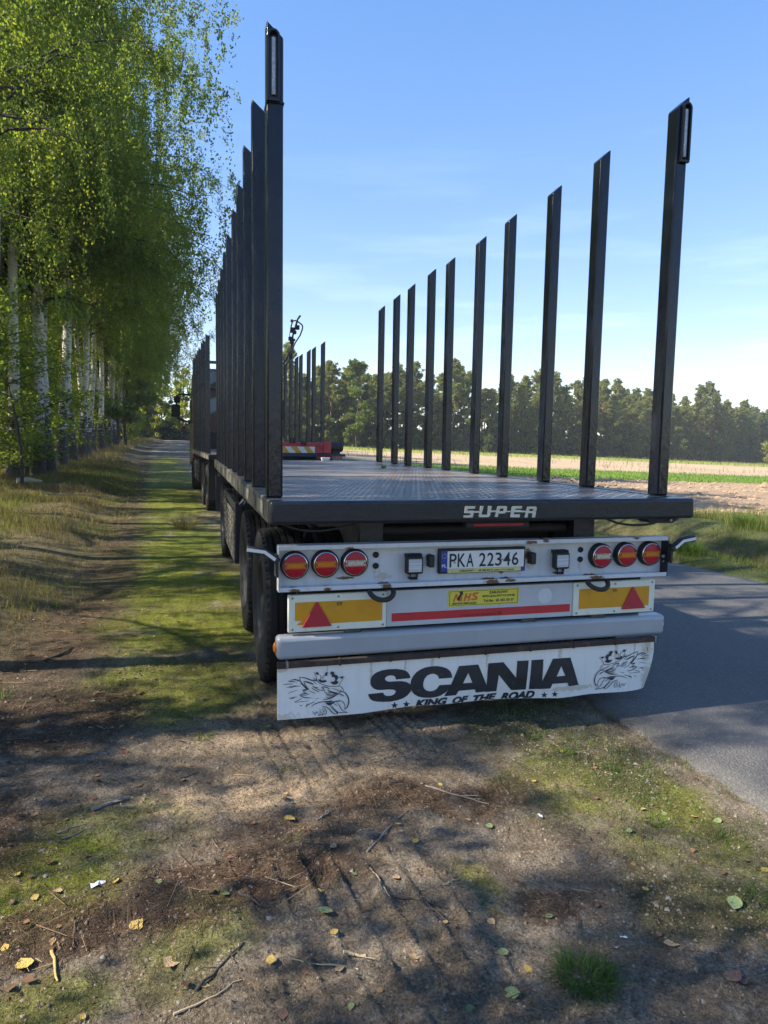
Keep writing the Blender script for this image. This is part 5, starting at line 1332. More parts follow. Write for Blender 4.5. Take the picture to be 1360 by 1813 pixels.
scan = [poly_faces(mm(FL['LETTER_S'])), poly_faces(mm(FL['LETTER_C'])), poly_faces(mm(FL['LETTER_A']), [mm(FL['HOLE_A'])]), poly_faces(mm(FL['LETTER_N'])), poly_faces(mm(FL['LETTER_I'])), poly_faces(mm(FL['LETTER_A2']), [mm(FL['HOLE_A2'])])]
def sub_pieces(pcs, n=1):
    out = []
    for p, f in pcs:
        me = bpy.data.meshes.new('tmp_print'); me.from_pydata([(x, 0, z) for x, z in p], [], f)
        bm = bmesh.new(); bm.from_mesh(me)
        lo = min(x for x, _ in p); hi = max(x for x, _ in p)
        x = math.ceil(lo/0.05)*0.05
        while x < hi:
            bmesh.ops.bisect_plane(bm, geom=bm.verts[:]+bm.edges[:]+bm.faces[:], plane_co=(x, 0, 0), plane_no=(1, 0, 0)); x += 0.05
        z = 0.05
        while z < 0.42:
            bmesh.ops.bisect_plane(bm, geom=bm.verts[:]+bm.edges[:]+bm.faces[:], plane_co=(0, 0, z), plane_no=(0, 0, 1)); z += 0.03
        bm.verts.index_update()
        out.append(([(v.co.x, v.co.z) for v in bm.verts], [tuple(v.index for v in fc.verts) for fc in bm.faces]))
        bm.free(); bpy.data.meshes.remove(me)
    return out
flat_obj('maker_lettering', sub_pieces(scan), m_ink, flap, 0, flap_y, 0.0020)
stars = [poly_faces(mm(FL['STAR%d' % k])) for k in range(4)]
slog = [text_flat('KING', -0.434, -0.236, 0.0965, 0.1435, 0.06, 0.25), text_flat('OF', -0.204, -0.104, 0.095, 0.1405, 0.06, 0.25), text_flat('THE', -0.074, 0.080, 0.092, 0.1375, 0.06, 0.25), text_flat('ROAD', 0.110, 0.331, 0.082, 0.1335, 0.06, 0.25)]
cl_pcs = []
for p, f in sub_pieces(stars+slog): cl_pcs.append((p, f))
def clip_low(pcs):
    out = []
    for p, f in pcs:
        q = [(x, max(z, flap_bottom(x)+0.002)) for x, z in p]
        out.append((q, f))
    return out
for pc in cl_pcs[:4]: flat_obj('star_print', clip_low([pc]), m_ink, flap, 0, flap_y, 0.0020)
for pc in cl_pcs[4:]: flat_obj('slogan_word', clip_low([pc]), m_ink, flap, 0, flap_y, 0.0020)
def ribbon(w, pts):
    w = w*0.00040
    P = [Vector(p) for p in pts]
    # smooth the polyline
    out = []
    for i in range(len(P)-1):
        a, b, c, d = P[max(i-1, 0)], P[i], P[i+1], P[min(i+2, len(P)-1)]
        for t in np.linspace(0, 1, 4, endpoint=False):
            out.append(0.5*((2*b)+(c-a)*t+(2*a-5*b+4*c-d)*t*t+(3*b-a-3*c+d)*t**3))
    out.append(P[-1]); n = len(out)
    v, f = [], []
    for i, p in enumerate(out):
        d = out[min(i+1, n-1)]-out[max(i-1, 0)]
        d = d.normalized() if d.length > 1e-9 else Vector((1, 0))
        nrm = Vector((-d.y, d.x)); s = i/(n-1)
        k = w*0.5*(0.30+0.70*math.sin(PI*min(1, max(0, s)))**0.7)
        v += [tuple(p+nrm*k), tuple(p-nrm*k)]
        if i: f.append((2*i-2, 2*i-1, 2*i+1, 2*i))
    return v, f
for mir in (False, True):
    def mp_(pts):
        if not mir: return mm(pts)
        return [(1.124-(x/1000+1.190)*1.105, z/1000+1.300-0.004) for x, z in pts]
    pcs = [ribbon(w, mp_(p)) for w, p in GRIFFIN_STROKES] + [poly_faces(mp_(p)) for p in GRIFFIN_FILLS]
    flat_obj('crowned_bird_emblem', pcs, m_ink, flap, 0, flap_y, 0.0022)

# flexible outline lamps sticking out at the panel ends
for s in (-1, 1):
    x0 = -1.2175 if s < 0 else 1.2035
    pth = [(x0, 0.975), (x0+s*0.075, 1.030), (x0+s*0.165, 1.045)]
    w = 0.017
    def off(k, d):
        a, b, c = pth
        t1 = Vector((b[0]-a[0], b[1]-a[1])).normalized(); t2 = Vector((c[0]-b[0], c[1]-b[1])).normalized()
        nn = [Vector((-t1.y, t1.x)), Vector((-(t1+t2).y, (t1+t2).x)).normalized(), Vector((-t2.y, t2.x))][k]
        return (pth[k][0]+nn.x*d, pth[k][1]+nn.y*d)
    up_ = [off(k, w) for k in range(3)]; dn = [off(k, -w) for k in range(3)]
    o = tp(MB().prism(up_+dn[::-1], 0.085, 0.125), 'outline_lamp', m_rubber, (x0, 0.1, 1.0), bevel=0.005)
    u2_ = [off(k, w*0.45) for k in range(3)]; d2_ = [off(k, -w*0.55) for k in range(3)]
    for l in (u2_, d2_): l[0] = (l[0][0]+s*0.02, l[0][1]+0.013)
    tp(MB().prism(u2_+d2_[::-1], 0.0825, 0.0848), 'white_strip', m_plate, (x0, 0.1, 1.0), parent=o, smooth=False)
    tp(MB().box(min(x0, x0+s*0.016), max(x0, x0+s*0.016), 0.10, 0.17, 0.89, 1.01), 'lamp_bracket', m_rubber, (x0, 0.13, 0.95), parent=o, bevel=0.004)
# high red brake lamp under the beam
bl = tp(MB().box(-0.185, 0.205, 0.060, 0.110, 1.136, 1.176), 'brake_lamp', m_chassis, (0, 0.08, 1.156), bevel=0.008)
tp(MB().box(-0.140, 0.166, 0.0570, 0.0605, 1.148, 1.163), 'lens', m_red, (0, 0.06, 1.155), parent=bl, bevel=0.002)
flat_obj('led_row', [rect(-0.134+k*0.0178, -0.128+k*0.0178, 1.151, 1.160) for k in range(17)], m_redtape, bl, 0.057, lift=0.0008)
# ------------------------------------------------------------------ the timber truck in front of the trailer
TK = thing('timber_truck', 'dark timber truck with stakes and red loader crane standing ahead of the trailer', 'truck', (0, 10.9, 0))
m_mural, N, L, B = new_mat('cab_back_mural')
tc = N.new('ShaderNodeTexCoord'); mp = N.new('ShaderNodeMapping')
mp.inputs['Rotation'].default_value = (0, math.radians(28), 0)
L.new(tc.outputs['Object'], mp.inputs['Vector'])
wv = N.new('ShaderNodeTexWave'); wv.bands_direction = 'Z'; wv.inputs['Scale'].default_value = 0.42; wv.inputs['Distortion'].default_value = 3.5; wv.inputs['Detail'].default_value = 1.5; wv.inputs['Phase Offset'].default_value = 1.2
L.new(mp.outputs['Vector'], wv.inputs['Vector'])
col = mixc(N, L, mrange(N, L, wv.outputs['Fac'], 0.56, 0.72), (0.045, 0.010, 0.015), (0.17, 0.20, 0.25))
L.new(col, B.inputs['Base Color']); B.inputs['Roughness'].default_value = 0.3
m_cab = paint('dark_red_cab_paint', (0.075, 0.012, 0.016), (0.055, 0.010, 0.013), 3, (0.2, 0.3), coat=0.5)
m_cranered = paint('crane_red_paint', (0.46, 0.030, 0.040), (0.38, 0.025, 0.034), 4, (0.3, 0.5), grime=(0.16, 0.03, 0.03), gscale=9, gth=(0.58, 0.8))
m_haz_y = paint('hazard_amber', (0.62, 0.31, 0.02), None, 9, (0.35, 0.5))
m_haz_w = paint('hazard_white', (0.70, 0.71, 0.70), None, 9, (0.35, 0.5))
m_glass, N, L, B = new_mat('cab_glass')
B.inputs['Base Color'].default_value = (0.02, 0.025, 0.03, 1); B.inputs['Roughness'].default_value = 0.05
def kp(mb, name, mats, at=(0, 11, 1), bevel=0.0, parent=None, **k):
    return mb.build(name, mats, parent or TK, at, bevel, **k)
kp(MB().box(-1.2, 1.2, 10.93, 16.95, 1.28, 1.303), 'deck_plate', m_deck, (0, 14, 1.3))
for s in (-1, 1):
    x0, x1 = (-1.275, -1.2005) if s < 0 else (1.2005, 1.275)
    r_ = kp(MB().box(x0, x1, 10.931, 16.95, 1.195, 1.306), 'side_rail', m_sidegrime if s < 0 else m_beam, (x0, 14, 1.25), bevel=0.006)
    for k in range(8):
        xx = x0-0.002 if s < 0 else x1+0.0005
        kp(MB().box(xx, xx+0.0015, 11.1+k*0.72, 11.5+k*0.72, 1.215, 1.285), 'reflective_tape', m_tape, (xx, 11, 1.25), parent=r_, smooth=False)
kp(MB().box(-1.275, 1.275, 10.85, 10.9305, 1.195, 1.306), 'rear_beam', m_beam, (0, 10.9, 1.25), bevel=0.01)
tproto = {}
for s in (-1, 1):
    for sy in (11.55, 12.46, 13.03, 13.96, 14.52, 15.28, 16.12):
        if s in tproto:
            o = tproto[s].copy(); COL.objects.link(o); o.parent = TK
            ORG[o] = Vector((0, sy, 1.3)); o.location = ORG[o]-ORG[TK]
        else:
            o = stake_mesh(s, 2.47, 2.40).build('stake', m_black, TK, (0, sy, 1.3), bevel=0.010, local=True)
            tproto[s] = o
for s in (-1, 1):
    kp(MB().box(s*0.43-0.05, s*0.43+0.05, 9.4, 19.5, 0.92, 1.19), 'chassis_rail', m_chassis, (s*0.43, 14, 1.05))
kp(MB().box(-1.20, 1.20, 9.42, 9.50, 0.96, 1.10), 'underrun_beam', m_chassis, (0, 9.4, 1.0), bevel=0.01)
# rear lamps and rubber guards behind the bogie
for s in (-1, 1):
    o = kp(MB().box(s*1.0-0.13, s*1.0+0.13, 9.52, 9.62, 0.55, 0.70), 'tail_light', m_red, (s, 9.5, 0.62), bevel=0.01)
    kp(MB().box(s*1.13-0.02, s*1.13+0.02, 9.505, 9.519, 0.56, 0.69), 'clear_lens', m_whiteink, (s*1.1, 9.5, 0.62), parent=o, bevel=0.003)
    kp(MB().box(s*0.98-0.25, s*0.98+0.25, 11.62, 11.64, 0.32, 1.19), 'mud_guard', m_rubber, (s, 11.6, 0.8), bevel=0.004)
    kp(MB().box(s*1.0-0.24, s*1.0+0.24, 9.625, 9.64, 0.30, 0.95), 'mud_guard', m_rubber, (s, 9.6, 0.7), bevel=0.004)
    # tool box with steps between the axles
    tb = kp(MB().box(s*0.98-0.24, s*0.98+0.24, 15.0, 16.9, 0.50, 1.05), 'tool_box', m_beam, (s, 16, 0.8), bevel=0.015)
    for k in range(4):
        kp(MB().box(s*1.222-0.006, s*1.222+0.006, 15.05, 16.85, 0.56+k*0.12, 0.62+k*0.12), 'slat', m_slat, (s*1.22, 16, 0.6), parent=tb, bevel=0.002)
kw = {}
for s in (-1, 1):
    for ay, dual in ((12.35, True), (13.70, True), (18.35, False)):
        cx = s*(1.085 if dual else 1.06)
        zc = TYR-0.012+ghs(cx, ay)-0.004*(ay-10.9)
        key = (s, dual)
        wh = make_wheel(s, TK, cx, ay, zc, dual, first=kw.get(key))
        kw.setdefault(key, wh)
    kp(MB().lathe([(0.60, -0.15), (0.60, 0.15)], (s*1.06, 18.35, 0.52), 'X', 28, closed=True), 'wheel_arch', m_rubber, (s*1.06, 18.35, 0.52))
# headboard rack and cab
hb = MB().box(-1.24, -1.16, 17.05, 17.13, 1.20, 3.72).box(1.16, 1.24, 17.05, 17.13, 1.20, 3.72).box(-1.24, 1.24, 17.05, 17.13, 3.7205, 3.80)
for k in range(6):
    hb.box(-0.95+k*0.36, -0.91+k*0.36, 17.06, 17.12, 3.10, 3.7200)
hb.box(-1.159, 1.159, 17.06, 17.12, 3.02, 3.0995)
kp(hb, 'headboard_rack', m_black, (0, 17.1, 2.5), bevel=0.006)
cab = MB().add([(-1.23, 17.45, 1.05), (1.23, 17.45, 1.05), (1.23, 19.75, 0.75), (-1.23, 19.75, 0.75), (-1.20, 17.45, 3.62), (1.20, 17.45, 3.62), (1.16, 19.30, 3.55), (-1.16, 19.30, 3.55), (-1.23, 19.72, 1.9), (1.23, 19.72, 1.9)],
    [(0, 1, 5, 4), (4, 5, 6, 7), (0, 3, 2, 1), (0, 4, 7, 8, 3), (1, 2, 9, 6, 5), (3, 8, 9, 2), (8, 7, 6, 9)])
cb = kp(cab, 'cab', m_cab, (0, 18.5, 1), bevel=0.05, seg=3)
kp(MB().box(-1.12, 1.12, 17.415, 17.447, 1.85, 3.52), 'mural_panel', m_mural, (0, 17.4, 2.6), parent=cb, bevel=0.01)
kp(MB().box(-1.15, 1.15, 17.3, 17.446, 1.10, 1.80), 'engine_cover', m_chassis, (0, 17.4, 1.5), parent=cb, bevel=0.02)
for s in (-1, 1):
    kp(MB().box(s*1.222-0.006, s*1.222+0.006, 18.35, 19.35, 1.95, 2.75), 'side_window', m_glass, (s*1.22, 18.9, 2.4), parent=cb)
    mo = kp(MB().box(s*1.66-0.13, s*1.66+0.13, 18.9, 18.99, 2.25, 2.62), 'mirror', m_rubber, (s*1.66, 18.95, 2.4), bevel=0.03)
    kp(MB().box(s*1.62-0.09, s*1.62+0.09, 18.9, 18.99, 2.67, 2.88), 'wide_mirror', m_rubber, (s*1.62, 18.95, 2.7), parent=mo, bevel=0.03)
    kp(MB().tube([(s*1.24, 18.95, 2.93), (s*1.5, 18.95, 2.94), (s*1.62, 18.95, 2.90), (s*1.66, 18.95, 2.45), (s*1.58, 18.95, 2.20), (s*1.24, 18.95, 2.08)], 0.032, 8), 'mirror_arm', m_rubber, (s*1.4, 18.95, 2.5), parent=mo)
    kp(MB().lathe([(0.045, -0.02), (0.05, 0), (0.03, 0.03)], (s*1.42, 18.93, 1.93), 'Y', 14), 'side_lamp', m_red, (s*1.42, 18.93, 1.93), parent=mo)
kp(MB().box(-0.9, 0.9, 19.62, 19.74, 2.0, 3.3), 'windscreen', m_glass, (0, 19.7, 2.6), parent=cb)
# sun visor / roof bar on the cab roof
kp(MB().tube([(-1.0, 18.0, 3.62), (-1.0, 18.0, 3.86), (1.0, 18.0, 3.86), (1.0, 18.0, 3.62)], 0.03, 8), 'roof_bar', m_black, (0, 18, 3.8))
# loader crane at the truck tail
cr = kp(MB().box(-0.96, 0.955, 9.72, 10.12, 1.375, 1.585).box(0.80, 0.955, 9.70, 9.7195, 1.38, 1.612), 'crane_base', m_cranered, (0, 9.9, 1.5), bevel=0.012)
hzb = kp(MB().box(-0.72, 0.63, 9.690, 9.7190, 1.385, 1.505), 'hazard_board', m_haz_w, (0, 9.7, 1.45), parent=cr, smooth=False)
for k in range(6):
    x = -0.68+k*0.235
    flat_obj('hazard_stripe', [([(x, 1.3855), (x+0.115, 1.3855), (x+0.02, 1.5045), (x-0.095, 1.5045)] if x-0.095 > -0.72 else [(x, 1.3855), (x+0.115, 1.3855), (x+0.02, 1.5045), (-0.719, 1.5045), (-0.719, 1.41)], [(0, 1, 2, 3)] if x-0.095 > -0.72 else [(0, 1, 2, 3, 4)])], m_haz_y, cr, 9.690, lift=0.002)
kp(MB().tube([(-1.20, 9.62, 1.325), (0.62, 9.62, 1.325)], 0.058, 16), 'hydraulic_cylinder', m_beam, (0, 9.62, 1.32), parent=cr)
kp(MB().box(0.60, 1.20, 9.55, 10.1, 1.325, 1.372), 'outrigger_beam', m_beam, (0.9, 9.8, 1.35), parent=cr, bevel=0.004)
for k in range(9):
    kp(MB().box(0.66+k*0.055, 0.695+k*0.055, 9.56, 9.60, 1.285, 1.322), 'grating_bar', m_cranered, (0.7, 9.6, 1.3), parent=cr)
kp(MB().lathe([(0.05, -0.14), (0.092, -0.12), (0.10, 0.10), (0.08, 0.13), (0.04, 0.14)], (1.085, 9.85, 1.505), 'X', 20), 'hydraulic_motor', m_rubber, (1.08, 9.85, 1.5), parent=cr)
kp(MB().box(1.00, 1.15, 9.78, 9.92, 1.373, 1.43), 'motor_foot', m_rubber, (1.08, 9.85, 1.4), parent=cr)
for x in (0.16, 0.235, 0.39, 0.45):
    kp(MB().box(x-0.022, x+0.022, 9.70, 9.78, 1.565 if x < 0.3 else 1.52, 1.665 if x < 0.3 else 1.60), 'clamp', m_rubber, (x, 9.7, 1.6), parent=cr, bevel=0.006)
for x, z in ((0.80, 1.52), (0.84, 1.49), (0.78, 1.47), (0.85, 1.54)):
    kp(MB().lathe([(0.012, 0), (0.012, -0.004)], (x, 9.699, z), 'Y', 10), 'bolt_hole', m_inkpure, (x, 9.7, z), parent=cr)
kp(MB().box(0.64, 0.74, 9.698, 9.7195, 1.515, 1.525), 'slot', m_inkpure, (0.7, 9.7, 1.52), parent=cr)
col_ = kp(MB().box(-0.22, 0.02, 9.80, 10.05, 1.586, 3.10), 'crane_column', m_beam, (-0.1, 9.9, 2.3), bevel=0.02)
kp(MB().box(-0.20, 0.0, 9.72, 9.799, 1.9, 2.9), 'crane_boom', m_cranered, (-0.1, 9.8, 2.4), parent=col_, bevel=0.02)
hs = [(0.35, 3.96), (0.30, 3.89), (0.26, 3.75), (0.21, 3.59), (0.19, 3.40), (0.15, 3.27), (0.03, 3.05)]
kp(MB().tube([(x, 9.78, z) for x, z in hs], [0.020, 0.018, 0.018, 0.018, 0.022, 0.022, 0.024], 8), 'hose_arm', m_rubber, (0.2, 9.78, 3.6), parent=col_)
lo_ = [(0.16, 3.66), (0.17, 3.75), (0.19, 3.82), (0.21, 3.848), (0.25, 3.855), (0.30, 3.835), (0.34, 3.81), (0.375, 3.785), (0.388, 3.75), (0.38, 3.70), (0.34, 3.59), (0.25, 3.45), (0.18, 3.30), (0.17, 3.15), (0.05, 3.0)]
kp(MB().tube([(x, 9.74, z) for x, z in lo_], 0.0135, 8), 'hose_guard', m_rubber, (0.2, 9.74, 3.6), parent=col_)
for x, z, w in ((0.20, 3.68, 0.040), (0.295, 3.735, 0.034), (0.245, 3.64, 0.026), (0.19, 3.47, 0.036), (0.185, 3.85, 0.02), (0.155, 3.52, 0.03), (0.23, 3.50, 0.018)):
    kp(MB().box(x-w, x+w, 9.73, 9.80, z-w*1.2, z+w*1.2), 'valve_block', m_chassis, (x, 9.75, z), parent=col_, bevel=0.008)
kp(MB().tube([(0.155, 9.75, 3.66), (0.14, 9.75, 3.58), (0.17, 9.75, 3.52), (0.21, 9.75, 3.53)], 0.008, 6), 'hose', m_rubber, (0.15, 9.75, 3.6), parent=col_)
kp(MB().box(0.135, 0.19, 9.72, 9.80, 3.14, 3.24), 'guard_foot', m_chassis, (0.16, 9.76, 3.2), parent=col_, bevel=0.006)
TK.rotation_euler = (0.004, 0, 0.044)
# drawbar (belongs to the trailer)
tp(MB().tube([(-0.45, 7.4, 1.0), (-0.05, 9.3, 0.85)], 0.05, 10), 'drawbar', m_chassis, (0, 8.4, 0.9))
tp(MB().tube([(0.45, 7.4, 1.0), (0.05, 9.3, 0.85)], 0.05, 10), 'drawbar', m_chassis, (0, 8.4, 0.9))
# odds and ends lying on the trailer bed
m_plastic = paint('white_plastic', (0.74, 0.75, 0.76), None, 9, (0.4, 0.5))
sc_ = MB().add([(-0.055, -0.03, 0), (0.055, -0.03, 0), (0.055, 0.03, 0), (-0.055, 0.03, 0), (-0.07, -0.04, 0.055), (0.07, -0.04, 0.055), (0.07, 0.04, 0.055), (-0.07, 0.04, 0.055)], [(3, 2, 1, 0), (4, 5, 6, 7), (0, 1, 5, 4), (1, 2, 6, 5), (2, 3, 7, 6), (3, 0, 4, 7)])
o = sc_.build('plastic_tub', m_plastic, None, (0.42, 7.30, 1.297), bevel=0.006, local=True)
tag(o, 'small white plastic tub lying at the front edge of the trailer bed', 'tub')
# ------------------------------------------------------------------ grass, litter, leaves, twigs
def blade_mesh(name, x, y, h, w, lean, mat, z=None, rnd=None, curl=0.5):
    n = len(x)
    z = gh(x, y) if z is None else z
    a = rng.uniform(0, 2*PI, n); la = rng.uniform(0, 2*PI, n)
    lx, ly = np.cos(la)*lean*h, np.sin(la)*lean*h
    wx, wy = np.cos(a)*w*0.5, np.sin(a)*w*0.5
    b = np.stack([x, y, z-0.01], 1)
    mid = b + np.stack([lx*0.35, ly*0.35, h*0.6+0.01], 1)
    tip = b + np.stack([lx, ly, h*(1-0.35*curl*lean)+0.01], 1)
    W = np.stack([wx, wy, np.zeros(n)], 1)
    co = np.stack([b-W, b+W, mid+W*0.75, mid-W*0.75, tip], 1).reshape(-1, 3)
    k = np.arange(n)*5
    q = np.stack([k, k+1, k+2, k+3], 1); t = np.stack([k+3, k+2, k+4], 1)
    rnd = rng.beta(2, 2, n) if rnd is None else rnd
    return np_mesh(name, co, q, t, [mat], {'rnd': np.concatenate([rnd, rnd])})
m_dry = leaf_mat('dry_grass', [(0, (0.065, 0.062, 0.028)), (0.5, (0.145, 0.120, 0.064)), (1, (0.32, 0.26, 0.150))], 0.35, 0.7, 0.15)
m_mixg = leaf_mat('mixed_grass', [(0, (0.055, 0.085, 0.018)), (0.5, (0.105, 0.135, 0.030)), (0.8, (0.20, 0.185, 0.060)), (1, (0.30, 0.23, 0.10))], 0.38, 0.6, 0.2)
m_green = leaf_mat('green_grass', [(0, (0.036, 0.075, 0.016)), (0.6, (0.075, 0.135, 0.026)), (1, (0.15, 0.22, 0.040))], 0.40, 0.55, 0.25)
m_mossy = leaf_mat('moss_tufts', [(0, (0.075, 0.095, 0.014)), (1, (0.16, 0.18, 0.03))], 0.3, 0.8, 0.1)

def scatter(n, x0, x1, y0, y1, dens):
    x = rng.uniform(x0, x1, n); y = rng.uniform(y0, y1, n)
    k = rng.uniform(0, 1, n) < dens(x, y)
    return x[k], y[k]
# tall dry grass on the bank
def d1(x, y):
    e = bank_edge(y)-x
    return sstep(-0.55, 0.45, e)*sstep(1.0, 3.0, y)*sstep(0.10, 0.42, fbm(x*1.1, y*1.1, 3, 301))*np.clip(1.2-y/42, 0.2, 1)
x, y = scatter(110000, -8.2, -2.6, 0.8, 34, d1)
tall = 0.04+0.17*sstep(0.30, 0.7, fbm(x*0.9, y*0.9, 3, 302))*sstep(-0.1, 0.9, bank_edge(y)-x)
h = tall*rng.uniform(0.6, 1.25, len(x))
gmix = fbm(x*0.7, y*0.7, 3, 303)
tag(link('dry_grass', blade_mesh('dry_grass', x, y, h, 0.0032+0.00035*np.maximum(0, y-3), rng.uniform(0.2, 0.75, len(x)), m_dry, rnd=np.clip(rng.beta(1.8, 2.4, len(x)), 0, 1))), kind='stuff')
x, y = scatter(60000, -8.0, -2.6, 0.5, 30, lambda x, y: d1(x, y)*sstep(0.45, 0.62, fbm(x*0.8, y*0.8, 3, 304))*0.9)
tag(link('green_grass', blade_mesh('bank_green_grass', x, y, rng.uniform(0.05, 0.22, len(x)), 0.0035+0.0003*np.maximum(0, y-3), rng.uniform(0.2, 0.7, len(x)), m_mixg)), kind='stuff')
# far part of the bank
x, y = scatter(30000, -13, -3.6, 30, 112, lambda x, y: sstep(0.1, 0.6, bank_edge(y)-0.6-x)*sstep(0.25, 0.55, fbm(x*0.6, y*0.6, 2, 305)))
tag(link('dry_grass', blade_mesh('far_dry_grass', x, y, rng.uniform(0.15, 0.5, len(x)), 0.016, rng.uniform(0.2, 0.6, len(x)), m_dry)), kind='stuff')
# verge strip between trailer and road, and the far verge
x, y = scatter(60000, 0.0, 0.95, -1.9, 26, lambda x, y: sstep(0.03, -0.03, x-road_left(y))*sstep(0.30, 0.62, fbm(x*3.2, y*3.2, 3, 311))*sstep(-0.1, 0.35, x+0.12*np.minimum(y, 0))*np.where(y < 1.6, 0.75, 0.45))
tag(link('verge_grass', blade_mesh('verge_grass', x, y, rng.uniform(0.012, 0.055, len(x)), 0.0028, rng.uniform(0.2, 0.9, len(x)), m_green)), kind='stuff')
x, y = scatter(100000, 4.4, 9.6, -3, 30, lambda x, y: sstep(0.0, 0.12, x-road_right(y))*sstep(9.6, 8.6, x-road_c(y)+0.9*fbm(y*0.5, x*0.5, 2, 312)-0.45)*np.where(y > 11, 0.6, 1)*sstep(0.20, 0.5, fbm(x*1.0, y*1.0, 3, 313)))
xx = x-road_c(y)
hh = (0.05+0.15*sstep(0.35, 0.7, fbm(x*0.9, y*0.9, 3, 314)))*rng.uniform(0.5, 1.3, len(x))*(0.8+0.5*sstep(7.2, 8.6, xx))
brown = np.exp(-((xx-6.7)/0.65)**2)
tag(link('verge_grass', blade_mesh('far_verge_grass', x, y, hh, 0.0055+0.0003*np.maximum(0, y-5), rng.uniform(0.2, 0.8, len(x)), m_mixg, rnd=np.clip(rng.beta(1.8, 3.2, len(x))*0.75+0.55*brown*rng.uniform(0.4, 1.2, len(x)), 0, 1))), kind='stuff')
x, y = scatter(20000, 8.2, 30, 6, 11.4, lambda x, y: sstep(11.3, 10.4, y+0.9*fbm(x*0.6, y*0.6, 2, 317)-0.45)*sstep(0.2, 0.5, fbm(x*0.8, y*0.8, 3, 315)))
tag(link('verge_grass', blade_mesh('headland_grass', x, y, rng.uniform(0.08, 0.34, len(x)), 0.008, rng.uniform(0.2, 0.7, len(x)), m_mixg)), kind='stuff')
# standing weeds in the tan strip and crop in the green one
x, y = scatter(16000, 9, 80, 26.8, 39.5, lambda x, y: 0.9)
tag(link('young_crop', blade_mesh('young_crop', x, y, rng.uniform(0.06, 0.18, len(x)), 0.03, rng.uniform(0.2, 0.8, len(x)), m_green, rnd=rng.uniform(0.7, 1, len(x)))), kind='stuff')
x, y = scatter(3000, 9, 110, 39, 80, lambda x, y: sstep(0.5, 0.7, fbm(x*0.15, y*0.15, 3, 316)))
tag(link('field_weeds', blade_mesh('field_weeds', x, y, rng.uniform(0.2, 0.7, len(x)), 0.035, rng.uniform(0.2, 0.8, len(x)), m_dry)), kind='stuff')
x, y = scatter(5000, 12, 190, 78, 112, lambda x, y: 0.9)
tag(link('field_weeds', blade_mesh('field_edge_weeds', x, y, rng.uniform(0.2, 0.6, len(x)), 0.06, rng.uniform(0.2, 0.8, len(x)), m_mixg, rnd=rng.uniform(0.3, 0.9, len(x)))), kind='stuff')
# short moss pile on the track
x, y = scatter(110000, -2.7, 0.7, -2.0, 7, lambda x, y: blobs(MOSS, x, y, 5.0, 101)*0.8)
tag(link('moss', blade_mesh('moss', x, y, rng.uniform(0.003, 0.012, len(x)), 0.003, rng.uniform(0.2, 1.0, len(x)), m_mossy)), kind='stuff')
# ploughed clods
r = np.random.default_rng(77)
n = 5200
u = r.uniform(0, 1, n)
cy_ = 11.0+16.5*u**1.6; cx_ = 8.6+r.uniform(0, 1, n)*(6+cy_*0.9)
cs = r.lognormal(-3.1, 0.45, n)*(1+0.03*(cy_-11))
cz = gh(cx_, cy_)
oct_ = np.array([(1, 0, 0), (0, 1, 0), (-1, 0, 0), (0, -1, 0), (0, 0, 0.8), (0.6, 0.6, 0.45), (-0.6, 0.6, 0.4), (-0.6, -0.6, 0.45), (0.6, -0.6, 0.4)])
fc = np.array([(0, 5, 4), (5, 1, 4), (1, 6, 4), (6, 2, 4), (2, 7, 4), (7, 3, 4), (3, 8, 4), (8, 0, 4)])
V = np.stack([cx_, cy_, cz-0.02], 1)[:, None, :] + cs[:, None, None]*oct_[None]*(1+r.uniform(-0.3, 0.3, (n, 9, 3)))
T = (np.arange(n)*9)[:, None, None]+fc[None]
m_clod = paint('clod_soil', (0.40, 0.29, 0.19), (0.25, 0.18, 0.12), 5, (0.9, 1.0), spec=0.1)
tag(link('soil_clods', np_mesh('soil_clods', V.reshape(-1, 3), None, T.reshape(-1, 3), [m_clod])), kind='stuff')
# grit and small stones
n = 42000
px_ = r.uniform(-2.7, 1.0, n); py_ = r.uniform(-2.1, 2.0, n)
keep = r.uniform(0, 1, n) < (0.25+0.75*blobs(TURF, px_, py_, 5, 131))*np.where(px_ > -0.35, 1, 0.5)*np.where(py_ > 0.6, 0.4, 1)
px_, py_ = px_[keep], py_[keep]; n = len(px_)
ps = np.clip(r.lognormal(-6.0, 0.6, n), 0.0012, 0.017)
V = np.stack([px_, py_, gh(px_, py_)-ps*0.25], 1)[:, None, :] + ps[:, None, None]*oct_[None]*np.array([1, 1, 0.8])*(1+r.uniform(-0.35, 0.35, (n, 9, 3)))
T = (np.arange(n)*9)[:, None, None]+fc[None]
m_grit = leaf_mat('grit', [(0, (0.09, 0.085, 0.08)), (0.5, (0.21, 0.19, 0.165)), (1, (0.36, 0.33, 0.30))], 0.0, 0.85, 0.2)
tag(link('gravel', np_mesh('gravel', V.reshape(-1, 3), None, T.reshape(-1, 3), [m_grit], {'rnd': np.repeat(r.beta(2, 2.5, n), 8)})), kind='stuff')

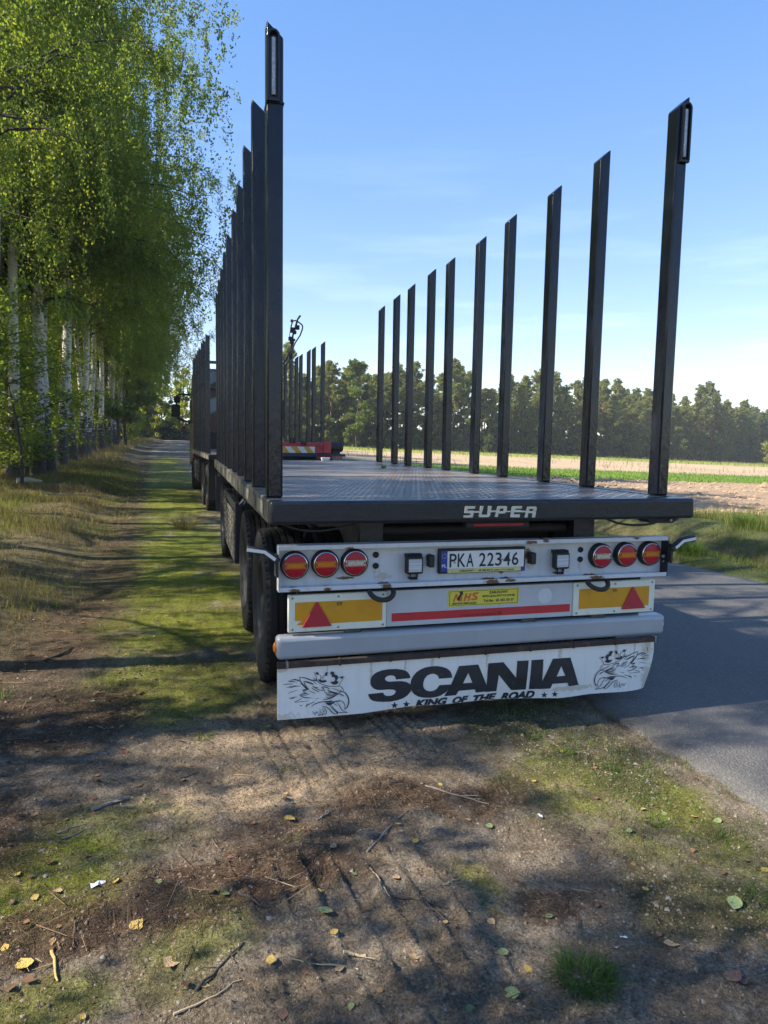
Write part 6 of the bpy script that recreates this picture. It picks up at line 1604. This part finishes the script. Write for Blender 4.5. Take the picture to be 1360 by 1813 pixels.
n = 46000
px_ = r.uniform(-2.8, 0.75, n); py_ = r.uniform(-2.15, 1.6, n)
ps = np.clip(r.lognormal(-5.75, 0.45, n), 0.0015, 0.010)
pyr = np.array([(1, 0, 0), (0, 1, 0), (-1, 0, 0), (0, -1, 0), (0.1, 0.1, 1.0)]); pf = np.array([(0, 1, 4), (1, 2, 4), (2, 3, 4), (3, 0, 4)])
V = np.stack([px_, py_, gh(px_, py_)-ps*0.2], 1)[:, None, :] + ps[:, None, None]*pyr[None]*(1+r.uniform(-0.4, 0.4, (n, 5, 3)))
T = (np.arange(n)*5)[:, None, None]+pf[None]
m_crumb = leaf_mat('soil_crumbs', [(0, (0.045, 0.034, 0.026)), (0.5, (0.15, 0.118, 0.086)), (0.85, (0.21, 0.17, 0.125)), (1, (0.30, 0.26, 0.21))], 0.0, 0.9, 0.1)
tag(link('soil_crumbs', np_mesh('soil_crumbs', V.reshape(-1, 3), None, T.reshape(-1, 3), [m_crumb], {'rnd': np.repeat(r.beta(1.6, 2.6, n), 4)})), kind='stuff')

# needles, bark shreds and twiglets
def splinters(name, x, y, ln, w, mat, lift=0.004, tilt=0.12):
    n = len(x); a = r.uniform(0, 2*PI, n)
    d = np.stack([np.cos(a), np.sin(a), np.zeros(n)], 1)*ln[:, None]*0.5
    bx, by = x-d[:, 0], y-d[:, 1]; ex, ey = x+d[:, 0], y+d[:, 1]
    p0 = np.stack([bx, by, gh(bx, by)+lift*r.uniform(0.1, 1.2, n)], 1); p1 = np.stack([ex, ey, gh(ex, ey)+lift*r.uniform(0.1, 1.2, n)+tilt*ln*r.uniform(0, 1, n)], 1)
    s = np.stack([-np.sin(a), np.cos(a), np.zeros(n)], 1)*w[:, None]*0.5
    up = np.zeros((n, 3)); up[:, 2] = w*0.7
    co = np.stack([p0-s, p0+s, p0+up, p1-s*0.6, p1+s*0.6, p1+up*0.7], 1).reshape(-1, 3)
    k = np.arange(n)*6
    q = np.concatenate([np.stack([k, k+3, k+5, k+2], 1), np.stack([k+2, k+5, k+4, k+1], 1)])
    return np_mesh(name, co, q, None, [mat], {'rnd': np.tile(r.beta(2, 2.4, n), 2)})
m_needle = leaf_mat('needle_litter', [(0, (0.035, 0.022, 0.015)), (0.5, (0.10, 0.062, 0.038)), (0.85, (0.22, 0.15, 0.09)), (1, (0.34, 0.27, 0.18))], 0.0, 0.85, 0.15)
x, y = scatter(110000, -3.1, 0.6, -2.1, 3.5, lambda x, y: np.clip(blobs(NEEDLE, x, y, 6.0, 121)*0.75+0.25, 0, 1)*np.where(y > 1.2, 0.35, 1))
tag(link('needle_litter', splinters('needle_litter', x, y, r.uniform(0.012, 0.045, len(x)), r.uniform(0.0008, 0.0018, len(x)), m_needle)), kind='stuff')
x, y = scatter(5200, -3.1, 0.8, -2.1, 3.5, lambda x, y: np.clip(blobs(NEEDLE, x, y, 6.0, 121)*0.6+0.05, 0, 1))
tag(link('twig_litter', splinters('twig_litter', x, y, r.uniform(0.04, 0.15, len(x)), r.uniform(0.0018, 0.004, len(x)), m_needle, 0.008, 0.08)), kind='stuff')
# small brown leaf litter
def litter_leaves(name, x, y, sz, mat):
    n = len(x)
    c = np.stack([x, y, gh(x, y)+0.004+sz*0.12*r.uniform(0, 1, n)], 1)
    a = r.uniform(0, 6.28, n)
    ax = np.stack([np.cos(a), np.sin(a), r.normal(0, 0.22, n)], 1)
    nn = np.stack([r.normal(0, 0.3, n), r.normal(0, 0.3, n), np.ones(n)], 1)
    axis = unit(ax); w = unit(np.cross(axis, nn)); up = unit(np.cross(w, axis)); s1 = sz[:, None]
    k1 = s1*r.uniform(0.28, 0.40, (n, 1)); k2 = s1*r.uniform(0.20, 0.32, (n, 1)); fo = s1*r.uniform(0.02, 0.16, (n, 1))
    B_ = c-axis*s1*0.5; T_ = c+axis*s1*0.5+up*s1*r.uniform(-0.05, 0.15, (n, 1))
    P = [B_, c-axis*s1*0.22+w*k1+up*fo, c+axis*s1*0.18+w*k2+up*fo, T_, c+axis*s1*0.18-w*k2+up*fo, c-axis*s1*0.22-w*k1+up*fo]
    v = np.stack(P, 1).reshape(-1, 3); b6 = np.arange(n)*6
    q = np.concatenate([np.stack([b6, b6+1, b6+2, b6+3], 1), np.stack([b6, b6+3, b6+4, b6+5], 1)])
    rn = r.beta(1.6, 2, n)
    return np_mesh(name, v, q, None, [mat], {'rnd': np.concatenate([rn, rn])})
m_lit = leaf_mat('leaf_litter', [(0, (0.07, 0.040, 0.028)), (0.5, (0.17, 0.095, 0.055)), (0.8, (0.27, 0.17, 0.08)), (1, (0.34, 0.28, 0.09))], 0.1, 0.7, 0.2)
x, y = scatter(17000, -6.5, 0.9, -2.1, 14, lambda x, y: np.where(x < bank_edge(y)+0.9, 0.9, 0.10)*sstep(0.3, 0.6, fbm(x*2, y*2, 3, 321))*np.where(y > 5, 0.5, 1))
tag(link('leaf_litter', litter_leaves('leaf_litter', x, y, r.uniform(0.014, 0.038, len(x)), m_lit)), kind='stuff')

# single fallen leaves
def leaf_obj_mesh(seed, lobed=False):
    q = np.random.default_rng(seed)
    n = 9
    t = np.linspace(0, 1, n)
    w = 0.42*np.sin(PI*np.clip(t*1.02, 0, 1))**0.8*(1.25-0.65*t)
    if lobed: w = w*(0.75+0.35*np.abs(np.sin(t*PI*3.5)))
    w = w*(1+q.uniform(-0.08, 0.08, n))
    cu = q.uniform(0.10, 0.3); tw = q.uniform(-0.25, 0.25)
    v, f = [], []
    for i in range(n):
        z = cu*(t[i]-0.5)**2
        for s in (-1, -0.5, 0, 0.5, 1):
            v.append((t[i]-0.5, s*w[i], z+0.16*abs(s)*w[i]+tw*s*w[i]*(t[i]-0.5)+q.uniform(-0.012, 0.012)))
    for i in range(n-1):
        for j in range(4): f.append((i*5+j, i*5+j+1, i*5+j+6, i*5+j+5))
    k = len(v)
    v += [(-0.5, -0.012, 0.06), (-0.5, 0.012, 0.06), (-0.78, 0.010, 0.02), (-0.78, -0.010, 0.02)]
    f.append((k, k+1, k+2, k+3))
    me = bpy.data.meshes.new('fallen_leaf'); me.from_pydata(v, [], f); me.shade_smooth()
    return me
def lmat(nm, a, b): return paint(nm, a, b, 1.6, (0.45, 0.65), grime=tuple(x*0.45 for x in b), gscale=5, gth=(0.58, 0.74), bump=0.01, bscale=8, seed=2.0)
lm = {'yellow': lmat('yellow_leaf', (0.52, 0.37, 0.085), (0.42, 0.29, 0.08)), 'brown': lmat('brown_leaf', (0.27, 0.145, 0.085), (0.19, 0.10, 0.065)), 'green': lmat('green_leaf', (0.24, 0.30, 0.10), (0.17, 0.24, 0.12)), 'tan': lmat('tan_leaf', (0.50, 0.36, 0.20), (0.40, 0.27, 0.14))}
lvar = {}
for kname, mm_ in lm.items():
    for s in range(3):
        me = leaf_obj_mesh(s*7+len(kname), lobed=(kname in ('tan', 'brown') and s == 2))
        me.materials.append(mm_); lvar[(kname, s)] = me
LEAF_SPOTS = [(-2.17,-1.31),(-2.29,-0.83),(-2.2,-0.99),(-2.01,-0.97),(-1.85,-1.22),(-1.74,-1.41),(-1.56,-1.13),(-1.79,-0.99),(-2.46,0.49),(-2.25,0.93),(-1.27,-0.7),(-1.24,-1.32),(-1.24,-1.21),(-1.09,-1.13),(-0.8,-0.98),(-0.84,-0.86),(-0.46,-0.94),(-0.53,-1.05),(-0.68,-1.71),(-0.77,-1.79),(-0.09,-1.91),(-0.17,-1.73),(-0.5,-1.52),(0.12,-0.84),(0.35,-1.02),(0.53,-1.14),(0.17,-1.63),(0.1,-1.12),(0.27,-0.98),(-0.55,-0.59),(-0.65,-0.13),(-0.85,-0.01),(-1.26,0.3),(-1.13,-0.94),(-1.1,-1.34),(-0.86,-1.47),(-1.24,-1.72),(-1.34,-1.54),(-1.64,-1.52),(-1.71,-0.23),(-1.79,-0.34),(-1.26,-0.49),(-2.24,-1.23),(-1.97,-1.56),(-1.43,-1.7),(-0.18,-1.68),(-2.13,-0.98),(-1.42,-1.84),(0.44,-1.49),(0.46,-1.08),(0.27,-0.59),(0.43,-0.63),(-1.23,-1.43),(-1.24,-1.56),(-0.73,-1.64),(-0.07,-1.93),(-0.08,-0.62),(-1.53,-0.91),(-0.95,-1.2),(-0.92,-1.82),(-1.01,-1.59),(-1.44,-1.48)]
kinds = 'yyyyybggbgygygyygbygbtgbggggtybygtbtgbtybtyybbtgyybbytgbybtgty'
kn = {'y': 'yellow', 'b': 'brown', 'g': 'green', 't': 'tan'}
special = {0: 'large yellow birch leaf on the dark litter in the lower left corner', 4: 'pale yellow leaf standing out on the dark needle litter, left foreground', 5: 'curled oak leaf with wavy edge on a patch of moss', 10: 'orange yellow leaf on the sunlit dirt in mid foreground', 11: 'pale orange leaf lying on the raised tyre tread marks', 19: 'crumpled tan leaf on bare dirt left of the big grass tuft', 20: 'large pale green leaf at the lower right corner of the picture', 21: 'curled tan leaf on bare dirt right of the big grass tuft', 26: 'pale green leaf among the gravel near the right picture edge', 32: 'bright yellow leaf on the ground just left of the mud flap corner'}
for i, (lx, ly) in enumerate(LEAF_SPOTS):
    kk = kn[kinds[i % len(kinds)]]
    if i == 5: kk = 'tan'
    me = lvar[(kk, 2 if i == 5 else random.randrange(3 if kk != 'tan' else 2))]
    o = bpy.data.objects.new('fallen_leaf', me); COL.objects.link(o)
    s = random.uniform(0.024, 0.040) if i not in special else random.uniform(0.050, 0.060)
    if i in (0, 5, 20, 26): s = 0.066
    o.location = (lx, ly, ghs(lx, ly)+0.005)
    o.scale = (s, s, s); o.rotation_euler = (random.uniform(-0.25, 0.25), random.uniform(-0.25, 0.25), random.uniform(0, 6.28))
    tag(o, special.get(i, {'yellow': 'small yellow birch leaf lying on the dirt track', 'brown': 'withered brown leaf lying on the dirt track', 'green': 'small green leaf lying on the dirt track', 'tan': 'small pale tan leaf lying on the dirt track'}[kk]), 'leaf', 'fallen leaves on the dirt track')
r2 = np.random.default_rng(9)
for i in range(44):
    lx, ly = r2.uniform(-2.9, 0.7), r2.uniform(-1.9, 3.5)
    kk = ['yellow', 'brown', 'brown', 'green', 'tan'][int(r2.integers(5))]
    o = bpy.data.objects.new('fallen_leaf', lvar[(kk, int(r2.integers(2)))]); COL.objects.link(o)
    s = float(r2.uniform(0.018, 0.036)); o.scale = (s, s, s)
    o.location = (lx, ly, ghs(lx, ly)+0.004); o.rotation_euler = (float(r2.uniform(-0.3, 0.3)), float(r2.uniform(-0.3, 0.3)), float(r2.uniform(0, 6.28)))
    tag(o, {'yellow': 'small yellow birch leaf lying on the dirt track', 'brown': 'withered brown leaf lying on the dirt track', 'green': 'small green leaf lying on the dirt track', 'tan': 'small pale tan leaf lying on the dirt track'}[kk], 'leaf', 'fallen leaves on the dirt track')

# sticks
STICKS = [(-2.08,-0.44,-1.93,-0.34,9,'g','thick grey stick with broken ends on the left of the dirt track'),(-2.2,-0.58,-2.08,-0.54,3.5,'g','upper one of two thin parallel twigs on the moss'),(-2.17,-0.62,-2.06,-0.58,3.5,'g','lower one of two thin parallel twigs on the moss'),(-1.66,-1.53,-1.51,-1.38,5.5,'d','long dark stick crossing the moss in the lower left foreground'),(-1.72,-1.62,-1.53,-1.53,4,'p','pale straw stalk beside the long dark stick'),(-2.1,-1.27,-2.06,-1.41,6,'y','yellowish bark strip standing out on the dark litter'),(-1.01,-1.01,-0.77,-0.76,5,'g','grey forked branch across the middle of the dirt'),(-0.9,-1.34,-0.83,-1.5,5.5,'d','dark bent twig above the tyre tread marks'),(-0.61,-0.58,-0.39,-0.78,5,'g','weathered branch in the sunlit dirt at mid right'),(-2.67,1.74,-2.52,2.08,11,'d','crooked dark stick at the edge of the grassy bank'),(-1.51,-1.14,-1.42,-1.24,7,'d','short dark stick in the needle litter left of the tread marks'),(-1.03,-1.13,-1.01,-1.32,3.5,'p','thin pale stalk running down the tread marks'),(-1.72,-0.22,-1.64,-0.17,4,'d','short dark twig on the shaded dirt at mid left'),(-1.16,-0.74,-1.07,-0.68,4.5,'g','short grey twig in the sun patch on the dirt'),(-0.98,-1.29,-0.82,-1.39,4,'d','thin dark twig between the green patches of moss'),(-0.79,-1.28,-0.71,-1.24,3.5,'p','short pale twig on bare dirt at centre right'),(-1.21,-1.51,-1.15,-1.54,6,'p','pale split wood chip lying across the tread marks'),(-2.24,0.9,-2.35,0.97,5,'d','small dark twig on the shaded moss at far left'),(-1.18,-1.58,-1.38,-1.49,3,'p','thin straw stalk lying slantwise over the tread marks')]
sm_ = {'g': paint('grey_stick', (0.22, 0.20, 0.175), (0.13, 0.115, 0.10), 30, (0.8, 0.9), bump=0.002, bscale=90), 'd': paint('dark_stick', (0.075, 0.058, 0.045), (0.035, 0.028, 0.024), 30, (0.8, 0.9), bump=0.002, bscale=90), 'p': paint('straw_stalk', (0.42, 0.33, 0.20), (0.30, 0.23, 0.14), 30, (0.7, 0.85)), 'y': paint('yellow_bark', (0.46, 0.31, 0.10), (0.34, 0.22, 0.08), 30, (0.7, 0.85))}
for x0, y0, x1, y1, rad, kk, lab in STICKS:
    q = np.random.default_rng(int(abs(x0*1000+y1*100)))
    n = 8; t = np.linspace(0, 1, n)
    bend = q.uniform(-0.05, 0.05)*math.hypot(x1-x0, y1-y0)*4
    nx_, ny_ = -(y1-y0), (x1-x0)
    X_ = x0+(x1-x0)*t+nx_*bend*t*(1-t)+q.normal(0, 0.004, n); Y_ = y0+(y1-y0)*t+ny_*bend*t*(1-t)+q.normal(0, 0.004, n)
    Z_ = np.convolve(np.pad(gh(X_, Y_), 2, mode='edge'), np.ones(5)/5, 'valid')+rad*0.0009
    rr_ = rad*0.001*(1-0.55*t)*q.uniform(0.85, 1.15, n)
    mb = MB().tube(list(zip(X_, Y_, Z_)), list(rr_), 7)
    if rad > 4.4:
        for kq in (3, 5):
            a0 = q.uniform(0, 6.28); l0 = q.uniform(0.03, 0.07)
            mb.tube([(X_[kq], Y_[kq], Z_[kq]), (X_[kq]+math.cos(a0)*l0, Y_[kq]+math.sin(a0)*l0, Z_[kq]+0.012)], [rr_[kq]*0.6, 0.0008], 5)
    tag(mb.build('fallen_stick', sm_[kk], None, (x0, y0, Z_[0])), lab, 'stick', 'fallen sticks on the dirt')

# grass tufts
def tuft_mesh(seed, n, h, rad, w, mat):
    q = np.random.default_rng(seed)
    a = q.uniform(0, 2*PI, n); rr_ = rad*np.sqrt(q.uniform(0, 1, n))*0.6
    bx, by = np.cos(a)*rr_, np.sin(a)*rr_
    out = q.uniform(0.3, 1.7, n)*h*q.uniform(0.5, 1.0, n); a2 = a+q.normal(0, 0.7, n)
    hh_ = h*q.uniform(0.5, 1.1, n)
    tx_, ty_ = np.cos(a2)*out, np.sin(a2)*out
    wv_ = np.stack([-np.sin(a2), np.cos(a2), np.zeros(n)], 1)*w*0.5
    P0 = np.stack([bx, by, np.full(n, -0.01)], 1); P1 = P0+np.stack([tx_*0.3, ty_*0.3, hh_*0.62], 1); P2 = P0+np.stack([tx_, ty_, hh_*q.uniform(0.45, 0.95, n)], 1)
    co = np.stack([P0-wv_, P0+wv_, P1+wv_*0.8, P1-wv_*0.8, P2], 1).reshape(-1, 3)
    k = np.arange(n)*5; rn = q.beta(2, 2, n)
    return np_mesh('grass_tuft', co, np.stack([k, k+1, k+2, k+3], 1), np.stack([k+3, k+2, k+4], 1), [mat], {'rnd': np.concatenate([rn, rn])})
TUFTS = [(-0.53,-1.8,'big dense dark green grass tuft on the bare dirt in the right foreground',0.075,0.135,420),(-1.22,-0.25,'small bright grass tuft in the sun patch behind the mud flap',0.035,0.05,60),(-2.87,3.43,'upright bright green tuft at the edge of the dry grassy bank',0.15,0.05,45),(-1.61,0.24,'flat grass tuft with fallen leaves left of the mud flap',0.045,0.08,70),(0.25,-1.09,'low grass tuft beside a pale leaf near the road edge',0.04,0.06,70),(0.15,-0.15,'shaded grass tuft under the mud flap near the road',0.05,0.07,80),(-2.76,1.07,'thin grass tuft at the left picture edge',0.12,0.05,30),(0.28,-1.62,'grass tuft between stones at the right picture edge',0.045,0.07,60),(0.48,-1.26,'sparse green tuft at the right edge below the asphalt',0.04,0.06,50),(0.23,-0.38,'grass tuft half in sun near the asphalt edge',0.045,0.06,70),(0.35,-0.61,'yellow green tuft close to the asphalt edge',0.035,0.05,60),(-1.27,-0.84,'tiny grass tuft in the needle litter at centre',0.03,0.05,35),(-0.71,0.31,'small sunlit tuft just below the slogan of the mud flap',0.04,0.05,40)]
for i, (tx_, ty_, lab, th, trad, tn) in enumerate(TUFTS):
    o = link('grass_tuft', tuft_mesh(500+i, tn, th, trad, 0.0032, m_green), None, (tx_, ty_, ghs(tx_, ty_)))
    tag(o, lab, 'grass tuft', 'grass tufts on the dirt')
for i, (tx_, ty_, lab) in enumerate(((8.3, 7.0, 'tall dark grass clump on the far verge right of the white arm'), (6.9, 7.6, 'grass clump behind the outline lamp arm on the far verge'), (5.9, 3.6, 'grass clump hanging over the far asphalt edge'), (5.35, 4.9, 'small grass clump at the asphalt edge beside the lamp panel'))):
    o = link('grass_tuft', tuft_mesh(600+i, 420, 0.30, 0.26, 0.006, m_green), None, (tx_, ty_, ghs(tx_, ty_)))
    tag(o, lab, 'grass tuft', 'grass clumps across the road')
o = link('grass_tuft', tuft_mesh(640, 260, 0.36, 0.3, 0.005, m_dry), None, (-1.75, 9.3, ghs(-1.75, 9.3)))
tag(o, 'dry straw coloured tuft beside the trailer front wheel', 'grass tuft', 'grass tufts on the dirt')
# pale log lying by the birches, torn white scraps
lg = MB().tube([(-6.15, 17.3, ghs(-6.15, 17.3)+0.09), (-5.9, 17.4, ghs(-5.9, 17.4)+0.11), (-5.55, 17.45, ghs(-5.55, 17.45)+0.08)], [0.08, 0.085, 0.05], 10)
tag(lg.build('log_piece', paint('peeled_log', (0.50, 0.42, 0.31), (0.36, 0.29, 0.2), 12, (0.7, 0.9)), None, (-5.9, 17.4, 0.2)), 'short peeled pale log lying below the near birch cluster', 'log')
for i, (x, y, lab) in enumerate(((-2.0, -0.97, 'torn white paper scrap beside a brown leaf on the moss'), (-0.22, -0.94, 'small white paper scrap in the sun patch at the right'), (-0.3, -1.66, 'tiny white scrap on the bare dirt near the big grass tuft'))):
    q = np.random.default_rng(800+i)
    pts = [(-0.034, -0.012, 0.003), (-0.006, -0.016, 0.012), (0.012, -0.009, 0.004), (0.033, -0.013, 0.009), (0.036, 0.010, 0.003), (0.009, 0.013, 0.011), (-0.010, 0.010, 0.005), (-0.029, 0.015, 0.010)]
    mb = MB().add(pts+[(a, b, c-0.0012) for a, b, c in pts], [(0, 1, 6, 7), (1, 2, 5, 6), (2, 3, 4, 5), (15, 14, 9, 8), (14, 13, 10, 9), (13, 12, 11, 10)]+[(k, 8+k, 8+(k+1) % 8, (k+1) % 8) for k in range(8)])
    s = (0.8, 0.5, 0.35)[i]
    o = mb.build('paper_scrap', m_plastic, None, (x, y, ghs(x, y)+0.003), local=True, smooth=False)
    o.scale = (s, s, s); o.rotation_euler = (0.1, 0.1, 0.5+i)
    tag(o, lab, 'paper scrap')
# sprig caught on the trailer bed
o = link('leaf_sprig', tuft_mesh(650, 16, 0.07, 0.05, 0.016, m_green), None, (0.61, 4.55, 1.297))
tag(o, 'small green leafy sprig lying on the trailer bed between the right stakes', 'sprig')

# thin haze of the warm autumn afternoon
m_haze = bpy.data.materials.new('thin_air_haze'); m_haze.use_nodes = True
N = m_haze.node_tree.nodes; L = m_haze.node_tree.links
N.remove(N['Principled BSDF'])
pv = N.new('ShaderNodeVolumePrincipled'); pv.inputs['Color'].default_value = (0.86, 0.93, 1.0, 1); pv.inputs['Density'].default_value = 0.00045
L.new(pv.outputs['Volume'], N['Material Output'].inputs['Volume'])
hz = MB().box(-440, 640, -320, 640, -8.0, 21.0).build('haze', m_haze, None, (0, 0, 0), smooth=False)
tag(hz, kind='stuff')
